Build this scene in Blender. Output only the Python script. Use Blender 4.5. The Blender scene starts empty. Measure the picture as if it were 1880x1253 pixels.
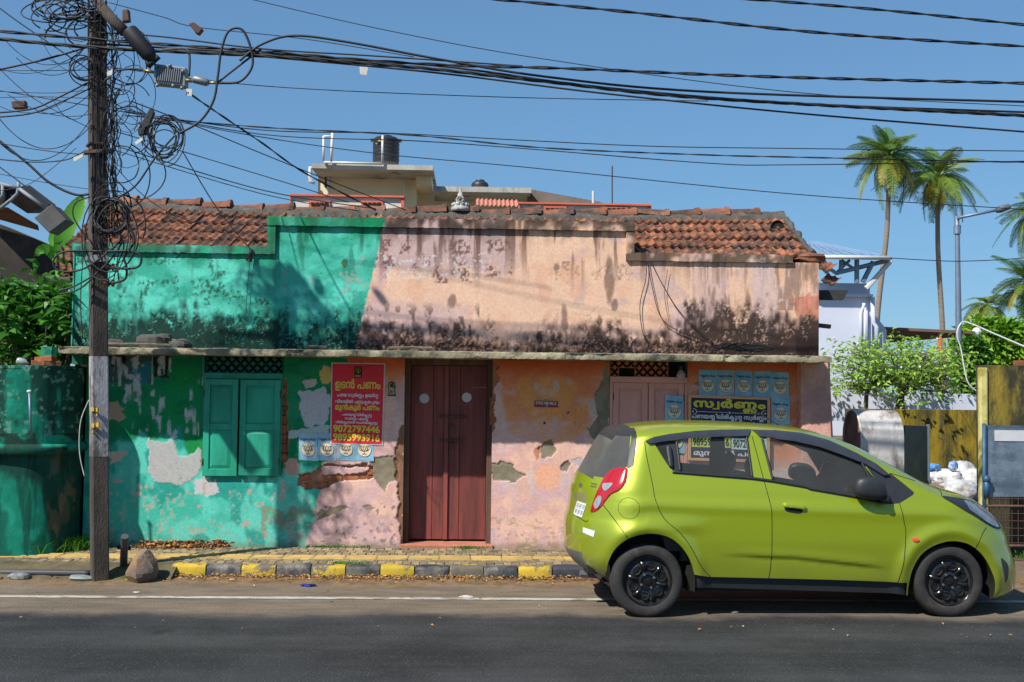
import bpy, math, random
import numpy as np
from mathutils import Vector, Matrix
from mathutils.geometry import delaunay_2d_cdt
random.seed(7); np.random.seed(7)
scene = bpy.context.scene
COL = scene.collection
# ------------------------------------------------------------------ camera
FPX, YAW, PITCH, ROLL, EYE = 2050.0, 0.033, 0.041, 0.0115, 1.816
cF = Vector((math.sin(YAW)*math.cos(PITCH), math.cos(YAW)*math.cos(PITCH), math.sin(PITCH)))
cR0 = Vector((math.cos(YAW), -math.sin(YAW), 0)); cU0 = cR0.cross(cF)
cR = cR0*math.cos(ROLL)+cU0*math.sin(ROLL); cU = cU0*math.cos(ROLL)-cR0*math.sin(ROLL)
cC = Vector((0, 0, EYE))
cam_data = bpy.data.cameras.new('camera'); cam = bpy.data.objects.new('camera', cam_data); COL.objects.link(cam)
cam.matrix_world = Matrix(((cR.x, cU.x, -cF.x, 0), (cR.y, cU.y, -cF.y, 0), (cR.z, cU.z, -cF.z, EYE), (0, 0, 0, 1)))
cam_data.sensor_width = 36; cam_data.lens = 36*FPX/1880; cam_data.clip_start = 0.1; cam_data.clip_end = 6000
scene.camera = cam
# ------------------------------------------------------------------ light
SUN_DIR = Vector((-1.08, -1.0, 1.58)).normalized()      # towards the sun
sun_el = math.asin(SUN_DIR.z); sun_az = math.atan2(SUN_DIR.x, SUN_DIR.y)
world = bpy.data.worlds.new('World'); scene.world = world; world.use_nodes = True
wn = world.node_tree.nodes; wl = world.node_tree.links; wn.clear()
w_out = wn.new('ShaderNodeOutputWorld'); w_bg = wn.new('ShaderNodeBackground'); sky = wn.new('ShaderNodeTexSky')
sky.sky_type = 'NISHITA'; sky.sun_disc = False; sky.sun_elevation = sun_el; sky.sun_rotation = sun_az
sky.altitude = 0; sky.air_density = 1.0; sky.dust_density = 0.15; sky.ozone_density = 5.0
w_bg.inputs['Strength'].default_value = 0.15
# evenly hazy tropical sky: the whole dome is compressed towards one blue
w_s = wn.new('ShaderNodeVectorMath'); w_s.operation = 'SCALE'; w_s.inputs['Scale'].default_value = 0.15; wl.new(sky.outputs[0], w_s.inputs[0])
w_g = wn.new('ShaderNodeGamma'); w_g.inputs['Gamma'].default_value = 0.55; wl.new(w_s.outputs[0], w_g.inputs['Color'])
w_t = wn.new('ShaderNodeVectorMath'); w_t.operation = 'MULTIPLY'; w_t.inputs[1].default_value = (0.245/.15, 0.385/.15, 0.505/.15); wl.new(w_g.outputs[0], w_t.inputs[0])
wl.new(w_t.outputs[0], w_bg.inputs[0]); wl.new(w_bg.outputs[0], w_out.inputs[0])
sun_data = bpy.data.lights.new('sun', 'SUN'); sun_data.energy = 4.5; sun_data.angle = math.radians(0.8); sun_data.color = (1.0, 0.955, 0.88)
sun = bpy.data.objects.new('sun', sun_data); COL.objects.link(sun)
sun.rotation_euler = SUN_DIR.to_track_quat('Z', 'Y').to_euler(); sun.location = (-5, -5, 20)
scene.view_settings.view_transform = 'Standard'; scene.view_settings.look = 'None'
scene.view_settings.gamma = 1.0; scene.view_settings.use_curve_mapping = False; scene.view_settings.exposure = 0.48
scene.cycles.max_bounces = 8; scene.cycles.transparent_max_bounces = 12; scene.cycles.use_denoising = True

# ------------------------------------------------------------------ layout helpers (photo pixel -> point on a real plane)
def ray(px, py): return cF + cR*((px-940)/FPX) + cU*((626.5-py)/FPX)
def P(px, py, Y):
    d = ray(px, py); return cC + d*(Y/d.y)
def G(px, py, z=0.0):
    d = ray(px, py); return cC + d*((z-EYE)/d.z)
def to_px(X, Y, Z):
    X, Y, Z = np.asarray(X, float), np.asarray(Y, float), np.asarray(Z, float)-EYE
    w = X*cF.x+Y*cF.y+Z*cF.z
    return 940+FPX*(X*cR.x+Y*cR.y+Z*cR.z)/w, 626.5-FPX*(X*cU.x+Y*cU.y+Z*cU.z)/w
def lin(c):
    return tuple(((v/255)/12.92 if v/255 <= .04045 else ((v/255+.055)/1.055)**2.4) for v in c)

# ------------------------------------------------------------------ noise (numpy)
def _hash(ix, iy, seed):
    h = (ix.astype(np.int64)*374761393 + iy.astype(np.int64)*668265263 + seed*69069) & 0xffffffff
    h = ((h ^ (h >> 13))*1274126177) & 0xffffffff
    return ((h ^ (h >> 16)) & 0xffffff)/float(0xffffff)
def vnoise(x, y, seed=0):
    ix = np.floor(x); iy = np.floor(y); fx = x-ix; fy = y-iy
    fx = fx*fx*(3-2*fx); fy = fy*fy*(3-2*fy)
    a = _hash(ix, iy, seed); b = _hash(ix+1, iy, seed); c = _hash(ix, iy+1, seed); d = _hash(ix+1, iy+1, seed)
    return (a*(1-fx)+b*fx)*(1-fy)+(c*(1-fx)+d*fx)*fy
def fbm(x, y, seed=0, octv=4, gain=.5):
    s = 0; a = 1; t = 0
    for k in range(octv):
        s = s+a*vnoise(x*2**k+17.3*k, y*2**k-9.1*k, seed+k*101); t += a; a *= gain
    return s/t
def sstep(a, b, x):
    t = np.clip((x-a)/(b-a), 0, 1); return t*t*(3-2*t)
def in_poly(x, y, poly):
    r = np.zeros(np.shape(x), bool); n = len(poly)
    for i in range(n):
        x1, y1 = poly[i]; x2, y2 = poly[(i+1) % n]
        if y1 == y2: continue
        c = ((y1 > y) != (y2 > y)) & (x < (x2-x1)*(y-y1)/(y2-y1)+x1)
        r ^= c
    return r

# ------------------------------------------------------------------ mesh builder
WORG = {}
class MB:
    def __init__(self): self.v = []; self.f = []; self.m = []; self.mi = 0
    def add(self, vs, fs):
        b = len(self.v); self.v.extend([tuple(p) for p in vs]); self.f.extend([tuple(i+b for i in q) for q in fs]); self.m.extend([self.mi]*len(fs)); return self
    def box(self, x0, x1, y0, y1, z0, z1):
        return self.add([(x0,y0,z0),(x1,y0,z0),(x1,y1,z0),(x0,y1,z0),(x0,y0,z1),(x1,y0,z1),(x1,y1,z1),(x0,y1,z1)],
                        [(0,3,2,1),(4,5,6,7),(0,1,5,4),(1,2,6,5),(2,3,7,6),(3,0,4,7)])
    def obox(self, M, sx, sy, sz):            # oriented box, centre at M's origin
        c = [M @ Vector((a*sx/2, b*sy/2, d*sz/2)) for d in (-1,1) for a, b in ((-1,-1),(1,-1),(1,1),(-1,1))]
        return self.add(c, [(0,3,2,1),(4,5,6,7),(0,1,5,4),(1,2,6,5),(2,3,7,6),(3,0,4,7)])
    def tube(self, pts, r, n=6, caps=True):
        pts = [Vector(p) for p in pts]; m = len(pts)
        rs = r if isinstance(r, (list, tuple)) else [r]*m
        vs = []; prev = None
        for i, p in enumerate(pts):
            t = (pts[min(i+1, m-1)]-pts[max(i-1, 0)])
            t = t.normalized() if t.length > 1e-9 else Vector((0,0,1))
            if prev is None:
                a = Vector((0,0,1)) if abs(t.z) < .9 else Vector((1,0,0)); nn = (a-t*a.dot(t)).normalized()
            else:
                nn = prev-t*prev.dot(t)
                if nn.length < 1e-6: nn = t.orthogonal()
                nn.normalize()
            prev = nn; bb = t.cross(nn)
            for k in range(n):
                an = 2*math.pi*k/n; vs.append(p+(nn*math.cos(an)+bb*math.sin(an))*rs[i])
        fs = [(i*n+k, i*n+(k+1) % n, (i+1)*n+(k+1) % n, (i+1)*n+k) for i in range(m-1) for k in range(n)]
        if caps: fs += [tuple(range(n-1, -1, -1)), tuple((m-1)*n+k for k in range(n))]
        return self.add(vs, fs)
    def lathe(self, prof, c, n=24, M=None):     # prof [(r,z)]
        vs = []; 
        for r, z in prof:
            for k in range(n):
                a = 2*math.pi*k/n; q = Vector((r*math.cos(a), r*math.sin(a), z))
                vs.append((M @ q) if M else Vector(c)+q)
        m = len(prof)
        fs = [(i*n+k, i*n+(k+1) % n, (i+1)*n+(k+1) % n, (i+1)*n+k) for i in range(m-1) for k in range(n)]
        if prof[0][0] > 1e-6: fs.append(tuple(range(n-1, -1, -1)))
        if prof[-1][0] > 1e-6: fs.append(tuple((m-1)*n+k for k in range(n)))
        return self.add(vs, fs)
    def prism(self, poly, fn, d0, d1):          # poly 2D, fn(u,v,d)->point
        n = len(poly); vs = [fn(u, v, d0) for u, v in poly]+[fn(u, v, d1) for u, v in poly]
        fs = [tuple(range(n)), tuple(range(2*n-1, n-1, -1))]+[(i, i+n, (i+1) % n+n, (i+1) % n) for i in range(n)]
        return self.add(vs, fs)
    def ball(self, c, r, n=10, m=7, sq=(1,1,1), jit=0.0, seed=0):
        rnd = random.Random(seed); vs = []; fs = []
        for i in range(m+1):
            th = math.pi*i/m
            for k in range(n):
                ph = 2*math.pi*k/n; rr = r*(1+rnd.uniform(-jit, jit)) if 0 < i < m else r
                vs.append((c[0]+rr*sq[0]*math.sin(th)*math.cos(ph), c[1]+rr*sq[1]*math.sin(th)*math.sin(ph), c[2]+rr*sq[2]*math.cos(th)))
        fs = [(i*n+k, (i+1)*n+k, (i+1)*n+(k+1) % n, i*n+(k+1) % n) for i in range(m) for k in range(n)]
        return self.add(vs, fs)
    def build(self, name, mat, parent=None, smooth=False, local=False, bevel=0.0):
        me = bpy.data.meshes.new(name); me.from_pydata(self.v, [], self.f); 
        return link_mesh(me, name, mat, parent, smooth, local, bevel, self.m if isinstance(mat, (list, tuple)) else None)
def link_mesh(me, name, mat, parent=None, smooth=False, local=False, bevel=0.0, mids=None):
    for mm in (mat if isinstance(mat, (list, tuple)) else [mat]): me.materials.append(mm)
    if mids: me.polygons.foreach_set('material_index', mids)
    if smooth is True: me.polygons.foreach_set('use_smooth', [True]*len(me.polygons))
    me.validate(); me.update()
    if smooth not in (True, False): me.polygons.foreach_set('use_smooth', [True]*len(me.polygons)); me.set_sharp_from_angle(angle=math.radians(smooth))
    o = bpy.data.objects.new(name, me); COL.objects.link(o)
    if parent is not None:
        o.parent = parent
        if not local: o.location = -WORG.get(parent.name, Vector((0,0,0))); WORG[o.name] = Vector((0,0,0))
    if bevel:
        b = o.modifiers.new('bevel', 'BEVEL'); b.width = bevel; b.segments = 2; b.limit_method = 'ANGLE'; b.angle_limit = math.radians(40)
    return o
def tag(o, label, cat, group=None):
    o['label'] = label; o['category'] = cat
    if group: o['group'] = group
    return o
def thing(name, loc, label, cat, group=None, rotz=0.0):
    o = bpy.data.objects.new(name, None); COL.objects.link(o); o.empty_display_size = .2
    o.location = loc; o.rotation_euler = (0, 0, rotz); WORG[o.name] = Vector(loc)
    return tag(o, label, cat, group)
def structure(o): o['kind'] = 'structure'; return o
def stuff(o): o['kind'] = 'stuff'; return o
def inst(src, name, loc, rot=(0,0,0), scale=(1,1,1), parent=None):     # a piece sharing mesh data
    o = bpy.data.objects.new(name, src); COL.objects.link(o); o.rotation_euler = rot; o.scale = scale
    o.location = Vector(loc)
    if parent is not None: o.parent = parent; o.location = Vector(loc)-WORG.get(parent.name, Vector((0,0,0)))
    return o
def set_col(me, cols, name='Col'):
    a = me.attributes.new(name, 'FLOAT_COLOR', 'POINT'); c = np.ones((len(me.vertices), 4), np.float32); c[:, :3] = cols
    a.data.foreach_set('color', c.ravel())
def spline(pts, n=8):                           # Catmull-Rom through points
    pts = [Vector(p) for p in pts]; out = []
    for i in range(len(pts)-1):
        p0 = pts[max(i-1, 0)]; p1 = pts[i]; p2 = pts[i+1]; p3 = pts[min(i+2, len(pts)-1)]
        for k in range(n):
            t = k/n; out.append(.5*((2*p1)+(p2-p0)*t+(2*p0-5*p1+4*p2-p3)*t*t+(3*p1-p0-3*p2+p3)*t**3))
    out.append(pts[-1]); return out

# ------------------------------------------------------------------ materials
MATS = {}
def nodes_of(name):
    m = bpy.data.materials.new(name); m.use_nodes = True; nt = m.node_tree
    return m, nt.nodes, nt.links, nt.nodes['Principled BSDF']
def mat(name, col, rough=.8, metal=0.0, var=.25, scale=6.0, bump=.0, bscale=60.0, col2=None, thr=(.45,.6), spec=.5, coat=0.0, rnd=0.0, detail=6.0, stretch=(1,1,1), sss=None):
    """colour with low-frequency mottling, an optional second colour in patches, fine bump"""
    if name in MATS: return MATS[name]
    m, N, L, b = nodes_of(name)
    tc = N.new('ShaderNodeTexCoord'); mp = N.new('ShaderNodeMapping'); mp.inputs['Scale'].default_value = stretch
    src = tc.outputs['Object']
    if rnd:
        oi = N.new('ShaderNodeObjectInfo'); sc = N.new('ShaderNodeMath'); sc.operation = 'MULTIPLY'; sc.inputs[1].default_value = 61.0; L.new(oi.outputs['Random'], sc.inputs[0])
        av = N.new('ShaderNodeVectorMath'); av.operation = 'ADD'; L.new(src, av.inputs[0]); L.new(sc.outputs[0], av.inputs[1]); src = av.outputs[0]
    L.new(src, mp.inputs[0])
    n1 = N.new('ShaderNodeTexNoise'); n1.inputs['Scale'].default_value = scale; n1.inputs['Detail'].default_value = detail; n1.inputs['Roughness'].default_value = .62
    L.new(mp.outputs[0], n1.inputs['Vector'])
    mr = N.new('ShaderNodeMapRange'); mr.inputs[1].default_value = .3; mr.inputs[2].default_value = .7; mr.inputs[3].default_value = 1-var; mr.inputs[4].default_value = 1+var
    L.new(n1.outputs['Fac'], mr.inputs[0])
    mul = N.new('ShaderNodeVectorMath'); mul.operation = 'SCALE'; L.new(mr.outputs[0], mul.inputs['Scale'])
    if col2:
        n2 = N.new('ShaderNodeTexNoise'); n2.inputs['Scale'].default_value = scale*.6; n2.inputs['Detail'].default_value = 8; n2.inputs['Roughness'].default_value = .7
        mp2 = N.new('ShaderNodeMapping'); mp2.inputs['Location'].default_value = (3.7, 1.3, 8.1); mp2.inputs['Scale'].default_value = stretch; L.new(src, mp2.inputs[0]); L.new(mp2.outputs[0], n2.inputs['Vector'])
        r2 = N.new('ShaderNodeMapRange'); r2.interpolation_type = 'SMOOTHSTEP'; r2.inputs[1].default_value = thr[0]; r2.inputs[2].default_value = thr[1]; L.new(n2.outputs['Fac'], r2.inputs[0])
        mx = N.new('ShaderNodeMix'); mx.data_type = 'RGBA'; mx.inputs['A'].default_value = (*col, 1); mx.inputs['B'].default_value = (*col2, 1); L.new(r2.outputs[0], mx.inputs['Factor'])
        L.new(mx.outputs['Result'], mul.inputs[0])
    else: mul.inputs[0].default_value = col
    last = mul.outputs[0]
    if rnd:
        r3 = N.new('ShaderNodeMapRange'); r3.inputs[3].default_value = 1-rnd; r3.inputs[4].default_value = 1+rnd; L.new(oi.outputs['Random'], r3.inputs[0])
        m2 = N.new('ShaderNodeVectorMath'); m2.operation = 'SCALE'; L.new(last, m2.inputs[0]); L.new(r3.outputs[0], m2.inputs['Scale']); last = m2.outputs[0]
    L.new(last, b.inputs['Base Color'])
    b.inputs['Roughness'].default_value = rough; b.inputs['Metallic'].default_value = metal; b.inputs['Specular IOR Level'].default_value = spec; b.inputs['Coat Weight'].default_value = coat
    if bump:
        nb = N.new('ShaderNodeTexNoise'); nb.inputs['Scale'].default_value = bscale; nb.inputs['Detail'].default_value = 5; L.new(mp.outputs[0], nb.inputs['Vector'])
        bp = N.new('ShaderNodeBump'); bp.inputs['Strength'].default_value = bump; bp.inputs['Distance'].default_value = .01; L.new(nb.outputs['Fac'], bp.inputs['Height']); L.new(bp.outputs[0], b.inputs['Normal'])
    MATS[name] = m; return m
def vcol_mat(name, rough=.9, bump=.35, bscale=90, mott=.12, mscale=35):
    """painted plaster: colour layers come from the wall's own Col attribute, fine mottling and relief from noise"""
    m, N, L, b = nodes_of(name)
    at = N.new('ShaderNodeAttribute'); at.attribute_name = 'Col'; tc = N.new('ShaderNodeTexCoord')
    n1 = N.new('ShaderNodeTexNoise'); n1.inputs['Scale'].default_value = mscale; n1.inputs['Detail'].default_value = 7; n1.inputs['Roughness'].default_value = .65; L.new(tc.outputs['Object'], n1.inputs['Vector'])
    mr = N.new('ShaderNodeMapRange'); mr.inputs[1].default_value = .3; mr.inputs[2].default_value = .7; mr.inputs[3].default_value = 1-mott; mr.inputs[4].default_value = 1+mott; L.new(n1.outputs['Fac'], mr.inputs[0])
    mul = N.new('ShaderNodeVectorMath'); mul.operation = 'SCALE'; L.new(at.outputs['Color'], mul.inputs[0]); L.new(mr.outputs[0], mul.inputs['Scale']); L.new(mul.outputs[0], b.inputs['Base Color'])
    nb = N.new('ShaderNodeTexNoise'); nb.inputs['Scale'].default_value = bscale; nb.inputs['Detail'].default_value = 6; L.new(tc.outputs['Object'], nb.inputs['Vector'])
    bp = N.new('ShaderNodeBump'); bp.inputs['Strength'].default_value = bump; bp.inputs['Distance'].default_value = .008; L.new(nb.outputs['Fac'], bp.inputs['Height']); L.new(bp.outputs[0], b.inputs['Normal'])
    b.inputs['Roughness'].default_value = rough; b.inputs['Specular IOR Level'].default_value = .25
    return m
def leaf_mat(name, col, col2, trans=.35, rnd=.3, rough=.45, scale=1.2):
    m, N, L, b = nodes_of(name); out = [n for n in N if n.type == 'OUTPUT_MATERIAL'][0]
    tc = N.new('ShaderNodeTexCoord'); n1 = N.new('ShaderNodeTexNoise'); n1.inputs['Scale'].default_value = scale; n1.inputs['Detail'].default_value = 4; L.new(tc.outputs['Object'], n1.inputs['Vector'])
    oi = N.new('ShaderNodeObjectInfo'); ad = N.new('ShaderNodeMath'); ad.operation = 'MULTIPLY_ADD'; ad.inputs[1].default_value = rnd*2; L.new(oi.outputs['Random'], ad.inputs[0]); L.new(n1.outputs['Fac'], ad.inputs[2])
    mr = N.new('ShaderNodeMapRange'); mr.inputs[1].default_value = .35+rnd*.6; mr.inputs[2].default_value = .65+rnd*1.4; L.new(ad.outputs[0], mr.inputs[0])
    mx = N.new('ShaderNodeMix'); mx.data_type = 'RGBA'; mx.inputs['A'].default_value = (*col, 1); mx.inputs['B'].default_value = (*col2, 1); L.new(mr.outputs[0], mx.inputs['Factor'])
    L.new(mx.outputs['Result'], b.inputs['Base Color']); b.inputs['Roughness'].default_value = rough; b.inputs['Specular IOR Level'].default_value = .35
    tr = N.new('ShaderNodeBsdfTranslucent'); L.new(mx.outputs['Result'], tr.inputs['Color']); ms = N.new('ShaderNodeMixShader'); ms.inputs[0].default_value = trans
    L.new(b.outputs[0], ms.inputs[1]); L.new(tr.outputs[0], ms.inputs[2]); L.new(ms.outputs[0], out.inputs['Surface'])
    return m
# ================================================================== GROUND
WY = 11.85            # facade plane
KY = 10.62            # kerb face
PZ = 0.12             # pavement level
GZ = -0.02
m_earth = mat('earth', (.16, .105, .06), .95, var=.35, scale=1.3, bump=.6, bscale=30, col2=(.10, .075, .045))
structure(MB().add([(-900, -300, GZ), (900, -300, GZ), (900, 1500, GZ), (-900, 1500, GZ)], [(0,1,2,3)]).build('ground', m_earth))
def road_material():
    m, N, L, b = nodes_of('road_asphalt')
    tc = N.new('ShaderNodeTexCoord'); sep = N.new('ShaderNodeSeparateXYZ'); L.new(tc.outputs['Object'], sep.inputs[0])
    def noise(scale, detail=4, rough=.6, stretch=None):
        n = N.new('ShaderNodeTexNoise'); n.inputs['Scale'].default_value = scale; n.inputs['Detail'].default_value = detail; n.inputs['Roughness'].default_value = rough
        if stretch:
            mp = N.new('ShaderNodeMapping'); mp.inputs['Scale'].default_value = stretch; L.new(tc.outputs['Object'], mp.inputs[0]); L.new(mp.outputs[0], n.inputs[0])
        else: L.new(tc.outputs['Object'], n.inputs[0])
        return n.outputs['Fac']
    def math_(op, a, bb, c=None):
        n = N.new('ShaderNodeMath'); n.operation = op
        for i, q in enumerate((a, bb, c)):
            if q is None: continue
            if isinstance(q, (int, float)): n.inputs[i].default_value = q
            else: L.new(q, n.inputs[i])
        return n.outputs[0]
    def rng(x, a, bb, c=0., d=1.):
        n = N.new('ShaderNodeMapRange'); n.interpolation_type = 'SMOOTHSTEP'; L.new(x, n.inputs[0])
        for i, q in enumerate((a, bb, c, d)): n.inputs[i+1].default_value = q
        return n.outputs[0]
    def mix(f, a, bb):
        n = N.new('ShaderNodeMix'); n.data_type = 'RGBA'; L.new(f, n.inputs['Factor'])
        for k, q in (('A', a), ('B', bb)):
            if isinstance(q, tuple): n.inputs[k].default_value = (*q, 1)
            else: L.new(q, n.inputs[k])
        return n.outputs['Result']
    def scale_(c, f):
        n = N.new('ShaderNodeVectorMath'); n.operation = 'SCALE'; L.new(f, n.inputs['Scale'])
        if isinstance(c, tuple): n.inputs[0].default_value = c
        else: L.new(c, n.inputs[0])
        return n.outputs[0]
    # asphalt with pale aggregate chips
    vo = N.new('ShaderNodeTexVoronoi'); vo.inputs['Scale'].default_value = 62; L.new(tc.outputs['Object'], vo.inputs['Vector'])
    sp = N.new('ShaderNodeSeparateColor'); L.new(vo.outputs['Color'], sp.inputs[0])
    chip = math_('MULTIPLY', rng(sp.outputs[0], .62, .95), rng(vo.outputs['Distance'], .42, .2))
    asp = scale_((.027, .0275, .0275), rng(noise(1.1, 8, .65), .3, .7, .72, 1.35))
    asp = scale_(asp, rng(noise(.9, 5, .6, (.10, 1.7, 1)), .35, .65, .78, 1.4))
    asp = scale_(asp, rng(noise(160, 3), .3, .7, .6, 1.4))
    asp = mix(math_('MULTIPLY', chip, .7), asp, (.12, .115, .10))
    # hairline cracks and old oil drips
    asp = mix(rng(noise(1.6, 3, .5), .66, .72, 0, .6), asp, (.010, .010, .011))
    asp = mix(rng(noise(.7, 7, .75, (.35, 1.2, 1)), .54, .75, 0, .55), asp, (.06, .053, .043))
    # drifted dust
    dust = scale_((.168, .132, .094), rng(noise(2.2, 8, .7, (.5, 2.2, 1)), .3, .7, .72, 1.25))
    dust = scale_(dust, rng(noise(120, 3), .3, .7, .8, 1.2))
    dust = mix(rng(noise(5, 6, .7, (.6, 3, 1)), .52, .66, 0, .45), dust, (.07, .06, .05))
    yy = math_('ADD', sep.outputs['Y'], math_('MULTIPLY', math_('SUBTRACT', noise(.9, 6, .6, (1, .4, 1)), .5), .75))
    yy = math_('ADD', yy, math_('MULTIPLY', math_('SUBTRACT', noise(14, 4, .7, (.5, 2, 1)), .5), .22))
    df = rng(yy, 8.78, 9.14)
    base = mix(df, asp, dust)
    soil = scale_((.20, .125, .062), rng(noise(7, 7, .7), .3, .7, .55, 1.35))
    y2 = math_('ADD', sep.outputs['Y'], math_('MULTIPLY', math_('SUBTRACT', noise(2.4, 6, .7, (.7, .4, 1)), .5), .7))
    base = mix(rng(y2, 10.05, 10.42), base, soil)
    L.new(base, b.inputs['Base Color']); 
    ro = N.new('ShaderNodeMapRange'); L.new(df, ro.inputs[0]); ro.inputs[3].default_value = .78; ro.inputs[4].default_value = .97; L.new(ro.outputs[0], b.inputs['Roughness'])
    b.inputs['Specular IOR Level'].default_value = .3
    bp = N.new('ShaderNodeBump'); bp.inputs['Strength'].default_value = .7; bp.inputs['Distance'].default_value = .006
    L.new(math_('ADD', math_('MULTIPLY', vo.outputs['Distance'], -1.0), noise(150, 3)), bp.inputs['Height']); L.new(bp.outputs[0], b.inputs['Normal'])
    return m
xs = np.concatenate([np.linspace(-70, -8, 8), np.linspace(-7.5, 8, 80), np.linspace(9, 70, 8)]); ys = np.concatenate([np.linspace(-3, 9.9, 14), np.linspace(10.0, 10.75, 16)])
XX, YY = np.meshgrid(xs, ys); ZZ = .0*XX + np.where(YY > 10.1, .028*sstep(10.1, 10.6, YY)*fbm(XX*2.2, YY*3, 5, 4), 0)
mb = MB(); nx = len(xs)
mb.add(np.stack([XX, YY, ZZ], -1).reshape(-1, 3).tolist(), [(j*nx+i, j*nx+i+1, (j+1)*nx+i+1, (j+1)*nx+i) for j in range(len(ys)-1) for i in range(nx-1)])
road = structure(mb.build('road', road_material(), smooth=True))
# painted edge line, worn at its borders
m_line = mat('road_paint_white', (.42, .39, .34), .85, var=.2, scale=8, col2=(.22, .18, .13), thr=(.48, .62), bump=.3, bscale=120)
mb = MB(); n = 420; vs = []
for i in range(n+1):
    x = -30+60*i/n if False else -9+19*i/n
    j = .013*(random.random()-.5); k = .013*(random.random()-.5)
    vs += [(x, 9.578+j, .0045), (x, 9.672+k, .0045)]
mb.add(vs, [(2*i, 2*i+2, 2*i+3, 2*i+1) for i in range(n)])
ln = mb.build('edge_line_marking', m_line, road)
# ------------------------------------------------------------------ pavement with single pavers
m_bed = mat('paver_bed_sand', (.085, .07, .045), .95, var=.35, scale=9, bump=.5, bscale=60)
PX0, PX1 = -9.0, 4.35
KERB_X0 = G(318, 1058).x
mb = MB(); mb.box(KERB_X0-.03, PX1, KY+.10, WY+.02, GZ-.05, PZ-.028)
mb.box(PX0, KERB_X0-.03, KY+.12, WY+.02, GZ-.05, PZ-.028)
pavement = structure(mb.build('pavement', m_bed))
m_paver = mat('paver_grey', (.30, .22, .12), .92, var=.22, scale=9, bump=.45, bscale=80, col2=(.14, .115, .08), rnd=.30)
m_tact = mat('paver_yellow_tactile', (.42, .285, .085), .9, var=.2, scale=5, bump=.3, bscale=90, col2=(.25, .19, .09), thr=(.5, .72), rnd=.1)
def slab_mesh(name, w, d, h, bev, material):
    x, y = w/2, d/2; b = bev
    me = bpy.data.meshes.new(name)
    vs = [(-x,-y,0),(x,-y,0),(x,y,0),(-x,y,0),(-x,-y,h-b),(x,-y,h-b),(x,y,h-b),(-x,y,h-b),(-x+b,-y+b,h),(x-b,-y+b,h),(x-b,y-b,h),(-x+b,y-b,h)]
    fs = [(8,9,10,11)]+[(a, (a+1) % 4, (a+1) % 4+4, a+4) for a in range(4)]+[(a+4, (a+1) % 4+4, (a+1) % 4+8, a+8) for a in range(4)]
    me.from_pydata(vs, [], fs); me.materials.append(material); return me
pv = slab_mesh('paver', .0755, .157, .030, .004, m_paver)
rows = [(KY+.215, 0), (KY+.380, .04), (11.37, 0), (11.535, .04), (11.70, 0)]
cells = []
for yr, off in rows:
    k = 0; x = PX0+off
    while x < PX1-.05: cells.append((x, yr)); x += .0805
def vis(c): return -4.9 < c[0] < 1.15
near = sorted([c for c in cells if vis(c)], key=lambda c: abs(c[0]+1.6)+(.4 if c[1] > 11.6 else 0))[:300]
nset = set(near)
for x, y in near:
    inst(pv, 'paver', (x+random.uniform(-.002, .002), y+random.uniform(-.003, .003), PZ-.030+random.uniform(-.0045, .003)), (random.gauss(0, .010), random.gauss(0, .012), random.gauss(0, .006)), parent=pavement)
mb = MB()
for x, y in cells:
    if (x, y) in nset: continue
    dz = random.uniform(-.004, .003); mb.box(x-.0375, x+.0375, y-.078, y+.078, PZ-.03+dz, PZ+dz)
stuff(mb.build('pavers_beyond', m_paver, pavement))
# ribbed yellow guide tiles
def tact_mesh():
    mb = MB(); w = .302; mb.box(-w/2, w/2, -.15, .15, 0, .028)
    for k in range(4):
        y = -.105+.07*k; mb.add([(-w/2+.006,y-.018,.0281),(w/2-.006,y-.018,.0281),(w/2-.006,y+.018,.0281),(-w/2+.006,y+.018,.0281),(-w/2+.012,y-.011,.035),(w/2-.012,y-.011,.035),(w/2-.012,y+.011,.035),(-w/2+.012,y+.011,.035)],
               [(4,5,6,7),(0,1,5,4),(1,2,6,5),(2,3,7,6),(3,0,4,7)])
    me = bpy.data.meshes.new('guide_tile'); me.from_pydata(mb.v, [], mb.f); me.materials.append(m_tact); return me
tm = tact_mesh(); x = -5.4
while x < PX1-.2:
    inst(tm, 'guide_tile', (x, 11.125+random.uniform(-.003, .003), PZ-.028+random.uniform(-.004, .002)), (random.gauss(0, .008), random.gauss(0, .006), random.gauss(0, .004)), parent=pavement); x += .3075
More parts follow.
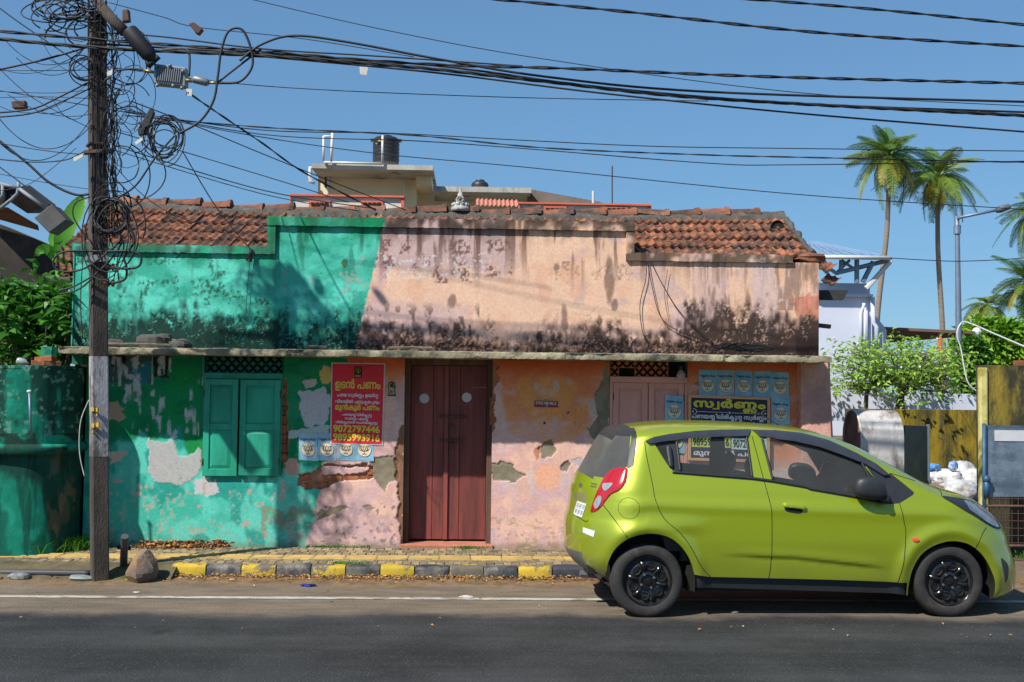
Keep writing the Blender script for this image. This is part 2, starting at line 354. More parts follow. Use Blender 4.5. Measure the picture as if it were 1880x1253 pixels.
# ------------------------------------------------------------------ kerb of painted blocks
m_kbase = mat('kerb_concrete', (.2, .18, .15), .9, bump=.4)
mb = MB(); mb.box(KERB_X0+.01, PX1, KY+.02, KY+.11, GZ-.05, .06)
kerb = structure(mb.build('kerb', m_kbase))
m_kyel = mat('kerb_yellow_paint', (.46, .315, .02), .75, var=.15, scale=7, col2=(.13, .11, .085), thr=(.46, .52), bump=.35, bscale=70, rnd=.10)
m_kblk = mat('kerb_black_paint', (.030, .034, .045), .7, var=.25, scale=6, col2=(.17, .145, .115), thr=(.44, .62), bump=.35, bscale=70, rnd=.25)
def kerb_mesh(name, material):
    mb = MB(); n = 9; vs = []; prof = [(.0,-.03),(-.002,.02),(0,.085),(.006,.105),(.018,.117),(.05,.122),(.118,.122),(.118,-.03)]
    rnd = random.Random(hash(name) % 99)
    for i in range(n+1):
        x = -.1565+.313*i/n; e = .006 if i in (0, n) else 0
        for (y, z) in prof: vs.append((x, y+e+rnd.uniform(-.003, .003), z-(e if z > .03 else 0)+rnd.uniform(-.003, .002)))
    m = len(prof); fs = [(i*m+k, (i+1)*m+k, (i+1)*m+k+1, i*m+k+1) for i in range(n) for k in range(m-1)]+[tuple(range(m)), tuple(n*m+k for k in range(m-1, -1, -1))]
    me = bpy.data.meshes.new(name); me.from_pydata(vs, [], fs); me.materials.append(material); me.polygons.foreach_set('use_smooth', [True]*len(fs)); me.update(); me.set_sharp_from_angle(angle=math.radians(50)); return me
ky, kb = kerb_mesh('kerb_block_y', m_kyel), kerb_mesh('kerb_block_b', m_kblk)
for k in range(22):
    x = KERB_X0+.16+.3245*k
    if x > PX1: break
    inst(ky if k % 2 == 0 else kb, 'kerb_block', (x+random.uniform(-.003, .003), KY+random.uniform(-.006, .006), random.uniform(-.008, .003)), (random.gauss(0, .01), random.gauss(0, .006), random.gauss(0, .008)), parent=kerb)
# ================================================================== THE OLD HOUSE
XL = P(138, 450, WY).x; XR = P(1502, 475, WY).x
XS1 = P(496, 430, WY).x; XS2 = P(1162, 440, WY).x
ZT = P(820, 405, WY).z; ZLL = P(330, 452, WY).z; ZLR = P(1310, 468, WY).z; ZS = P(800, 640, WY).z   # tops; slab level
house = thing('old_house', (-.3, WY, PZ), 'old tile roofed house with half green half peach peeling front', 'house')
def ragged(px, py, poly, amp=6, sc=.06, seed=0):
    dx = (fbm(px*sc, py*sc, seed, 4)-.5)*4*amp; dy = (fbm(px*sc, py*sc, seed+50, 4)-.5)*4*amp
    return in_poly(px+dx, py+dy, poly).astype(float)
class Paint:
    def __init__(s, px, py): s.px, s.py = px, py; s.C = np.zeros((len(px), 3)); s.R = np.zeros(len(px))
    def lay(s, m, col):
        m = np.clip(m, 0, 1)[:, None]; col = np.array(lin(col)) if isinstance(col, tuple) else col
        s.C = s.C*(1-m)+col*m
    def blob(s, poly, col, amp=6, sc=.06, seed=0, op=1.0, relief=0.0):
        m = ragged(s.px, s.py, poly, amp, sc, seed)*op; s.lay(m, col); s.R += relief*(m > .5)
        return m
def rect(x0, y0, x1, y1): return [(x0, y0), (x1, y0), (x1, y1), (x0, y1)]
def paint_upper(px, py):
    p = Paint(px, py); f = lambda sx, sy, s, o=4: fbm(px*sx, py*sy, s, o)
    edge = 708-(py-400)*.2325+(f(.2, .2, 3)-.5)*3
    green = (px < edge)
    # --- turquoise side
    p.lay(np.ones(len(px)), (74, 184, 160))
    p.lay(sstep(.4, .62, f(.012, .02, 11)), (96, 208, 186)); p.lay(sstep(.48, .7, f(.03, .05, 12))*.8, (46, 160, 136))
    top = sstep(470, 405, py)*(px > 496)+sstep(505, 462, py)*(px < 500)*.7
    p.lay(top*sstep(.3, .65, f(.05, .01, 13)), (10, 132, 84))
    p.lay(sstep(.56, .72, f(.09, .012, 14))*sstep(560, 430, py)*.7, (26, 84, 62)); p.lay(sstep(.54, .66, f(.028, .022, 114))*.25, (40, 128, 104))
    p.lay(sstep(.60, .75, f(.035, .035, 15))*sstep(.40, .6, f(.25, .25, 16))*.9*((px > 520) & (py > 465) & (py < 540)), (150, 160, 150))
    p.lay(sstep(.56, .66, f(.05, .05, 17))*sstep(.45, .6, f(.3, .2, 18))*.8*(py < 560)*(py > 455)*(px < 500), (45, 80, 62))
    p.lay(((px-633)**2/36+(py-484)**2/64 < 1)*.8, (66, 82, 40))
    mo = 566+26*(f(.02, .02, 19)-.5)*2+np.where(px < 230, -8, 0)+np.where((px > 530) & (px < 640), 22, 0)
    mold = sstep(-34, 40, py-mo+60*(f(.10, .05, 20)-.5)*1.5)
    p.lay(mold*sstep(.34, .48, .35*f(.05, .035, 221)+.38*f(.15, .10, 21)+.27*f(.42, .30, 121, 3)+.20*sstep(0, 60, py-mo)-.06)*.95, (17, 34, 28))
    p.lay(mold*sstep(.62, .70, f(.33, .33, 22, 3))*sstep(.42, .6, f(.05, .05, 122))*.7, (96, 160, 138))
    Cg = p.C.copy()
    # --- peach side
    p.C[:] = np.array(lin((222, 182, 156)))
    p.lay(sstep(.4, .65, f(.02, .02, 31))*.6, (230, 190, 162)); p.lay(sstep(.5, .7, f(.035, .03, 33))*.35, (208, 150, 118))
    lil = sstep(512, 480, py+22*(f(.05, .05, 34)-.5)*2)*(sstep(965, 915, px+60*(f(.04, .04, 35)-.5)))
    p.lay(lil, (196, 166, 162))
    p.lay(sstep(16, 0, np.abs(px-edge-16))*.8, (198, 160, 160)); p.lay(sstep(545, 575, py+26*(f(.05, .05, 143)-.5))*sstep(900, 830, px+70*(f(.03, .03, 144)-.5))*.85, (200, 168, 164)); p.lay(sstep(585, 605, py+16*(f(.05, .05, 145)-.5))*.55, (200, 164, 154)); p.lay(sstep(.54, .64, f(.10, .06, 146))*sstep(550, 575, py)*(px < 880)*.75, (86, 66, 62))
    p.lay(sstep(.5, .62, f(.03, .03, 36))*(px > 1040)*(py < 560)*.75, (200, 168, 160)); p.lay(sstep(.46, .6, f(.05, .012, 136))*(px > 1250)*.6, (196, 166, 162)); p.lay(sstep(.55, .66, f(.11, .016, 137))*(px > 1290)*(py < 570)*.65, (126, 98, 80))
    p.lay(ragged(px, py, [(1380,480),(1425,480),(1432,620),(1385,640),(1378,560)], 7, .05, 37)*.8, (205, 178, 172))
    p.lay(ragged(px, py, [(1235,555),(1330,560),(1330,620),(1225,625)], 9, .05, 38)*.9, (206, 172, 168))
    p.lay(ragged(px, py, [(1455,545),(1503,545),(1503,585),(1460,580)], 5, .07, 39)*.7, (196, 112, 88))
    p.lay(sstep(.52, .68, f(.10, .010, 40))*sstep(545, 430, py+50*(f(.08, .0, 140)-.5))*.9, (104, 76, 64)); p.lay(sstep(455, 418, py+26*(f(.07, .02, 141)-.5))*sstep(.36, .6, f(.05, .03, 142))*.7, (92, 72, 62))
    p.lay(sstep(.60, .72, f(.16, .02, 41))*sstep(590, 450, py)*.6*(px > 1250), (120, 84, 62))
    spk = sstep(.50, .64, f(.055, .04, 42))*sstep(.42, .58, f(.28, .22, 43))
    p.lay(spk*((py > 440) & (py < 520) & (px < 940))*.9, (112, 82, 76)); p.lay(spk*((py > 480) & (py < 515) & (px > 1020) & (px < 1165))*.6, (120, 90, 78))
    p.lay(sstep(.64, .70, f(.2, .2, 44))*((py > 465) & (py < 515) & (px < 900))*.8, (205, 205, 205))
    for (cx, cy, rx, ry) in ((1119, 515, 9, 42), (1036, 585, 7, 28), (1022, 490, 7, 8), (830, 555, 9, 14), (1128, 560, 6, 12)):
        p.lay(sstep(1.5, .4, ((px-cx)/rx)**2+((py-cy)/ry)**2+1.6*(f(.12, .06, 45)-.5))*.8, (120, 92, 84))
    mo = np.interp(px, [640, 760, 900, 1000, 1100, 1180, 1240, 1262, 1300, 1400, 1440, 1504], [590, 596, 606, 608, 600, 612, 606, 560, 566, 556, 572, 575])+22*(f(.03, .03, 46)-.5)*2
    mold = sstep(-26, 30, py-mo+56*(f(.11, .05, 47)-.5)*1.4)
    p.lay(mold*sstep(.325, .45, .35*f(.05, .035, 248)+.40*f(.14, .09, 48)+.25*f(.42, .30, 148, 3)+.18*sstep(0, 45, py-mo)-.06)*.95, (40, 29, 25))
    p.lay(sstep(618, 630, py)*sstep(.56, .64, f(.24, .25, 49))*.55*(px < 1330), (190, 140, 118))
    p.lay(mold*sstep(.62, .69, f(.32, .32, 50, 3))*sstep(.42, .6, f(.05, .05, 150))*.6, (196, 156, 138))
    p.lay((px > 1462)*sstep(600, 628, py)*.8, (48, 34, 30))
    Cp = p.C
    C = np.where(green[:, None], Cg, Cp)
    # fine cracks
    cr = np.abs(f(.018, .022, 61, 3)-.5)
    C = C*(1-.55*(sstep(.0022, .0006, cr)*sstep(.5, .62, f(.01, .01, 62)))[:, None])
    return C, p.R+.004*(f(.03, .03, 63)-.5)
def paint_lower(px, py):
    p = Paint(px, py); f = lambda sx, sy, s, o=4: fbm(px*sx, py*sy, s, o)
    bx = np.interp(py, [650, 672, 672.1, 845, 850, 900, 940, 1010], [640, 640, 640, 606, 592, 585, 580, 556])+14*(f(.05, .05, 71)-.5)
    green = px < bx
    # --- green side : teal wash below, emerald above
    p.lay(np.ones(len(px)), (62, 176, 154))
    p.lay(sstep(.42, .62, f(.018, .014, 72)), (92, 198, 178)); p.lay(sstep(.52, .66, f(.03, .02, 73))*.9, (36, 146, 132))
    p.lay(sstep(.55, .68, f(.05, .012, 74))*sstep(960, 760, py)*.7, (12, 130, 126))
    em = sstep(-14, 10, np.interp(px, [100, 195, 330, 350, 372, 520, 560, 600, 640], [800, 806, 792, 845, 850, 870, 850, 858, 850])-py+24*(f(.05, .03, 75)-.5)*2)
    p.lay(em, (18, 138, 84)); p.lay(em*sstep(.45, .65, f(.03, .04, 76))*.8, (10, 116, 76)); p.lay(em*sstep(.5, .62, f(.02, .05, 77))*.6*(px > 310)*(px < 375), (20, 140, 58))
    # remains of bills at the top
    p.blob(rect(197, 648, 279, 702), (64, 92, 84), 5, .06, 78); p.blob(rect(205, 652, 232, 672), (14, 20, 16), 5, .1, 79); p.blob(rect(240, 668, 278, 704), (40, 118, 132), 6, .07, 80); p.blob(rect(281, 648, 312, 692), (30, 40, 28), 5, .09, 81)
    p.lay((np.abs(px-279.5) < 1.2)*((py < 706) & (py > 646)), (170, 175, 168)); p.lay((np.abs(px-373) < 1.2)*(py < 800)*(py > 646), (90, 140, 120))
    shred = sstep(.50, .60, f(.16, .018, 82))*sstep(.4, .55, f(.06, .05, 83))
    for q in (rect(205, 655, 262, 712), rect(250, 722, 320, 798), rect(288, 655, 312, 690), rect(340, 655, 369, 800), rect(228, 690, 262, 740)):
        p.lay(ragged(px, py, q, 8, .05, 84)*shred*.95, (186, 192, 190))
    p.blob([(272,804),(300,812),(322,808),(330,838),(346,838),(364,820),(369,842),(366,868),(345,888),(310,892),(284,884),(272,862)], (176, 174, 172), 4, .07, 85, .97, -.004)
    p.blob([(359,880),(400,882),(404,905),(380,913),(358,906)], (190, 186, 186), 4, .08, 86)
    p.blob([(197,744),(212,738),(228,750),(230,768),(216,774),(198,772)], (176, 152, 128), 4, .09, 87, 1, .006); p.blob([(198,830),(216,828),(232,830),(220,850),(204,856)], (196, 176, 154), 4, .09, 88, 1, .004)
    dots = sstep(.70, .745, f(.085, .085, 89, 3)); p.lay(dots*(py > 870)*sstep(.42, .56, f(.02, .02, 189))*.85, (184, 156, 142)); p.lay(sstep(.66, .70, f(.14, .14, 90, 3))*(py > 905)*.7, (150, 168, 150))
    p.lay(sstep(.62, .7, f(.3, .3, 91, 2))*sstep(930, 1000, py)*.6, (150, 140, 112))
    # around the left window
    p.blob([(528,690),(552,690),(552,668),(600,666),(606,676),(566,690),(545,700),(546,770),(530,800)], (40, 140, 104), 5, .08, 92, .5)
    p.blob([(550,716),(596,712),(606,740),(592,785),(560,782),(551,750)], (184, 186, 190), 5, .06, 93); p.blob([(556,698),(580,696),(582,708),(560,712)], (188, 180, 176), 4, .1, 94)
    p.blob([(586,676),(602,672),(610,684),(610,704),(590,702)], (206, 178, 102), 4, .1, 95); p.blob([(552,786),(606,782),(606,800),(524,808),(524,792)], (168, 186, 186), 3, .09, 96)
    p.blob([(524,848),(546,838),(546,866),(534,876),(522,868)], (186, 150, 134), 4, .09, 97); p.blob([(518,885),(524,885),(524,915),(517,910)], (190, 170, 160), 3, .1, 98)
    p.lay(sstep(.5, .62, f(.05, .05, 99))*((px > 480) & (px < 600) & (py > 930))*.75, (132, 130, 102)); p.lay(sstep(.55, .66, f(.09, .09, 100))*((px > 480) & (px < 600) & (py > 950))*.8, (150, 160, 150))
    # plaster edge at the window's right jamb and brick-bare areas
    p.lay(ragged(px, py, rect(512, 690, 528, 850), 4, .07, 101), (150, 104, 78))
    Cg = p.C.copy()
    # --- pink side
    p.C[:] = np.array(lin((214, 170, 156)))
    p.lay(sstep(.42, .6, f(.02, .02, 111)), (204, 168, 166)); p.lay(sstep(.5, .66, f(.03, .025, 112))*.8, (226, 184, 164)); p.lay(sstep(.52, .66, f(.06, .05, 113))*.6, (196, 160, 158))
    # orange upper zone
    orz = sstep(-30, 22, np.interp(px, [590, 640, 740, 900, 940, 1000, 1060, 1120, 1250, 1264, 1460], [720, 742, 700, 690, 770, 800, 780, 740, 720, 830, 840])-py+30*(f(.03, .03, 114)-.5)*2)
    p.lay(orz, (216, 132, 92)); p.lay(orz*sstep(.45, .65, f(.03, .03, 115))*.6, (222, 150, 108)); 
    p.lay(sstep(705, 662, py+18*(f(.05, .05, 116)-.5))*.85, (206, 92, 44))
    fan = sstep(1.15, .8, ((px-1003)/92)**2+((py-752)/62)**2+.5*(f(.05, .05, 117)-.5)); p.lay(fan*(.2+.4*sstep(.4, .6, vnoise(np.arctan2(py-820, px-1003)*7, px*.0+1, 118))), (226, 160, 82))
    p.lay(sstep(1, .5, ((px-1005)/32)**2+((py-876)/27)**2+.5*(f(.1, .1, 119)-.5))*.7, (232, 168, 128))
    p.lay(sstep(.58, .74, f(.03, .05, 120))*(py > 690)*(py < 850)*.4, (206, 184, 180))
    p.lay(ragged(px, py, [(905,690),(925,690),(930,790),(960,800),(945,830),(908,840)], 8, .05, 121)*.7, (212, 178, 172))
    for (cx, cy, rx, ry) in ((985, 710, 5, 9), (1021, 708, 6, 12), (1019, 774, 5, 10), (1088, 750, 8, 20), (1045, 702, 5, 6)): p.lay(sstep(1.3, .6, ((px-cx)/rx)**2+((py-cy)/ry)**2)*.8, (190, 176, 168))
    p.lay(((px-1000)**2+(py-777)**2 < 6)*1.0, (70, 40, 20)); p.lay(((px-1043)**2+(py-758)**2 < 5)*1., (90, 50, 25))
    # lower grime
    p.lay(sstep(.60, .70, f(.16, .16, 122, 3))*((px < 735) & (py > 925))*.75, (110, 98, 104)); p.lay(sstep(.45, .6, f(.03, .03, 123))*((px < 735) & (py > 915))*.6, (178, 150, 154))
    p.lay(sstep(.62, .7, f(.12, .2, 124, 3))*(py > 950)*(px > 900)*.6, (150, 132, 110)); p.lay(sstep(.5, .6, f(.05, .1, 125))*sstep(985, 1003, py)*.5, (140, 130, 100))
    p.lay(sstep(.6, .7, f(.03, .008, 126))*((px > 900) & (py > 860))*.5, (196, 188, 190))
    # bare cement patches
    cem = (138, 128, 108)
    for k, q in enumerate(([(1118,655),(1108,700),(1090,720),(1098,765),(1078,785),(1090,805),(1120,805),(1120,655)], [(682,842),(722,836),(734,850),(733,880),(712,886),(706,905),(694,886),(680,872)],
              [(900,850),(914,852),(922,846),(944,852),(948,866),(968,872),(948,884),(904,882)], [(990,826),(1008,808),(1020,826),(1014,842),(996,842)], [(1032,850),(1046,844),(1050,852),(1040,868),(1030,864)])):
        mm = p.blob(q, cem, 3, .07, 130+k, 1, .010 if k else .004); p.lay(mm*sstep(.4, .65, f(.08, .08, 140))*.6, (112, 104, 84))
    p.blob([(978,832),(990,820),(992,838),(984,844)], (196, 128, 96), 3, .1, 141, 1, .004)
    p.blob([(1048,846),(1062,840),(1078,848),(1062,858)], (176, 170, 178), 3, .12, 142, .8, .004); p.blob([(1276,700),(1300,690),(1312,730),(1300,740)], (140, 96, 70), 4, .09, 143, .6)
    p.blob([(586,938),(636,926),(640,934),(600,950),(582,954)], (134, 122, 100), 3, .08, 144, 1, .006); p.blob([(668,932),(680,928),(690,936),(672,940)], (140, 128, 110), 2, .1, 145, 1, .006)
    Cp = p.C
    p.C = np.where(green[:, None], Cg, Cp)
    # broken plaster over brickwork: shared band below the red bill
    band = [(548,872),(566,868),(580,858),(600,852),(640,853),(664,850),(684,858),(682,880),(640,884),(616,884),(600,896),(560,900),(546,890)]
    m = ragged(px, py, band, 3, .08, 150); p.lay(m, (158, 112, 88)); p.R += .030*m
    m2 = ragged(px, py, [(590,858),(640,857),(676,858),(678,868),(620,872),(588,872)], 3, .09, 151); p.lay(m2, (200, 164, 160)); p.R -= .024*m2*m
    m = ragged(px, py, rect(514, 698, 526, 846), 2.5, .08, 152); p.lay(m, (140, 70, 40)); p.R += .030*m
    m = ragged(px, py, [(896,660),(912,664),(918,690),(908,712),(908,790),(896,800)], 4, .07, 153); p.lay(m, (168, 110, 84)); p.R += .026*m
    m = ragged(px, py, [(724,842),(736,780),(742,780),(742,1003),(735,1003),(730,900)], 3, .08, 154); p.lay(m*.9, (120, 84, 58)); p.R += .016*m
    p.lay(sstep(.0020, .0006, np.abs(f(.02, .025, 155, 3)-.5))*sstep(.48, .6, f(.012, .012, 156))*.6, (70, 62, 52))
    p.lay(sstep(992, 1006, py+10*(f(.05, .05, 157)-.5))*.5, (120, 112, 84))
    p.R += .005*(f(.025, .025, 158)-.5)
    return p.C, p.R
def facade(name, x0, x1, z0, z1, paint, holes, outline=None, step=.0098):
    nx = int((x1-x0)/step)+1; nz = int((z1-z0)/step)+1
    X, Z = np.meshgrid(np.linspace(x0, x1, nx), np.linspace(z0, z1, nz)); X = X.ravel(); Z = Z.ravel()
    px, py = to_px(X, np.full(X.shape, WY), Z); C, R = paint(px, py)
    i, j = np.meshgrid(np.arange(nx-1), np.arange(nz-1)); a = (j*nx+i).ravel()
    cx = x0+(i.ravel()+.5)*(x1-x0)/(nx-1); cz = z0+(j.ravel()+.5)*(z1-z0)/(nz-1); keep = np.ones(len(a), bool)
    for (hx0, hx1, hz0, hz1) in holes: keep &= ~((cx > hx0) & (cx < hx1) & (cz > hz0) & (cz < hz1))
    if outline is not None: keep &= in_poly(cx, cz, outline)
    a = a[keep]; F = np.stack([a, a+1, a+nx+1, a+nx], 1)
    used = np.zeros(len(X), bool); used[F.ravel()] = True; idx = np.cumsum(used)-1; F = idx[F]
    V = np.stack([X, WY+R, Z], 1)[used]
    me = bpy.data.meshes.new(name); me.vertices.add(len(V)); me.vertices.foreach_set('co', V.astype(np.float32).ravel())
    me.loops.add(F.size); me.loops.foreach_set('vertex_index', F.astype(np.int32).ravel()); me.polygons.add(len(F))
    me.polygons.foreach_set('loop_start', np.arange(0, F.size, 4, dtype=np.int32)); me.update(calc_edges=True); set_col(me, C[used])
    return link_mesh(me, name, m_plaster, house, True)
m_plaster = vcol_mat('painted_plaster')
UZ0 = ZS-.03
outline = [(XL, UZ0), (XR, UZ0), (XR, ZLR-.07), (P(1454, 480, WY).x, ZLR-.07), (P(1454, 480, WY).x, ZLR), (XS2, ZLR), (XS2, ZT), (XS1, ZT), (XS1, ZLL), (XL, ZLL)]
upper_wall = facade('upper_wall', XL, XR, UZ0, ZT, paint_upper, [], outline)
DX0, DX1, DZ1 = P(741, 800, WY).x, P(904, 800, WY).x, P(820, 657, WY).z
W1 = (P(373, 780, WY).x, P(518, 780, WY).x, P(440, 872, WY).z, P(440, 650, WY).z)
W2 = (P(1119, 780, WY).x, P(1262, 780, WY).x, P(1190, 935, WY).z, P(1190, 659, WY).z)
LX0 = P(160, 660, WY).x; LX1 = P(1466, 700, WY).x
lower_wall = facade('lower_wall', LX0, LX1, PZ-.02, UZ0, paint_lower, [(DX0, DX1, 0, DZ1), W1, W2])
m_core = mat('wall_core_plaster', (.24, .21, .17), .95, var=.3, scale=4, bump=.5, col2=(.07, .07, .055))
mb = MB(); T0, T1 = WY+.04, WY+.24
mb.box(XL+.003, XR-.003, T0, T1, UZ0, ZLR-.10); mb.box(XS1+.003, XS2-.003, T0, T1, ZLR-.10, ZT-.004); mb.box(XL+.003, XS1+.003, T0, T1, ZLR-.10, ZLL-.004); mb.box(XS2-.003, P(1454, 480, WY).x-.003, T0, T1, ZLR-.10, ZLR-.004)
segs = [(LX0, W1[0]-.004), (W1[1]+.004, DX0-.004), (DX1+.004, W2[0]-.004), (W2[1]+.004, LX1)]
for a, b_ in segs: mb.box(a, b_, T0, T1, 0, UZ0-.002)
mb.box(W1[0]-.004, W1[1]+.004, T0, T1, 0, W1[2]); mb.box(W2[0]-.004, W2[1]+.004, T0, T1, 0, W2[2])
# masonry behind, house side and back
mb.box(XL+.02, XL+.2, T1, WY+3.2, 0, ZLL-.1); mb.box(XR-.2, XR-.02, T1, WY+3.2, 0, ZLR-.12); mb.box(XL+.02, XR-.02, WY+3.2, WY+3.4, 0, ZLL-.1)
mb.build('masonry', m_core, house)
# edges of openings and of the wall's end
m_tealp = mat('plaster_teal', lin((40, 165, 138)), .9, var=.2, scale=5, bump=.4, col2=lin((26, 100, 74)))
m_pinkp = mat('plaster_pink', lin((208, 158, 140)), .9, var=.15, scale=4, bump=.4, col2=lin((150, 112, 96)), thr=(.5, .7))
mb = MB()
mb.box(XL-.012, XL, WY-.01, WY+.24, UZ0, ZLL+.02); mb.box(LX0-.10, LX0+.002, WY-.16, WY+.2, 2.0, UZ0)
mb.box(P(92, 650, WY).x, P(111, 650, WY).x, WY-.25, WY-.10, P(100, 672, WY).z, UZ0-.01)
mb.build('wall_end', m_tealp, house)
# raised bands along the parapet
def band_mesh(name, boxes, paint):
    V = []; F = []
    for (x0, x1, z0, z1, pr) in boxes:
        n = max(2, int((x1-x0)/.02)); k = max(2, int((z1-z0)/.02)); nx = n+1
        rows = [(WY-.002, z0)]+[(WY-pr, z0+(z1-z0)*q/k) for q in range(k+1)]+[(WY+.1, z1+.004)]
        b0 = len(V)
        for (y, z) in rows:
            for q in range(nx): V.append((x0+(x1-x0)*q/n, y+random.uniform(-.0015, .0015), z+(random.uniform(-.004, .004) if z in (z0, z1) else 0)))
        F += [(b0+j*nx+i, b0+j*nx+i+1, b0+(j+1)*nx+i+1, b0+(j+1)*nx+i) for j in range(len(rows)-1) for i in range(n)]
        e = len(V); m = len(rows)
        for xx, s in ((0, 1), (n, -1)):
            V.extend([(V[b0+j*nx+xx][0], V[b0+j*nx+xx][1], V[b0+j*nx+xx][2]) for j in range(m)]); base = len(V)-m
            V.extend([(V[b0+j*nx+xx][0], WY+.01, V[b0+j*nx+xx][2]) for j in range(m)])
            F += [(base+j, base+j+1, base+m+j+1, base+m+j) for j in range(m-1)]
    V = np.array(V); px, py = to_px(V[:, 0], np.full(len(V), WY), V[:, 2]); C, _ = paint(px, py)
    me = bpy.data.meshes.new(name); me.from_pydata(V.tolist(), [], F); set_col(me, C); return link_mesh(me, name, m_plaster, house, 40)
def paint_band(px, py):
    C, R = paint_upper(px, py); f = fbm(px*.05, py*.05, 170)
    top = sstep(.32, .55, f)*np.where(px > 700, .85, .5); C = C*(1-top[:, None])+np.array(lin((58, 50, 42)))*top[:, None]
    g = (px < 706)*(px > 495)*(1-top); C = C*(1-.6*g[:, None])+np.array(lin((12, 132, 88)))*.6*g[:, None]
    return C, R
BW = .088
band_mesh('parapet_band', [(XL-.02, XS1+.002, ZLL-.075, ZLL+.006, .035), (XS1-.02, XS1+.062, ZLL-.075, ZT-BW-.001, .036), (XS1-.02, XS2+.015, ZT-BW, ZT+.008, .045), (XS2-.075, XS2+.012, ZLR-.08, ZT-BW-.001, .036), (XS2+.013, P(1454, 480, WY).x, ZLR-.08, ZLR+.006, .035)], paint_band)
band_mesh('corner_strip', [(P(1486, 500, WY).x, XR+.004, UZ0, ZLR-.075, .012)], paint_upper)
# ------------------------------------------------------------------ concrete sun slab over the doors
m_slab = mat('slab_concrete', (.30, .26, .17), .95, var=.45, scale=3.5, bump=.9, bscale=40, col2=(.045, .048, .035), thr=(.45, .62))
SX0 = P(105, 636, 11.29).x; SX1 = P(1527, 655, 11.29).x; mb = MB(); n = 300; prof = [(0, 0), (-.005, .02), (0, .055), (.012, .062), (.25, .075), (.555, .085), (.555, 0)]
vs = []; ZSL = P(800, 657, 11.29).z
for i in range(n+1):
    x = SX0+(SX1-SX0)*i/n
    chip = .012*max(0, float(fbm(np.array(x*5.), np.array(2.), 5))-.52)*8; dz = .01*(float(fbm(np.array(x*1.5), np.array(7.), 9))-.5)
    th = 1.0 if x < P(1165, 600, 11.29).x or True else .8
    for k, (y, z) in enumerate(prof): vs.append((x, 11.29+y+(chip if k < 3 else 0)+random.uniform(-.004, .004), ZSL+z*th+dz+random.uniform(-.004, .004)*(z > 0 or k == 0)))
m_ = len(prof)
mb.add(vs, [(i*m_+k, (i+1)*m_+k, (i+1)*m_+(k+1) % m_, i*m_+(k+1) % m_) for i in range(n) for k in range(m_)]+[tuple(range(m_)), tuple(n*m_+k for k in range(m_-1, -1, -1))])
mb.build('sun_slab', m_slab, house, 35)
# ------------------------------------------------------------------ flared pillar at the right end
mb = MB(); prl = []
for k in range(13):
    py = 662+k*28; xl = P(1464, 700, WY).x; xr = P(1524+ (k/6)**1.3*7.5, py, WY-.13).x; z = max(PZ-.02, P(1500, py, WY-.13).z)
    prl.append((xl, xr, z-(.0 if k else -.01)))
vs = []
for xl, xr, z in prl: vs += [(xl, WY+.1, z), (xl, WY-.13, z), (xl+.03, WY-.15, z), (xr-.03, WY-.15, z), (xr, WY-.12, z), (xr, WY+.3, z)]
mb.add(vs, [(i*6+k, (i+1)*6+k, (i+1)*6+k+1, i*6+k+1) for i in range(12) for k in range(5)])
m_pillar = mat('pillar_plaster', lin((214, 160, 140)), .92, var=.15, scale=2.5, bump=.5, bscale=60, col2=lin((176, 130, 122)), thr=(.42, .62))
mb.build('pillar', m_pillar, house, 40)
# ------------------------------------------------------------------ door
m_dframe = mat('door_frame_wood', (.085, .05, .032), .8, var=.35, scale=5, bump=.4, stretch=(1, 1, .15), col2=(.16, .09, .06))
m_red = mat('door_red_paint', (.21, .046, .036), .62, var=.34, scale=5, bump=.35, bscale=70, stretch=(3.0, 1, .22), col2=(.085, .030, .027), thr=(.44, .70), rnd=.14)
m_iron = mat('rusty_iron', (.10, .052, .038), .7, metal=.3, var=.3, scale=40)
door = MB()
fz = PZ+.02
fx = lambda px: P(px, 800, WY).x
door.box(DX0+.002, fx(751), WY+.09, WY+.29, fz, DZ1-.002); door.box(fx(894), DX1-.002, WY+.09, WY+.29, fz, DZ1-.002); door.box(fx(751), fx(894), WY+.09, WY+.29, DZ1-.075, DZ1-.002)
door.build('door_frame', m_dframe, house, bevel=.006)
mb = MB(); mb.box(DX0-.03, DX0+.0015, WY+.032, WY+.3, PZ-.02, DZ1); mb.build('door_reveal', m_pinkp, house); mb = MB(); mb.box(DX1-.0015, DX1+.03, WY+.032, WY+.3, PZ-.02, DZ1); mb.build('door_reveal', m_pinkp, house)
dz0, dz1 = PZ+.05, DZ1-.078
dl = MB(); dl.box(fx(751)+.002, fx(894)-.002, WY+.265, WY+.295, dz0, dz1); dleaf = dl.build('door', m_red, house)
for a, b_, pr in ((751.5, 793, .0), (793.8, 813.6, .002), (814, 822.3, -.02), (822.6, 843, .002), (843.8, 893.5, .0)):
    mb = MB(); mb.box(fx(a), fx(b_), WY+.24+pr, WY+.2645, dz0+.002, dz1-.002); mb.build('plank', m_red, dleaf, bevel=.003)
m_paper = mat('white_paper_disc', (.5, .52, .55), .8, var=.1)
for cx, cy in ((779, 732), (857, 730)):
    c = P(cx, cy, WY+.238); mb = MB(); mb.add([(c.x+.052*math.cos(t*.2618), WY+.2375, c.z+.052*math.sin(t*.2618)) for t in range(24)], [tuple(range(23, -1, -1))]); mb.build('round_sticker', m_paper, dleaf)
for cx0, cx1, cy in ((805, 855, 765), (808, 848, 809)):
    a = P(cx0, cy, WY+.215); b_ = P(cx1, cy+.6, WY+.215); mb = MB(); mb.tube([a, b_], .010, 8)
    for t in (.12, .5, .9): q = a.lerp(b_, t); mb.box(q.x-.012, q.x+.012, WY+.21, WY+.242, q.z-.018, q.z+.018)
    mb.build('bolt', m_iron, dleaf, 30)
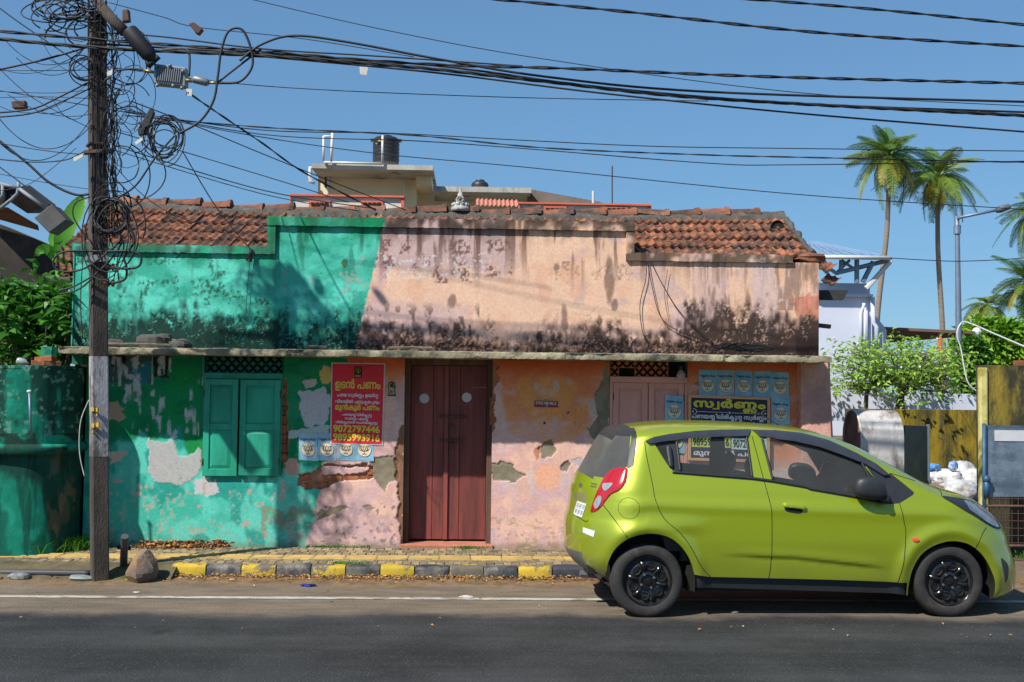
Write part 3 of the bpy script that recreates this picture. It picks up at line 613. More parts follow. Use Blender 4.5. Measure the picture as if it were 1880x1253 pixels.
for cx, cy, w in ((829, 787, .022), (829, 819, .020)):
    c = P(cx, cy, WY+.20); mb = MB(); mb.box(c.x-w, c.x+w, WY+.192, WY+.214, c.z-.03, c.z+.018); mb.tube([(c.x-w*.6, WY+.203, c.z+.018), (c.x-w*.6, WY+.203, c.z+.045), (c.x, WY+.203, c.z+.058), (c.x+w*.6, WY+.203, c.z+.045), (c.x+w*.6, WY+.203, c.z+.018)], .005, 6); mb.build('padlock', m_iron, dleaf, 30)
m_step = mat('threshold_plaster', lin((176, 112, 88)), .9, var=.2, bump=.4, bscale=50)
mb = MB(); mb.box(DX0-.02, DX1+.02, WY-.03, WY+.28, PZ-.02, PZ+.03); mb.build('threshold', m_step, house, bevel=.01)
m_dark = mat('room_dark', (.012, .012, .012), .95)
mb = MB(); mb.box(DX0, DX1, WY+.305, WY+.315, 0, DZ1); mb.build('door_backing', m_dark, house)
# ------------------------------------------------------------------ windows
m_gsh = mat('shutter_green_paint', lin((28, 158, 128)), .55, var=.14, scale=3, bump=.25, bscale=60, stretch=(1.5, 1, .4), col2=lin((20, 132, 104)), thr=(.4, .65), rnd=.05)
m_psh = mat('shutter_pink_paint', lin((214, 152, 136)), .65, var=.12, scale=3, bump=.25, bscale=60, stretch=(1.5, 1, .4), rnd=.05)
m_grg = mat('vent_block_green', lin((30, 110, 92)), .9, var=.2, bump=.4); m_grp = mat('vent_block_orange', lin((186, 110, 74)), .9, var=.2, bump=.4)
def grille(x0, x1, z0, z1, nx, nz, material, missing=()):
    mb = MB(); mb.box(x0, x1, WY+.16, WY+.17, z0, z1); g = mb.build('vent_grille', m_dark, house)
    w = (x1-x0)/nx; h = (z1-z0)/nz; mb = MB(); d0, d1 = 0, .05
    t = .06
    for a, b_ in ((-1, 0), (1, 0), (0, -1), (0, 1)):
        if a: poly = [(a*w/2, -h*.30), (a*w/2, h*.30), (a*w*.17, 0)]
        else: poly = [(-w*.30, b_*h/2), (w*.30, b_*h/2), (0, b_*h*.17)]
        if (a+b_ > 0) != (a != 0): poly = poly[::-1]
        mb.prism(poly, lambda u, v, d: (u, d, v), d0, d1)
    for a in (-1, 1):
        mb.box(a*w/2-.004, a*w/2+.004, .003, .047, -h/2, h/2); mb.box(-w/2, w/2, .0035, .0465, a*h/2-.004, a*h/2+.004)
    me = bpy.data.meshes.new('grille_block'); me.from_pydata(mb.v, [], mb.f); me.materials.append(material)
    for i in range(nx):
        for j in range(nz):
            if (i, j) in missing: continue
            inst(me, 'grille_block', (x0+(i+.5)*w, WY+.03, z0+(j+.5)*h), parent=g)
def shutter(x0, x1, z0, z1, y, material, splits, hinge_left, tilt=0.0):
    s = .055*(x1-x0)/.38; w = x1-x0; mb = MB(); st = .062
    cuts = [z0]+splits+[z1]
    mb.box(x0, x0+st, y, y+.032, z0, z1); mb.box(x1-st, x1, y, y+.032, z0, z1)
    zz = [z0, z0+.085]
    spans = []
    for k in range(len(cuts)-1):
        a = cuts[k]+(.075 if k == 0 else .032); b_ = cuts[k+1]-(.06 if k == len(cuts)-2 else .032); spans.append((a, b_))
    ends = [z0]+[q for sp in spans for q in sp]+[z1]
    for k in range(0, len(ends), 2): mb.box(x0+st, x1-st, y+.0005, y+.0315, ends[k], ends[k+1])
    o = mb.build('shutter', material, house, bevel=.003)
    for a, b_ in spans:
        q = MB(); q.box(x0+st, x1-st, y+.016, y+.028, a, b_)
        i = .035; X0, X1, A, B = x0+st+.004, x1-st-.004, a+.004, b_-.004
        q.add([(X0, y+.0155, A), (X1, y+.0155, A), (X1, y+.0155, B), (X0, y+.0155, B), (X0+i, y+.004, A+i), (X1-i, y+.004, A+i), (X1-i, y+.004, B-i), (X0+i, y+.004, B-i)], [(4,5,6,7),(0,1,5,4),(1,2,6,5),(2,3,7,6),(3,0,4,7)])
        q.build('panel', material, o)
    for zz in (z0+.15, z1-.15):
        q = MB(); hx = x0 if hinge_left else x1; q.tube([(hx, y-.003, zz-.035), (hx, y-.003, zz+.035)], .007, 8); q.build('hinge', m_iron, o, True)
    return o
# left window
x0, x1, z0, z1 = W1; zm = P(440, 690, WY).z
grille(x0+.01, x1-.01, zm+.03, z1-.005, 9, 2, m_grg)
mb = MB(); mb.box(x0+.002, x1-.002, WY-.01, WY+.10, zm-.035, zm+.028); mb.box(x0+.002, x0+.035, WY-.008, WY+.10, z0, zm-.036); mb.box(x1-.035, x1-.002, WY-.008, WY+.10, z0, zm-.036); mb.box(x0+.036, x1-.036, WY+.0, WY+.10, z0, z0+.03)
mb.build('window_frame', m_gsh, house, bevel=.004)
zb = P(440, 806, WY).z
xm = P(440, 780, WY).x
sa = shutter(x0+.012, xm-.012, z0-.012, zm-.038, WY-.046, m_gsh, [P(440, 784, WY).z], True)
sb = shutter(xm+.008, x1-.014, z0-.004, zm-.042, WY-.052, m_gsh, [P(440, 784, WY).z], False)
mb = MB(); mb.box(x0, x1, WY+.15, WY+.2, z0, zm); mb.build('window_backing', m_dark, house)
# right window
x0, x1, z0, z1 = W2; zm = P(1190, 697, WY).z
grille(x0+.01, x1-.03, zm+.03, z1-.005, 9, 2, m_grp, {(8, 0), (8, 1), (7, 0), (7, 1), (1, 0), (2, 0)})
mb = MB(); mb.box(x0+.002, x1-.002, WY-.01, WY+.10, zm-.035, zm+.028); mb.box(x0+.002, x0+.032, WY-.008, WY+.10, z0, zm-.036); mb.box(x1-.032, x1-.002, WY-.008, WY+.10, z0, zm-.036)
mb.build('window_frame', m_psh, house, bevel=.004)
xm = P(1190, 760, WY).x
shutter(x0+.036, xm-.004, z0, zm-.038, WY+.0, m_psh, [P(1190, 845, WY).z], True); shutter(xm+.004, x1-.036, z0, zm-.038, WY+.003, m_psh, [P(1190, 845, WY).z], False)
mb = MB(); mb.box(x0, x1, WY+.15, WY+.2, z0, zm); mb.build('window_backing', m_dark, house)
# ------------------------------------------------------------------ bare bricks
m_brick = mat('bare_brick', (.34, .115, .045), .95, var=.3, scale=14, bump=.7, bscale=60, col2=(.20, .075, .035), rnd=.2)
def brick_mesh(w, h):
    mb = MB(); mb.box(-w/2, w/2, 0, .05, -h/2, h/2); me = bpy.data.meshes.new('brick'); me.from_pydata(mb.v, [], mb.f); me.materials.append(m_brick); return me
bk = brick_mesh(.20, .058); bks = brick_mesh(.075, .088)
def lay_brick(me, px, py, d=.012, rot=0, sc=1): c = P(px, py, WY); inst(me, 'brick', (c.x, WY+d+random.uniform(-.004, .004), c.z), (0, random.gauss(0, .02)+rot, random.gauss(0, .03)), (sc*random.uniform(.93, 1.05), 1, random.uniform(.9, 1.05)), parent=lower_wall)
for i in range(9): lay_brick(bks, 520+random.uniform(-1, 1), 703+i*17.2)
for k, px in enumerate((610, 646, 672)): lay_brick(bk, px, 879+random.uniform(-.6, .6), .014, 0, .95)
for k, px in enumerate((567, 590)): lay_brick(bk, px, 891, .012, -.03, .7)
lay_brick(bk, 560, 876, .02, 0, .45); lay_brick(bk, 680, 867, .012, 0, .3)
for i in range(4): lay_brick(bks, 905+random.uniform(-1, 1), 738+i*11.5, .012, 0, .9)
# ------------------------------------------------------------------ tiled roof
m_tile = mat('roof_tile_clay', (.27, .092, .038), .9, var=.3, scale=9, bump=.5, bscale=50, col2=(.042, .029, .022), thr=(.38, .60), rnd=.38)
m_ridge = mat('ridge_tile_clay', (.24, .09, .048), .9, var=.35, scale=5, bump=.5, bscale=50, col2=(.06, .04, .03), thr=(.40, .60), rnd=.38)
m_mortar = mat('old_mortar', (.075, .07, .06), .95, var=.4, scale=7, bump=.9, bscale=35, col2=(.16, .145, .12), thr=(.55, .75))
RY = 13.25; EY = WY+.10
ridge_z = lambda x: np.interp(x, [-4.3, -2.2, 0, 2, 3.8], [P(250, 374, RY).z, P(560, 390, RY).z, P(850, 393, RY).z, P(1200, 398, RY).z, P(1430, 393, RY).z])
EZ = ZLL-.015
def tile_mesh():
    w, l = .206, .40; prof = [(0,.026),(.06,.029),(.13,.020),(.2,.005),(.3,0),(.4,.008),(.47,.022),(.54,.022),(.61,.008),(.71,0),(.82,.005),(.89,.018),(.95,.026),(1,.026)]
    n = len(prof); vs = []
    for (yy, dz) in ((0, -.030), (0, 0), (.02, .003), (l, 0)): vs += [(u*w-w/2, yy, z+dz) for u, z in prof]
    fs = [(j*n+i, j*n+i+1, (j+1)*n+i+1, (j+1)*n+i) for j in range(3) for i in range(n-1)]
    me = bpy.data.meshes.new('roof_tile'); me.from_pydata(vs, [], fs); me.materials.append(m_tile); me.polygons.foreach_set('use_smooth', [True]*len(fs)); me.update(); me.set_sharp_from_angle(angle=math.radians(50)); return me
tmesh = tile_mesh()
mb = MB()
xs_ = np.linspace(XL-.1, XR+.06, 40)
vs = [(x, EY-.02, EZ-.06) for x in xs_]+[(x, RY, float(ridge_z(x))-.06) for x in xs_]+[(x, WY+3.3, EZ-.3) for x in xs_]
mb.add(vs, [(j*40+i, j*40+i+1, (j+1)*40+i+1, (j+1)*40+i) for j in range(2) for i in range(39)])
roof = mb.build('roof', m_dark, house)
ncol = int((XR+.1-(XL-.05))/.190); 
for c in range(ncol+1):
    x = XL-.02+c*.190; rz = float(ridge_z(x))-.02; L_ = math.hypot(RY-EY, rz-EZ); sl = math.atan2(rz-EZ, RY-EY); gauge = L_/5
    if x > XR-.06: continue
    for r in range(5):
        if XS1+.2 < x < XS2-.2 and r < 3: continue       # hidden behind the tall parapet
        s = r*gauge-.04; wob = .014*(float(fbm(np.array(x*.9), np.array(r*1.7), 31))-.5)*2
        inst(tmesh, 'roof_tile', (x+.02*(r % 2)+random.gauss(0, .004), EY+s*math.cos(sl), EZ+s*math.sin(sl)+.030+wob+random.gauss(0, .003)), (sl-.085+random.gauss(0, .008), random.gauss(0, .007), random.gauss(0, .006)), parent=roof)
# ridge tiles, bedded in lumpy mortar
def ridge_mesh():
    n = 9; vs = []
    for (x, s) in ((-.205, .80), (.15, 1.0), (.155, 1.16), (.205, 1.2)):
        for k in range(n): a = math.pi*(k/(n-1)); vs.append((x, -.105*s*math.cos(a), .095*s*math.sin(a)))
    fs = [(j*n+i, (j+1)*n+i, (j+1)*n+i+1, j*n+i+1) for j in range(3) for i in range(n-1)]+[tuple(range(n)), tuple(3*n+k for k in range(n-1, -1, -1))]
    me = bpy.data.meshes.new('ridge_tile'); me.from_pydata(vs, [], fs); me.materials.append(m_ridge); me.polygons.foreach_set('use_smooth', [True]*len(fs)); me.update(); me.set_sharp_from_angle(angle=math.radians(45)); return me
rm = ridge_mesh(); x = XL+.02
while x < XR-.12:
    inst(rm, 'ridge_tile', (x, RY+random.uniform(-.015, .015), float(ridge_z(x))+random.uniform(-.018, .012)), (random.gauss(0, .05), random.gauss(0, .035), random.gauss(0, .025)), (1, 1, random.uniform(.85, 1.05)), parent=roof); x += .365+random.uniform(-.02, .03)
mb = MB(); n = 260; vs = []
for i in range(n+1):
    x = XL-.02+(XR-XL+.02)*i/n; rz = float(ridge_z(x)); lump = .04*float(fbm(np.array(x*4.), np.array(1.), 77))*(1.4 if -2.2 < x < -.6 else 1); 
    for k, (y, z) in enumerate(((-.17, -.10), (-.14, -.055), (-.09, -.01), (-.05, .005), (.12, -.03))): vs.append((x, RY+y+random.uniform(-.01, .01), rz+z+lump*(1 if 0 < k < 4 else .2)+random.uniform(-.006, .006)))
mb.add(vs, [(i*5+k, (i+1)*5+k, (i+1)*5+k+1, i*5+k+1) for i in range(n) for k in range(4)])
mb.build('ridge_mortar', m_mortar, roof, True)
# mortared verge at the right end
mb = MB(); pts = []; rads = []
for i in range(14):
    t = i/13; x = XR-.03; rz = float(ridge_z(x)); pts.append((x+random.uniform(-.02, .02), RY+(EY-.05-RY)*t, rz+.0+(EZ+.03-rz)*t+random.uniform(-.012, .012))); rads.append(.034+random.uniform(-.008, .010))
mb.tube(pts, rads, 8); mb.build('verge_mortar', m_mortar, roof, 60)
c = P(1478, 470, WY); mb = MB(); mb.ball((XR-.06, EY-.02, EZ+.0), .10, 10, 7, (1.6, .9, .6), .2, 3); mb.build('broken_corner', m_ridge, roof)
# small vent hood tile on the right slope
c0 = Vector((P(1420, 418, 12.9).x, 12.86, P(1420, 424, 12.86).z)); mb = MB(); n = 10; vs = []
for (yy, s) in ((-.14, 1.0), (.18, .5)):
    for k in range(n): a = math.pi*k/(n-1); vs.append((c0.x-.085*s*math.cos(a), c0.y+yy, c0.z+.105*s*math.sin(a)+.10*(yy+.14)))
mb.add(vs, [(i, n+i, n+i+1, i+1) for i in range(n-1)]); mb.mi = 1; mb.add([(v[0]*1, v[1]+.02, v[2]) for v in vs[:n]], [tuple(range(n))]); mb.build('vent_tile', [m_ridge, m_dark], roof, 60)
# white finial
m_fin = mat('finial_lime', (.42, .41, .38), .9, var=.3, scale=30, bump=.8, bscale=60, col2=(.12, .12, .11), thr=(.5, .62))
c = P(845, 386, RY-.05); s = P(845, 345, RY-.05).z-c.z
mb = MB(); mb.lathe([(.115, -.02), (.12, .02), (.10, .04), (.085, .07), (.06, .085), (.05, .10), (.058, .125), (.045, .15), (.03, .165), (.036, .185), (.024, .205), (.014, .225), (.018, .24), (.008, .255), (.0, s)], c, 14)
for k in range(10): a = k*.63; mb.ball((c.x+.085*math.cos(a), c.y+.085*math.sin(a), c.z+.06), .026, 6, 5)
mb.tube([(c.x+.035*math.cos(t*.5236), c.y-.075, c.z+.115+.035*math.sin(t*.5236)) for t in range(13)], .012, 6)
mb.build('finial', m_fin, house, True)
# eave remnant and sheet on the right flank
m_sheet = mat('rusty_dark_sheet', (.055, .052, .048), .7, metal=.4, var=.3, scale=6)
mb = MB(); a = [P(1503, 533, 12.6), P(1558, 533, 12.6), P(1548, 552, 12.6), P(1503, 551, 12.6)]
mb.add([*a, *[q+Vector((0, .5, .04)) for q in a]], [(0,1,2,3),(4,7,6,5),(0,4,5,1),(1,5,6,2),(2,6,7,3)]); mb.build('flank_sheet', m_sheet, house)
for (px, py, r) in ((1512, 494, 1), (1520, 520, 1)):
    c = P(px, py, 12.75); inst(tmesh, 'roof_tile', c, (.40, .35, -.5), (.8, .62, .8), parent=roof)
mb = MB(); a = P(1503, 597, 12.3); mb.obox(Matrix.Translation(a+Vector((.05, 0, -.01))) @ Matrix.Rotation(.1, 4, 'Y'), .16, .06, .045); mb.build('timber_stub', m_dframe, house)
# ================================================================== BILLS, BOARD, SMALL SIGNS ON THE FRONT
_gc = {}
_fc = bpy.data.curves.new('text_source', 'FONT'); _fo = bpy.data.objects.new('text_source', _fc); COL.objects.link(_fo)
def glyphs(s, bold):
    """outline of a run, thickened by bold and filled by winding number (overlapping strokes stay solid)"""
    if (s, bold) in _gc: return _gc[(s, bold)]
    _fc.body = s; dg = bpy.context.evaluated_depsgraph_get(); dg.update(); cu = _fo.evaluated_get(dg).to_curve(dg); loops = []
    for sp in cu.splines:
        bp = sp.bezier_points; pts = []; m = len(bp)
        for i in range(m):
            p0, h0, h1, p1 = bp[i].co, bp[i].handle_right, bp[(i+1) % m].handle_left, bp[(i+1) % m].co
            st = abs((p1-p0).length-((h0-p0).length+(h1-h0).length+(p1-h1).length)) < 1e-4; k = 1 if st else 3
            for j in range(k): t = j/k; q = p0*(1-t)**3+h0*3*t*(1-t)**2+h1*3*t*t*(1-t)+p1*t**3; pts.append((q.x, q.y))
        a = np.array(pts)
        if len(a) < 3: continue
        keep = np.linalg.norm(a-np.roll(a, 1, 0), axis=1) > 1e-4; a = a[keep]
        if len(a) < 3: continue
        loops.append(a)
    _fo.to_curve_clear()
    if bold and loops:
        area = sum(float((a[:, 0]*np.roll(a[:, 1], -1)-np.roll(a[:, 0], -1)*a[:, 1]).sum()) for a in loops); sg = -1 if area > 0 else 1
        for k, a in enumerate(loops):
            d = np.roll(a, -1, 0)-np.roll(a, 1, 0); d /= np.maximum(np.linalg.norm(d, axis=1), 1e-9)[:, None]; loops[k] = a+np.stack([-d[:, 1], d[:, 0]], 1)*bold*sg
    if not loops: r = (np.zeros((0, 2)), []); _gc[(s, bold)] = r; return r
    V = []; E = []
    for a in loops: b0 = len(V); V += [Vector(p) for p in a]; E += [(b0+i, b0+(i+1) % len(a)) for i in range(len(a))]
    o = delaunay_2d_cdt(V, E, [], 0, 1e-5); vv = np.array([(v.x, v.y) for v in o[0]]); F = np.array(o[2]); c = vv[F].mean(1); wn = np.zeros(len(c))
    for a in loops:
        n = np.roll(a, -1, 0)
        for p, q in zip(a, n):
            up = (p[1] <= c[:, 1]) & (q[1] > c[:, 1]); dn = (p[1] > c[:, 1]) & (q[1] <= c[:, 1]); L = (q[0]-p[0])*(c[:, 1]-p[1])-(c[:, 0]-p[0])*(q[1]-p[1]); wn += up*(L > 0)*1.0-dn*(L < 0)*1.0
    r = (vv, [tuple(f) for f in F[wn != 0].tolist()]); _gc[(s, bold)] = r; return r
def line_mesh(text, bold=.0):
    """{x} stacks a letter on itself, {xy} x over y, ^ adds the va-hook; other letters run on"""
    V = []; F = []; x = 0.0; i = 0
    def put(s, sc=1, dx=0, dy=0, adv=True):
        nonlocal x
        v, f = glyphs(s, bold/sc)
        if len(v) == 0: return 0
        w = v[:, 0].max()-v[:, 0].min(); b = len(V); V.extend([((p[0]-v[:, 0].min())*sc+x+dx, p[1]*sc+dy) for p in v]); F.extend([tuple(q+b for q in t) for t in f])
        if adv: x += w*sc+.055
        return w*sc
    while i < len(text):
        c = text[i]
        if c == ' ': x += .26; i += 1
        elif c == '{':
            j = text.index('}', i); t = text[i+1:j]; x0 = x; w = put(t[0]); s = t[-1]
            v, _ = glyphs(s, bold/.58); ws = (v[:, 0].max()-v[:, 0].min())*.58; xx = x; x = x0; put(s, .58, max(0, w-ws), -.40, False); x = xx; i = j+1
        elif c == '^':
            t = .085+bold; x -= .02; b = len(V); V.extend([(x+.16, .56), (x+.16+t, .56), (x+.16+t, -.20), (x-.12, -.20), (x-.12, -.20+t), (x+.16, -.20+t)]); F.append((b, b+5, b+4, b+3, b+2, b+1)); x += .16+t+.06; i += 1
        else:
            j = i
            while j < len(text) and text[j] not in ' {^': j += 1
            put(text[i:j]); i = j
    return np.array(V), F
class Quad:
    def __init__(s, corners, Y): s.c = [P(a, b, Y) for a, b in corners]; s.Y = Y
    def at(s, u, v, d=0.0):
        a, b, c, e = s.c; p = a*(1-u)*(1-v)+b*u*(1-v)+c*u*v+e*(1-u)*v; return Vector((p.x, p.y-d, p.z))
def sheet(name, q, material, parent=None, wr=.0022, n=10, seed=1, curl=0.0):
    vs = []; rnd = random.Random(seed)
    for j in range(n+1):
        for i in range(n+1):
            u, v = i/n, j/n; p = q.at(u, v, .006+wr*(float(fbm(np.array(u*3.+seed), np.array(v*3.), seed))-.2)*2); vs.append(p)
    mb = MB(); N1 = n+1; mb.add(vs, [(j*N1+i, (j+1)*N1+i, (j+1)*N1+i+1, j*N1+i+1) for j in range(n) for i in range(n)])
    bd = [(i, 0) for i in range(n)]+[(n, j) for j in range(n)]+[(n-i, n) for i in range(n)]+[(0, n-j) for j in range(n)]; m = len(bd)
    vb = [vs[j*N1+i] for i, j in bd]; mb.add(vb+[Vector((p.x, p.y+.004, p.z)) for p in vb], [(k, (k+1) % m, m+(k+1) % m, m+k) for k in range(m)])
    return mb.build(name, material, parent, True)
def text_on(q, text, u0, u1, v0, v1, material, parent, bold=0.0, d=.0148, name='lettering', cap=None):
    V, F = line_mesh(text, bold); x0, x1 = V[:, 0].min(), V[:, 0].max(); lo, hi = (cap if cap else (V[:, 1].min(), V[:, 1].max()))
    mb = MB(); mb.add([q.at(u0+(u1-u0)*(x-x0)/(x1-x0), v1+(v0-v1)*(y-lo)/(hi-lo), d) for x, y in V], F); return mb.build(name, material, parent)
def rect_on(q, u0, u1, v0, v1, material, parent, d=.0105, name='print'):
    mb = MB(); n = 6; vs = [q.at(u0+(u1-u0)*i/n, v0+(v1-v0)*j, d) for j in (0, 1) for i in range(n+1)]; mb.add(vs, [(i, n+1+i, n+2+i, i+1) for i in range(n)]); return mb.build(name, material, parent)
m_bred = mat('bill_red', (.68, .012, .034), .6, var=.12, scale=4, col2=(.42, .010, .030), thr=(.5, .75)); m_bwhite = mat('bill_white', (.62, .60, .58), .75, var=.1); m_yel = mat('print_yellow', (.72, .60, .05), .7, var=.1, scale=30); m_wht = mat('print_white', (.72, .68, .70), .7, var=.1, scale=30)
m_bblk = mat('print_black', (.015, .017, .012), .7)
# ---- red bill
q = Quad([(608.7, 665.9), (707.7, 667.2), (702.9, 818), (606.3, 814.9)], WY)
bill = sheet('red_bill', q, m_bwhite, seed=3); tag(bill, 'red bill with yellow lettering and two phone numbers beside the door', 'poster')
n = 10; mb = MB(); vs = [q.at(.022+.956*i/n, .016+.968*j/n, .0118) for j in range(n+1) for i in range(n+1)]; mb.add(vs, [(j*11+i, (j+1)*11+i, (j+1)*11+i+1, j*11+i+1) for j in range(n) for i in range(n)]); mb.build('red_field', m_bred, bill)
rect_on(q, .43, .57, .045, .185, m_bblk, bill, .0132, 'logo_block')
mb = MB()
for t in (0, 1): mb.tube([q.at(.5+.045*math.cos(a*.5236), .09+.03*math.sin(a*.5236), .013) for a in range(13)], .0022, 5)
mb.tube([q.at(.5, .06, .013), q.at(.5, .135, .013)], .002, 5); mb.tube([q.at(.475, .095, .013), q.at(.525, .095, .013)], .002, 5)
for k in range(5): mb.tube([q.at(.455+k*.02, .15, .013), q.at(.455+k*.02, .172, .013)], .003, 5)
mb.build('logo_print', m_yel, bill)
text_on(q, 'ഉടൻ പണം', .075, .925, .20, .345, m_yel, bill, .03)
text_on(q, 'പഴയ സ^ർ{ണ}ം ഉയർ{ന}', .115, .885, .37, .44, m_wht, bill, .03)
text_on(q, 'വിലയിൽ എടു{ക}െ{പ}ടും', .085, .915, .45, .515, m_wht, bill, .03)
text_on(q, 'മുൻകൂർ പണം', .085, .915, .50, .60, m_yel, bill, .035)
text_on(q, 'പണയ{ത}ിലിരി{ക}ു{ന}', .215, .775, .615, .668, m_wht, bill, .03); text_on(q, 'സ^ർ{ണ}ം എടു{ത}്', .27, .73, .665, .712, m_wht, bill, .03); text_on(q, 'വിൽ{ക}ുവാൻ സഹായി{ക}ു{ന}ു', .10, .89, .708, .762, m_wht, bill, .03)
text_on(q, '9072797446', .055, .935, .765, .855, m_yel, bill, .035); text_on(q, '9895993916', .055, .94, .87, .96, m_yel, bill, .035)
# ---- blue bills with a lotus emblem
m_bblue = mat('bill_blue', lin((122, 178, 204)), .75, var=.16, scale=5, col2=lin((158, 190, 198)), rnd=.12); m_disc = mat('bill_cream_disc', lin((226, 208, 178)), .75, var=.1); m_blue_ink = mat('print_blue_ink', (.015, .06, .16), .75)
def lotus(q, parent, cu, cv, ru, rv, d=.0135):
    mb = MB(); pt = lambda x, y: q.at(cu+x*ru, cv-y*rv, d); r = .0018
    pet = lambda c, w, h, t: [pt(c+t*h*.5, -.12), pt(c-w+t*h*.7, .12), pt(c-w*.6+t*h, .40), pt(c+t*h*1.25, .58), pt(c+w*.6+t*h, .36), pt(c+w+t*h*.6, .10), pt(c+t*h*.5, -.12)]
    for c, w, h, t in ((0, .17, .6, 0), (-.22, .16, .3, -.5), (.22, .16, .3, .5), (-.42, .14, .3, -.6), (.42, .14, .3, .6)): mb.tube(spline(pet(c, w, h, t), 3), r, 4)
    mb.tube(spline([pt(-.5, -.05), pt(-.25, -.22), pt(0, -.16), pt(.25, -.22), pt(.5, -.05)], 3), r, 4); mb.tube([pt(0, -.16), pt(0, -.52)], r, 4); mb.tube(spline([pt(-.3, -.64), pt(-.1, -.56), pt(.1, -.62), pt(.3, -.58)], 3), r*1.3, 4)
    return mb.build('emblem', m_bblk, parent)
def blue_bill(corners, Y, label, seed):
    jr = random.Random(seed); corners = [(a+jr.uniform(-1.1, 1.1), b+jr.uniform(-1.3, 1.3)) for a, b in corners]
    q = Quad(corners, Y); o = sheet('lotus_bill', q, m_bblue, seed=seed, n=6); tag(o, label, 'poster', 'blue bills with a lotus emblem')
    W = (q.at(1, .5)-q.at(0, .5)).length; H = (q.at(.5, 1)-q.at(.5, 0)).length; R = .37*W
    mb = MB(); mb.add([q.at(.5+R/W*math.cos(t*.2244), .60+R/H*math.sin(t*.2244), .0115) for t in range(28)], [tuple(range(27, -1, -1))]); mb.build('disc', m_disc, o)
    mb = MB(); mb.tube([q.at(.5+R/W*math.cos(t*.2244), .60+R/H*math.sin(t*.2244), .0115) for t in range(29)], .0016, 4); mb.build('ring', m_ink2, o)
    lotus(q, o, .5, .60, R/W*1.05, R/H*1.05); text_on(q, 'ന{മ}ുെട ചി{ഹന}ം', .07, .93, .17, .30, m_blue_ink, o, .03); return o
m_ink2 = mat('print_brown_ink', (.30, .20, .12), .75)
pos5 = ['leftmost', 'second from left', 'middle', 'second from right', 'rightmost']
xs5 = [(1282, 1314.6), (1315.6, 1347.8), (1349, 1381.8), (1382.8, 1414.8), (1415.8, 1448.2)]
for k, (a, b) in enumerate(xs5): blue_bill([(a, 678.5+k*1.0), (b, 679+k*1.0), (b, 727+k*1.0), (a, 726.5+k*1.0)], WY, pos5[k]+' blue lotus bill in the row of five above the navy board', 20+k)
blue_bill([(1416.5, 731), (1449.8, 732), (1450.5, 781), (1417, 780)], WY, 'single blue lotus bill to the right of the navy board', 31)
blue_bill([(1222, 726), (1255, 727), (1255, 776), (1221.5, 775)], WY-.006, 'blue lotus bill pasted on the pink window shutter', 32)
blue_bill([(1224, 781), (1257, 782), (1257, 832), (1223.5, 831)], WY-.006, 'lower blue lotus bill on the pink shutter, seen through the car window', 33)
posl = ['leftmost blue lotus bill below the red bill, beside the green window', 'second blue lotus bill from the green window, under the red bill', 'third blue lotus bill from the green window, under the red bill', 'rightmost blue lotus bill under the red bill, nearest the red door']
for k in range(4): blue_bill([(549+k*34.4, 795), (582.6+k*34.4, 795.3), (583+k*34.4, 846.5), (549.4+k*34.4, 845.5)], WY+.004, posl[k], 40+k)
# ---- navy board in a wooden frame
q = Quad([(1264.5, 727), (1412, 731.5), (1411.5, 848), (1264, 844)], WY-.035); m_navy = mat('board_navy', (.016, .012, .045), .5, var=.15); m_bfr = mat('board_frame_wood', lin((214, 160, 118)), .7, var=.2, scale=8, stretch=(.3, 1, 1))
board = thing('sign_board', q.at(.5, 1), 'navy signboard with yellow and white lettering hung above the car roof', 'signboard')
sheet('panel', q, m_navy, board, .0); mb = MB()
for (u0, u1, v0, v1) in ((-.005, 1.005, -.012, .028), (-.005, 1.005, .972, 1.012), (-.005, .026, .028, .972), (.974, 1.005, .028, .972)):
    c = [q.at(u0, v0, .02), q.at(u1, v0, .02), q.at(u1, v1, .02), q.at(u0, v1, .02)]; mb = MB(); mb.add([*c, *[p+Vector((0, .05, 0)) for p in c]], [(0,3,2,1),(0,1,5,4),(1,2,6,5),(2,3,7,6),(3,0,4,7)]); mb.build('frame', m_bfr, board)
text_on(q, 'സ^ർ{ണ}ം', .055, .955, .030, .245, m_yel, board, .05)
mb = MB(); mb.tube([q.at(.09, .242, .014), q.at(.48, .247, .014)], .003, 5); mb.tube([q.at(.53, .249, .014), q.at(.93, .255, .014)], .003, 5); mb.ball(q.at(.505, .248, .014), .012, 8, 6)
for u, s in ((.05, 1), (.95, -1)):
    mb.ball(q.at(u, .245, .014), .010, 8, 6)
    for dv in (-.035, .035): mb.tube(spline([q.at(u, .245+dv*1.3, .014), q.at(u+s*.03, .245+dv, .014), q.at(u+s*.05, .246, .014)], 4), .004, 5)
mb.build('flourish', m_wht, board, True)
text_on(q, 'പണയ{ത}ിലിരി{ക}ു{ന} സ^ർ{ണ}ം', .035, .965, .268, .385, m_wht, board, .04)
m_lemon = mat('print_lemon', (.55, .60, .06), .7); m_pale = mat('print_pale', (.55, .68, .62), .7)
rect_on(q, .03, .52, .63, .80, m_lemon, board); rect_on(q, .53, .97, .64, .82, m_pale, board)
text_on(q, '9895993916', .05, .50, .655, .775, m_bblk, board, .03, .0135); text_on(q, '9072797446', .55, .95, .665, .795, m_bblk, board, .03, .0135)
text_on(q, 'മുൻകൂർ പണം', .06, .94, .84, .95, m_wht, board, .03)
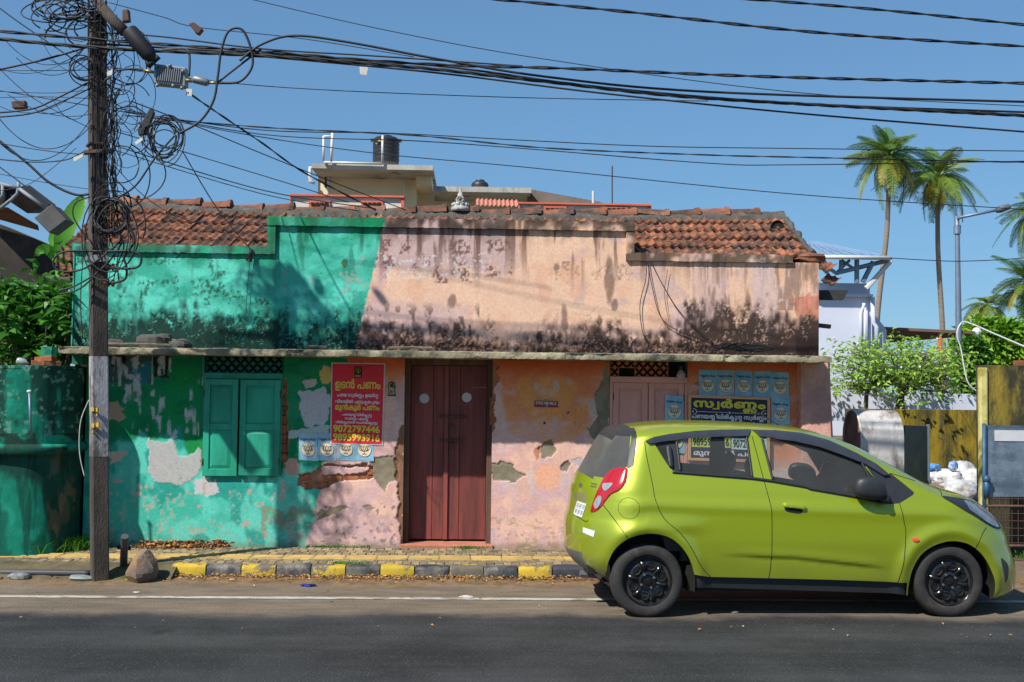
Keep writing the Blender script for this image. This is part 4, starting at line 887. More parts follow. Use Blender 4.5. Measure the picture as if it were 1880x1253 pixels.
# ---- small red tin sign, keyhole sticker, bulb
q = Quad([(981, 736), (1024, 737), (1024, 748.5), (981, 747.5)], WY-.004); o = sheet('tin_sign', q, mat('tin_red', (.30, .022, .035), .6, var=.25, scale=20), seed=9, wr=.001, n=4); tag(o, 'small red tin sign with worn lettering on the orange wall', 'sign'); text_on(q, 'STICK NO BILLS', .06, .93, .13, .58, m_wht, o, .02)
mb = MB(); mb.add([q.at(.47, -.25, .0145), q.at(.53, -.2, .0145), q.at(.56, .5, .0145), q.at(.60, .95, .0145), q.at(.50, 1.0, .0145), q.at(.47, .55, .0145)], [(0,5,4,3,2,1)]); mb.build('scuff', mat('scuff_grey', (.25, .23, .2), .9), o)
q = Quad([(710.5, 700), (728, 700), (728, 728.5), (710.5, 728.5)], WY-.002); key = [(.5+.40*math.cos(a), .33+.30*math.sin(a)) for a in np.linspace(2.35, 2.35+4.72, 16)]+[(.95, .97), (.06, .97)]
def keyp(s, d): return [q.at(.5+(u-.5)*s, .52+(v-.52)*s, d) for u, v in key]
mb = MB(); k1 = keyp(1.0, .006); mb.add(k1+[p+Vector((0, .008, 0)) for p in k1], [tuple(range(len(k1)-1, -1, -1))]+[(i, (i+1) % len(k1), len(k1)+(i+1) % len(k1), len(k1)+i) for i in range(len(k1))]); o = mb.build('keyhole_sticker', m_bblk); tag(o, 'keyhole shaped sticker on the pink wall between red bill and door', 'sticker')
mb = MB(); mb.add(keyp(.80, .009), [tuple(range(len(key)-1, -1, -1))]); mb.build('face', mat('sticker_olive', (.33, .34, .20), .7, var=.3, scale=60, col2=(.1, .1, .06)), o)
mb = MB(); mb.ball(q.at(.5, .3, .011), .018, 8, 6, (1, .2, 1)); mb.build('print', m_bblk, o)
c = P(1250, 684, WY-.08); bulb = thing('bulb', c, 'round glass bulb on a holder beside the orange vent', 'lamp'); mb = MB(); mb.lathe([(0, -.075), (.03, -.068), (.046, -.045), (.048, -.025), (.036, .0), (.022, .018), (.02, .03)], c, 16); mb.build('globe', glass_mat0('bulb_glass') if 'glass_mat0' in globals() else mat('bulb_glass', (.35, .33, .31), .1, coat=1.0), bulb, True)
mb = MB(); mb.lathe([(.024, .025), (.026, .07), (.018, .08)], c, 12); mb.tube([c+Vector((0, 0, .07)), c+Vector((0, .05, .08)), c+Vector((0, .1, .08))], .01, 6); mb.build('holder', m_bblk, bulb, True)
bpy.data.objects.remove(_fo); bpy.data.curves.remove(_fc)
# ================================================================== BUILDINGS BEHIND AND BESIDE
def qbox(mb, x0, x1, y0, y1, Y, d):            # box whose front face fills a pixel rectangle at depth Y
    a = P(x0, (y0+y1)/2, Y); b = P(x1, (y0+y1)/2, Y); c = P((x0+x1)/2, y0, Y); e = P((x0+x1)/2, y1, Y)
    mb.box(a.x, b.x, Y, Y+d, e.z, c.z); return mb
m_cream = mat('cream_wall', lin((232, 220, 184)), .9, var=.10, scale=.9, bump=.2, bscale=20, col2=lin((198, 186, 150)), thr=(.5, .75)); m_stain = mat('stained_white_concrete', (.42, .41, .37), .9, var=.25, scale=1.6, bump=.3, bscale=20, col2=(.07, .07, .065), thr=(.52, .66), stretch=(1, 1, .5)); m_oran = mat('salmon_trim', lin((206, 104, 78)), .85, var=.15, scale=3); m_offw = mat('offwhite_wall', lin((206, 200, 188)), .9, var=.12, scale=2, col2=lin((160, 152, 140)), thr=(.55, .75)); m_pvc = mat('white_pvc', (.62, .62, .62), .4, var=.06)
tb = thing('terrace_house', P(760, 640, 22), 'cream flat roofed house rising behind the tiled ridge', 'building')
YB = 22.0
mb = MB(); qbox(mb, 583, 764, 306, 470, YB, 5.0); mb.build('upper_room_wall', m_cream, tb)
mb = MB(); a = P(572, 300, YB-1.0); b = P(795, 306, YB-1.0); mb.box(a.x, b.x, YB-1.0, YB+5.6, P(680, 311, YB-1).z, P(680, 302, YB-1).z); mb.build('roof_slab', m_stain, tb)
mb = MB(); a = P(765, 400, YB+.6); b = P(985, 400, YB+.6); mb.box(a.x, b.x, YB+.6, YB+5, 2.0, P(860, 356, YB+.6).z); mb.build('lower_wall', m_cream, tb)
mb = MB(); mb.box(P(767, 340, YB+.3).x, P(795, 340, YB+.3).x, YB-.4, YB+3, P(780, 352, YB+.3).z, P(780, 311, YB-1).z-.01); mb.build('return_wall', m_cream, tb)
mb = MB(); a = P(795, 346, YB-.5); b = P(975, 352, YB-.5); mb.box(a.x, b.x, YB-.5, YB+5.2, P(880, 353, YB-.5).z, P(880, 343.5, YB-.5).z); mb.build('lower_roof_slab', m_stain, tb)
mb = MB(); qbox(mb, 822, 865, 357, 361, YB+.58, .05); mb.build('window_slot', m_dark, tb)
for (x0, x1, y0, y1, vs_) in ((532, 741, 358, 392, ((567, 606), (663, 703))), (952, 1195, 373, 398, ((998, 1040), (1111, 1152)))):
    mb = MB(); qbox(mb, x0, x1, y0+2, y1+20, YB-2.5, .2); mb.build('parapet', m_offw, tb)
    mb = MB(); qbox(mb, x0-.5, x1+1, y0, y0+3.2, YB-2.56, .32); mb.build('coping', m_oran, tb); mb = MB(); qbox(mb, x1-5, x1+.5, y0+3.4, y1+20, YB-2.53, .1); mb.build('edge_trim', m_oran, tb); mb = MB(); qbox(mb, x0-.3, x0+2.5, y0+3.4, y1+20, YB-2.53, .1); mb.build('edge_trim', m_oran, tb)
    for (a0, a1) in vs_:
        yv = y0+(11 if x0 < 900 else 6); mb = MB(); qbox(mb, a0, a1, yv, yv+11, YB-2.54, .03); o = mb.build('vent_frame', m_oran, tb)
        for k in range(4): mb = MB(); qbox(mb, a0+3+k*(a1-a0-6)/4+1, a0+3+(k+1)*(a1-a0-6)/4-1, yv+3, yv+8.5, YB-2.56, .02); mb.build('slot', m_dark, o)
m_corr = mat('brown_corrugated', (.13, .10, .085), .7, var=.2, scale=3)
mb = MB(); A = [P(968, 349, YB), P(1105, 374, YB-1.5), P(1090, 378, YB+1), P(960, 356, YB+2)]; n = 26; vs = []
for i in range(n+1):
    t = i/n
    for s, dz in ((A[0].lerp(A[1], t), .03*(i % 2)), (A[3].lerp(A[2], t), .03*(i % 2))): vs.append(s+Vector((0, 0, dz)))
mb.add(vs, [(2*i, 2*i+2, 2*i+3, 2*i+1) for i in range(n)]); mb.add([A[0]+Vector((0,-.02,.02)), A[1]+Vector((0,-.02,.02)), A[1]+Vector((0,-.02,-.1)), A[0]+Vector((0,-.02,-.25))], [(0,3,2,1)]); mb.build('sheet_roof', m_corr, tb)
mb = MB(); A = [P(874, 367, YB-.8), P(952, 370, YB-.8), P(955, 381, YB-1.8), P(874, 379, YB-1.8)]; n = 20; vs = []
for i in range(n+1):
    t = i/n; z = Vector((0, 0, .04*(i % 2))); vs += [A[0].lerp(A[1], t)+z, A[3].lerp(A[2], t)+z]
mb.add(vs, [(2*i, 2*i+2, 2*i+3, 2*i+1) for i in range(n)]); mb.build('awning', mat('faded_awning', lin((186, 118, 98)), .85, var=.2, scale=3), tb)
for (pts, r) in (([(594, 297), (594, 250.5)], .022), ([(608, 297), (610.5, 243)], .028), ([(594, 250.5), (611, 251)], .021), ([(702, 300), (702.5, 249)], .022), ([(594, 298), (702, 301)], .021), ([(742, 311), (742, 372)], .025), ([(580, 309), (570, 308), (569, 334), (578, 336)], .04), ([(604, 312), (604, 366)], .03), ([(598, 312), (598, 345)], .02)):
    mb = MB(); Yp = YB-1.05 if pts[0][1] < 305 else YB-.12; mb.tube([P(a, b, Yp) for a, b in pts], r, 8); mb.build('pipe', m_pvc if r != .02 else m_iron, tb, True)
mb = MB(); mb.tube([P(1089, 374, YB-2), P(1089, 351, YB-2)], .022, 6); mb.build('mast', m_pvc, tb); mb = MB(); mb.tube([P(1124, 374, YB-2), P(1124, 305, YB-2)], .012, 6); mb.build('mast', m_iron, tb)
def tank(px0, px1, py0, py1, Y, label, oval):
    c = P((px0+px1)/2, py1, Y); r = (P(px1, py1, Y)-P(px0, py1, Y)).length/2; h = P((px0+px1)/2, py0, Y).z-c.z; t = thing('water_tank', c, label, 'water tank', 'black rooftop water tanks')
    pr = [(r*.97, 0)]
    if h > r:
        for k in range(6): z = .04+k*(h*.80)/6; pr += [(r*.965, z), (r, z+.02), (r, z+h*.105), (r*.965, z+h*.12)]
        pr += [(r*.97, h*.86), (r*.80, h*.93), (r*.45, h*.96), (r*.44, h), (r*.05, h+.01)]
    else: pr += [(r, h*.35), (r*.9, h*.6), (r*.55, h*.85), (r*.5, h), (.05, h)]
    mb = MB(); mb.lathe(pr, c, 32); mb.build('body', mat('tank_black_plastic', (.022, .024, .03), .45, var=.15), t, 40)
    if oval:
        mb = MB(); vs = []
        for k in range(16): a = k*math.pi/8; ang = -math.pi/2-.55+.20*math.cos(a); vs.append((c.x+(r+.012)*math.cos(ang), c.y+(r+.012)*math.sin(ang), c.z+h*.68+h*.055*math.sin(a)+.02*math.cos(a)))
        mb.add(vs, [tuple(range(16))]); mb.build('yellow_oval', m_yel, t)
        mb = MB(); mb.tube([(c.x+(r+.02)*math.cos(-math.pi/2-.55+d), c.y+(r+.02)*math.sin(-math.pi/2-.55+d), c.z+h*.68+.02*math.sin(d*60)) for d in np.linspace(-.12, .12, 12)], .012, 5); mb.build('oval_print', m_bblk, t)
        for s in (-1, 1): mb = MB(); mb.box(c.x+s*r*.93-.06, c.x+s*r*.93+.06, c.y-.05, c.y+.05, c.z+h*.78, c.z+h*.88); mb.build('lug', MATS['tank_black_plastic'], t)
tank(684, 733, 250, 301, YB+.4, 'ribbed black water tank with a yellow oval on the cream roof', True); tank(865, 897, 331, 345, YB+2.2, 'squat domed black water tank on the lower roof', False)
# ------------------------------------------------------------------ pale blue house on the right
m_bgrey = mat('pale_blue_wall', lin((202, 206, 222)), .9, var=.08, scale=.8, col2=lin((186, 194, 214)), thr=(.5, .8)); m_tin = mat('tin_sheet_blue', lin((150, 176, 200)), .45, metal=.5, var=.12, scale=2); m_steel = mat('grey_steel', lin((120, 134, 152)), .5, metal=.4, var=.15)
YR = 22.0
bh = thing('pale_blue_house', P(1560, 800, YR), 'pale blue house with a tin roof shed beside the old house', 'building')
mb = MB(); qbox(mb, 1470, 1601, 544, 800, YR, 6); mb.build('wall', m_bgrey, bh); mb = MB(); qbox(mb, 1470, 1597, 520, 542, YR+.2, 5.6); mb.build('parapet', m_bgrey, bh); mb = MB(); qbox(mb, 1470, 1603, 539.5, 544, YR-.12, 6.2); mb.build('ledge', m_bgrey, bh)
mb = MB(); qbox(mb, 1600, 1628, 607, 800, YR+.3, 5); pr_ = [P(1600, 575, YR+.3), P(1607, 580, YR+.3), P(1622, 598, YR+.3), P(1628, 607, YR+.3), P(1600, 607, YR+.3)]; mb.add([*pr_, *[p+Vector((0, 5, 0)) for p in pr_]], [(4,3,2,1,0),(0,1,6,5),(1,2,7,6),(2,3,8,7)]); mb.build('side_wing', m_bgrey, bh)
mb = MB(); qbox(mb, 1505, 1805, 722, 775, YR-1.2, .2); mb.build('garden_wall', m_bgrey, bh)
for pts, r in (([(1581, 646), (1581, 574), (1586, 562), (1586, 557)], .035), ([(1588, 646), (1588, 565)], .03), ([(1591, 646), (1591, 570)], .02), ([(1602, 546), (1603, 592), (1609, 600), (1609, 640)], .045)): mb = MB(); mb.tube([P(a, b, YR-.08) for a, b in pts], r, 8); mb.build('pipe', m_bgrey, bh, True)
A = [P(1480, 446, YR+3), P(1503, 447, YR+3), P(1636, 472.5, YR-.5), P(1470, 470.5, YR-.5)]
for k in range(9):
    t0, t1 = k/9, (k+1)/9; mb = MB(); c = [A[3].lerp(A[2], t0), A[3].lerp(A[2], t1), A[0].lerp(A[1], t1), A[0].lerp(A[1], t0)]; mb.add([*c, *[p-Vector((0, 0, .03)) for p in c]], [(0,1,2,3),(4,7,6,5),(0,4,5,1)]); mb.tube([c[0]+Vector((0,0,.02)), c[3]+Vector((0,0,.02))], .03, 5); mb.build('roof_sheet', m_tin, bh)
mb = MB(); mb.tube([P(1468, 471.5, YR-.55), P(1637, 474, YR-.55)], .042, 8); mb.build('gutter', m_pvc, bh, True)
for pts, r, mm in (([(1573, 476), (1573, 520)], .05, m_steel), ([(1603, 481), (1584, 518)], .05, m_steel), ([(1635, 476), (1634, 481), (1594, 526), (1590, 530)], .05, m_pvc), ([(1545, 478), (1544, 500)], .05, m_steel), ([(1500, 478), (1535, 502), (1632, 478)], .045, m_steel), ([(1500, 483), (1520, 502)], .04, m_steel), ([(1535, 502), (1560, 478)], .03, m_steel), ([(1568, 494), (1545, 478)], .03, m_steel)): mb = MB(); mb.tube([P(a, b, YR-.3) for a, b in pts], r, 6); mb.build('truss_bar' if mm is m_steel else 'downpipe', mm, bh)
# ------------------------------------------------------------------ brown awning on posts
m_thatch = mat('brown_sheet', (.16, .10, .065), .9, var=.25, scale=2, bump=.5)
aw = thing('brown_awning', P(1725, 760, 24), 'long brown sheet awning on slim posts behind the airy tree', 'awning')
A = [P(1616, 600, 23), P(1790, 608.5, 23), P(1790, 612, 25.5), P(1630, 625, 25.5)]; mb = MB(); mb.add([*A, *[p+Vector((0, 0, -.06)) for p in A]], [(0,1,2,3),(7,6,5,4),(0,4,5,1),(1,5,6,2),(3,7,4,0)]); mb.build('sheet', m_thatch, aw)
mb = MB(); mb.tube([P(1725, 606, 23.1), P(1725, 800, 23.1)], .05, 6); mb.build('post', m_oran, aw); mb = MB(); mb.tube([P(1793, 612, 23.1), P(1793, 800, 23.1)], .05, 8); mb.ball(P(1793, 610, 23.1), .1, 8, 6); mb.build('post', m_pvc, aw)
pp = MB(); pp.tube(spline([P(1795, 720, 17), P(1776, 700, 17), P(1764, 640, 17), P(1757, 615, 17), P(1763, 596, 17), P(1775, 592, 17), P(1830, 615, 15), P(1900, 645, 13)], 8), .011, 7); tag(pp.build('white_hose', m_pvc, smooth=True), 'white plastic hose looping past the lamp post', 'hose')
# ------------------------------------------------------------------ yard walls, gate, pillar box
m_moss = mat('mossy_yellow_wall', lin((138, 116, 20)), .95, var=.35, scale=1.6, bump=.5, bscale=25, col2=(.035, .035, .012), thr=(.40, .62), stretch=(2.4, 1, .6))
m_moss2 = mat('mossy_tall_wall', lin((140, 122, 40)), .95, var=.3, scale=2.2, bump=.6, bscale=25, col2=(.04, .036, .02), thr=(.36, .54), stretch=(2.2, 1, .9)); m_lemonw = mat('lemon_plaster', lin((200, 190, 120)), .9, var=.15, col2=lin((150, 140, 60)))
mb = MB(); a = P(1560, 751, 18.5); b = P(1830, 754, 18.5); mb.box(a.x, b.x, 18.5, 18.75, GZ, a.z); o = mb.build('yard_wall', m_moss); tag(o, 'low mossy yellow boundary wall behind the rubbish sacks', 'wall')
w2 = thing('gate_wall', (P(1840, 800, 12.5).x, 12.5, 0), 'tall mossy wall stained black and yellow behind the steel gate', 'wall'); mb = MB(); a = P(1810, 672, 12.5); mb.box(a.x, a.x+3, 12.5, 12.75, GZ, P(1850, 671, 12.5).z); mb.build('face', m_moss2, w2); mb = MB(); a = P(1797, 676, 12.5); b = P(1812, 676, 12.5); mb.box(a.x, b.x, 12.47, 12.55, GZ, P(1805, 675, 12.5).z); mb.build('end_pier', m_lemonw, w2, bevel=.02)
mb = MB(); c = P(1872, 662, 12.6); mb.box(c.x-.05, c.x+.15, 12.55, 12.65, c.z-.06, c.z); mb.build('loose_brick', m_brick, w2)
gate = thing('steel_gate', G(1845, 1003, .05), 'blue steel gate with sheet panel and wire mesh at the right edge', 'gate'); YG = 12.0; m_blue = mat('gate_blue_paint', (.025, .09, .17), .5, var=.2, scale=8); m_galv = mat('galvanised_sheet', lin((118, 134, 148)), .6, metal=.35, var=.18, scale=5, col2=lin((92, 108, 124)))
def bar(a, b, r, mm, nm): mb = MB(); mb.tube([a, b], r, 8); return mb.build(nm, mm, gate, True)
GX1 = P(1980, 850, YG).x
mb = MB(); a = P(1809, 781, YG); b = P(1809, 912, YG); mb.box(a.x, GX1, YG, YG+.02, b.z, a.z); pan = mb.build('sheet_panel', m_galv, gate); mb = MB(); a = P(1826, 790, YG-.005); b = P(1826, 810, YG-.005); mb.box(a.x, GX1-.2, YG-.008, YG-.002, b.z, a.z); mb.build('white_strip', mat('strip_white', (.55, .56, .58), .6, var=.08), pan)
bar(P(1807, 778, YG-.02), P(1807, 1004, YG-.02), .022, m_blue, 'gate_stile'); bar(P(1807, 929, YG-.02), Vector((GX1, YG-.02, P(1807, 929, YG).z)), .014, m_iron, 'gate_rail'); bar(P(1807, 1002, YG-.02), Vector((GX1, YG-.02, P(1807, 1002, YG).z)), .016, m_iron, 'gate_rail')
mb = MB()
for k in range(14): a = P(1812+k*11.5, 912, YG-.01); b = P(1812+k*11.5, 1002, YG-.01); mb.tube([a, b], .004, 4)
for k in range(7): a = P(1809, 916+k*13.5, YG-.014); mb.tube([a, Vector((GX1, a.y, a.z))], .004, 4)
mb.build('wire_mesh', m_iron, gate)
mb = MB(); a = P(1811, 880, YG-.05); mb.tube([a, a+Vector((0, 0, -.2))], .03, 8); mb.ball(a, .045, 8, 6); mb.build('latch', m_blue, gate, True)
bx_ = thing('barrel_top_box', (P(1620, 900, 12.3).x, 12.3, 0), 'weathered white masonry box with a barrel top, beyond the car bonnet', 'masonry box'); x0, x1 = P(1582, 830, 12.3).x, P(1660, 830, 12.3).x; zt = P(1620, 754, 12.6).z; r = .30; mb = MB(); prof = [(12.3, GZ)]+[(12.3+r-r*math.cos(t), zt-r+r*math.sin(t)) for t in np.linspace(0, math.pi, 13)]+[(12.3+2*r, GZ)]; m_ = len(prof)
mb.add([(x0, y, z) for y, z in prof]+[(x1, y, z) for y, z in prof], [(i, m_+i, m_+i+1, i+1) for i in range(m_-1)]); mb.build('shell', mat('lime_wash_stained', (.50, .48, .46), .9, var=.2, scale=3, bump=.4, bscale=40, col2=(.14, .115, .10), thr=(.46, .66), stretch=(1.6, 1, .7)), bx_, 40)
mb = MB(); mb.add([(x0-.001, y, z) for y, z in prof], [tuple(range(m_-1, -1, -1))]); mb.add([(x1+.001, y, z) for y, z in prof], [tuple(range(m_))]); mb.build('end_face', mat('end_face_pink', lin((196, 146, 130)), .9, var=.3, scale=4, col2=lin((120, 84, 70)), thr=(.45, .65)), bx_)
mb = MB(); mb.tube([(x0-.004, y, z) for y, z in prof], .012, 6); mb.build('rim', m_offw, bx_)
gl = thing('grey_gate_leaf', (P(1682, 900, 12.5).x, 12.5, 0), 'small grey sheet metal gate leaf beside the white barrel box', 'gate'); mb = MB(); a = P(1661, 781, 12.5); b = P(1704, 783, 12.9); z1 = a.z; mb.add([(a.x, 12.5, GZ), (b.x, 12.9, GZ), (b.x, 12.9, z1-.02), (a.x, 12.5, z1), (a.x, 12.53, GZ), (b.x, 12.93, GZ), (b.x, 12.93, z1-.02), (a.x, 12.53, z1)], [(0,1,2,3),(5,4,7,6),(3,2,6,7),(1,5,6,2)]); mb.build('sheet', mat('grey_green_sheet', (.10, .115, .09), .7, var=.3, scale=4, col2=(.15, .14, .03), thr=(.5, .7)), gl)
mb = MB(); mb.tube([(b.x, 12.9, GZ), (b.x, 12.9, z1)], .02, 6); mb.build('edge_tube', m_steel, gl)
# ------------------------------------------------------------------ rubbish sacks
m_sack = mat('sack_white', (.50, .50, .50), .6, var=.35, scale=9, bump=.8, bscale=14, col2=(.30, .27, .23), thr=(.5, .7), rnd=.2); m_sackb = mat('sack_blue', (.06, .22, .50), .5, var=.3, scale=9, bump=.6, bscale=14, col2=(.5, .52, .55), thr=(.55, .6)); m_sackbr = mat('sack_brown', (.16, .11, .075), .8, var=.4, scale=9, bump=.8, bscale=14)
def sack(px, py, r, mm, label, seed, sq=(1, .8, .8), Y=17.4):
    c = P(px, py, Y); rnd = random.Random(seed); n, m = 18, 12; vs = []
    for i in range(m+1):
        th = math.pi*i/m
        for k in range(n):
            ph = 2*math.pi*k/n; w = 1+.30*(float(fbm(np.array(ph*1.9+seed), np.array(th*2.6), seed, 3))-.5)+.16*math.sin(ph*5+th*3+seed)*math.sin(th); vs.append((c.x+r*sq[0]*w*math.sin(th)*math.cos(ph), c.y+r*sq[1]*w*math.sin(th)*math.sin(ph), c.z+r*sq[2]*w*math.cos(th)))
    mb = MB(); mb.add(vs, [(i*n+k, (i+1)*n+k, (i+1)*n+(k+1) % n, i*n+(k+1) % n) for i in range(m) for k in range(n)]); o = mb.build('rubbish_sack', mm, smooth=True); tag(o, label, 'sack', 'rubbish sacks heaped in the yard')
sack(1768, 868, .20, m_sack, 'white rubbish sack at the top of the heap', 1, (1, .9, .9), 17.6); sack(1788, 880, .20, m_sack, 'white rubbish sack at the right of the heap, by the gate', 2); sack(1738, 880, .22, m_sack, 'crumpled white rubbish sack in the middle of the heap', 3, (1.2, .8, .7)); sack(1718, 876, .16, m_sack, 'greyish rubbish sack at the left of the heap', 4, (1.1, .8, .6)); sack(1712, 858, .10, m_sackb, 'small blue plastic sack on the left of the heap', 5, (1.2, .8, .6)); sack(1750, 856, .10, m_sackb, 'blue and white plastic sack high on the heap', 6, (.7, .6, .8), 17.3); sack(1785, 904, .13, m_sackb, 'pale blue plastic sack low at the right of the heap', 7, (1, .8, .8), 17.1); sack(1760, 902, .24, m_sack, 'large white rubbish sack at the bottom of the heap', 8, (1.3, .9, .75), 17.2); sack(1728, 905, .20, m_sackbr, 'brown rubbish sack low in the heap', 9, (1.2, 1, .8), 17.3)
sack(1800, 900, .16, m_sack, 'white rubbish sack against the gate post', 10, (.8, .8, 1.0), 17.3); sack(1770, 925, .26, m_sackbr, 'brown earth-stained sack under the heap', 11, (2.0, 1, .6), 17.4)
# ------------------------------------------------------------------ street lamp
sl = thing('street_lamp', (P(1761, 745, 23).x, 23, 0), 'grey street lamp with a slanted arm rising over the yard', 'street lamp'); b = P(1762, 760, 23); mb = MB(); mb.tube([(b.x, 23, GZ), P(1762, 745, 23), P(1757.5, 430, 23), P(1757, 397, 23)], [.09, .075, .05, .045], 10); mb.build('pole', m_steel, sl, True)
mb = MB(); mb.tube([P(1757, 430, 23), P(1757.5, 414, 23)], .075, 10); mb.build('collar', m_steel, sl); mb = MB(); mb.tube([P(1757, 401, 22.95), P(1795, 393, 22.9), P(1830, 386, 22.8)], .03, 8); mb.build('arm', m_steel, sl, True); mb = MB(); a = P(1828, 387.5, 22.8); c = P(1856, 378.5, 22.7); mb.tube([a, a.lerp(c, .3), a.lerp(c, .9), c], [.05, .075, .06, .02], 10); mb.build('lamp_head', mat('lamp_head_grey', (.09, .10, .115), .5), sl, True)
# ------------------------------------------------------------------ left: neighbour's gable, boundary wall
m_blackw = mat('blackened_wall', (.028, .024, .02), .95, var=.4, scale=1.5, bump=.5, col2=(.06, .045, .035)); m_gut = mat('grey_gutter', (.20, .23, .26), .6, var=.15)
gh = thing('dark_gable_house', (P(30, 700, 17).x, 17, 0), 'blackened gable house with grey gutters behind the leafy shrub', 'building'); A = [P(-40, 398, 17), P(0, 412, 17), P(60, 437, 17), P(112, 460, 17), P(112, 700, 17), P(-40, 700, 17)]; mb = MB(); mb.add([*A, *[p+Vector((0, .3, 0)) for p in A]], [tuple(range(5, -1, -1)), (0,1,7,6), (1,2,8,7), (2,3,9,8), (3,4,10,9)]); mb.build('gable_wall', m_blackw, gh)
A = [P(-40, 378, 16.4), P(14, 381, 16.4), P(70, 414, 16.6), P(72, 424, 16.9), P(0, 404, 16.9), P(-40, 392, 16.9)]; mb = MB(); mb.add(A, [(5,4,3,2,1,0)]); mb.build('eave_boards', mat('rotten_boards', (.15, .075, .04), .9, var=.4, scale=4, bump=.5, stretch=(.4, 1, 3)), gh)
A = [P(34, 344, 16.0), P(84, 382, 16.0), P(84, 392, 16.0), P(50, 392, 16.8), P(20, 372, 16.8)]; mb = MB(); mb.add([*A, *[p+Vector((0, .4, .1)) for p in A]], [(4,3,2,1,0),(0,1,6,5)]); mb.build('roof_sheet', m_sheet, gh)
for pts in ([(0, 366), (5, 358), (5, 340)], [(0, 383), (22, 366), (32, 356), (34, 344), (34, 335)], [(34, 346), (84, 383)], [(0, 338), (36, 346)]): mb = MB(); mb.tube([P(a, b, 15.9) for a, b in pts], .026, 8); mb.build('gutter', m_gut, gh, True)
A = [P(-5, 340, 15.95), P(32, 348, 15.95), P(24, 366, 15.95), P(-5, 384, 15.95)]; mb = MB(); mb.add(A, [(3,2,1,0)]); mb.build('dark_sheet', m_dark, gh)  # flat near-black sheet filling the space between the gutters
mb = MB(); a = P(88, 520, 13.0); b = P(137, 522, 13.0); n = 9; vs = []
for x in (a.x, b.x):
    for k in range(n): t = math.pi*k/(n-1); vs.append((x, 13.0-.16*math.cos(t)*1.0, a.z-.02+.13*math.sin(t)*-1+.08))
mb.add(vs, [(k, n+k, n+k+1, k+1) for k in range(n-1)]); mb.build('half_round_gutter', mat('asbestos_grey', (.24, .22, .19), .9, var=.25, scale=6), house, True)
for (px, py) in ((118, 497), (128, 482), (122, 508)): inst(tmesh, 'roof_tile', P(px, py, 13.0), (.5, .2, .5), parent=roof)
BPX = [(-60, 11.0), (0, 11.03), (60, 11.12), (105, 11.30), (132, 11.6), (150, 11.95), (170, 12.5)]
def wall_pt(t): return spline_pt(t)
_ctrl = [Vector((P(px, 1000, Y).x, Y, 0)) for px, Y in BPX]; _wl = spline(_ctrl, 16); 
def paint_yard(px, py):
    f = lambda sx, sy, s, o=4: fbm(px*sx, py*sy, s, o); p = Paint(px, py); p.lay(np.ones(len(px)), (20, 132, 106)); p.lay(sstep(.42, .6, f(.02, .02, 201)), (34, 150, 122)); p.lay(sstep(.55, .7, f(.05, .03, 202))*.5, (10, 100, 84))
    up = (py < 800); p.lay(up*sstep(.38, .60, f(.045, .022, 203)+.12*sstep(700, 672, py)+.22*sstep(110, 118, px)*sstep(900, 700, py))*.75, (22, 28, 24)); p.lay(up*sstep(.57, .66, f(.09, .07, 204))*.35, (40, 30, 24)); p.lay(up*sstep(.62, .7, f(.12, .12, 205))*.7, (110, 160, 140))  # mould; the right end is also darkened by painted-in recess shade
    lo = (py > 822)*sstep(18, -18, py-np.interp(px, [0, 40, 76, 80, 100, 120, 165], [876, 880, 884, 940, 1020, 1020, 1020])+50*(f(.04, .03, 206)-.5)); p.lay(sstep(.5, .66, f(.03, .02, 216))*(py > 822)*.7, (14, 84, 70)); p.lay(sstep(.54, .68, f(.09, .012, 217))*(py > 822)*.65, (18, 52, 44)); p.lay(((py > 796) & (py < 824))*sstep(.42, .6, f(.05, .06, 218))*.85, (34, 40, 34)); p.lay(lo*.75, (20, 34, 30)); p.lay(lo*sstep(.5, .62, f(.04, .02, 207))*.8, (24, 74, 62)); p.lay(lo*sstep(.55, .65, f(.05, .02, 208))*(px > 85)*.35, (120, 100, 80))
    p.lay(sstep(.6, .7, f(.08, .03, 209))*(px > 96)*(py > 880)*.35, (150, 110, 82)); return p.C, .01*(f(.03, .03, 210)-.5)
V = []; n = len(_wl); zs = np.concatenate([np.linspace(GZ, 1.10, 90), [1.10, 1.115, 1.16, 1.19, 1.20], np.linspace(1.205, 1.99, 66)]); off = np.concatenate([np.zeros(90), [-.05, -.06, -.06, -.045, 0], np.zeros(66)]); m_ = len(zs)
# refine along the wall
fine = []
for i in range(n-1):
    for k in range(2): fine.append(_wl[i].lerp(_wl[i+1], k/2))
fine.append(_wl[-1]); n = len(fine)
for i, p in enumerate(fine):
    t = (fine[min(i+1, n-1)]-fine[max(i-1, 0)]).normalized(); nn = Vector((t.y, -t.x, 0))
    top = .035*float(fbm(np.array(i*.11), np.array(3.), 8))
    for z, o_f in zip(zs, off): q = p-nn*o_f*-1 if False else p+nn*(-o_f); V.append((q.x, q.y, z-(top if z > 1.95 else 0)))
V = np.array(V); px, py = to_px(V[:, 0], V[:, 1], V[:, 2]); C, R = paint_yard(px, py)
F = [(i*m_+k, (i+1)*m_+k, (i+1)*m_+k+1, i*m_+k+1) for i in range(n-1) for k in range(m_-1)]; b0 = len(V)
V = np.concatenate([V, [(p.x+.02, p.y+.22, 1.96) for p in fine]]); C = np.concatenate([C, np.tile(np.array(lin((40, 36, 28))), (n, 1))]); F += [(i*m_+m_-1, (i+1)*m_+m_-1, b0+i+1, b0+i) for i in range(n-1)]
me = bpy.data.meshes.new('boundary_wall'); me.from_pydata(V.tolist(), [], F); set_col(me, C); bw = link_mesh(me, 'boundary_wall', m_plaster, smooth=True); tag(bw, 'curved teal boundary wall blackened with mould and painted-in shade at the left', 'wall')
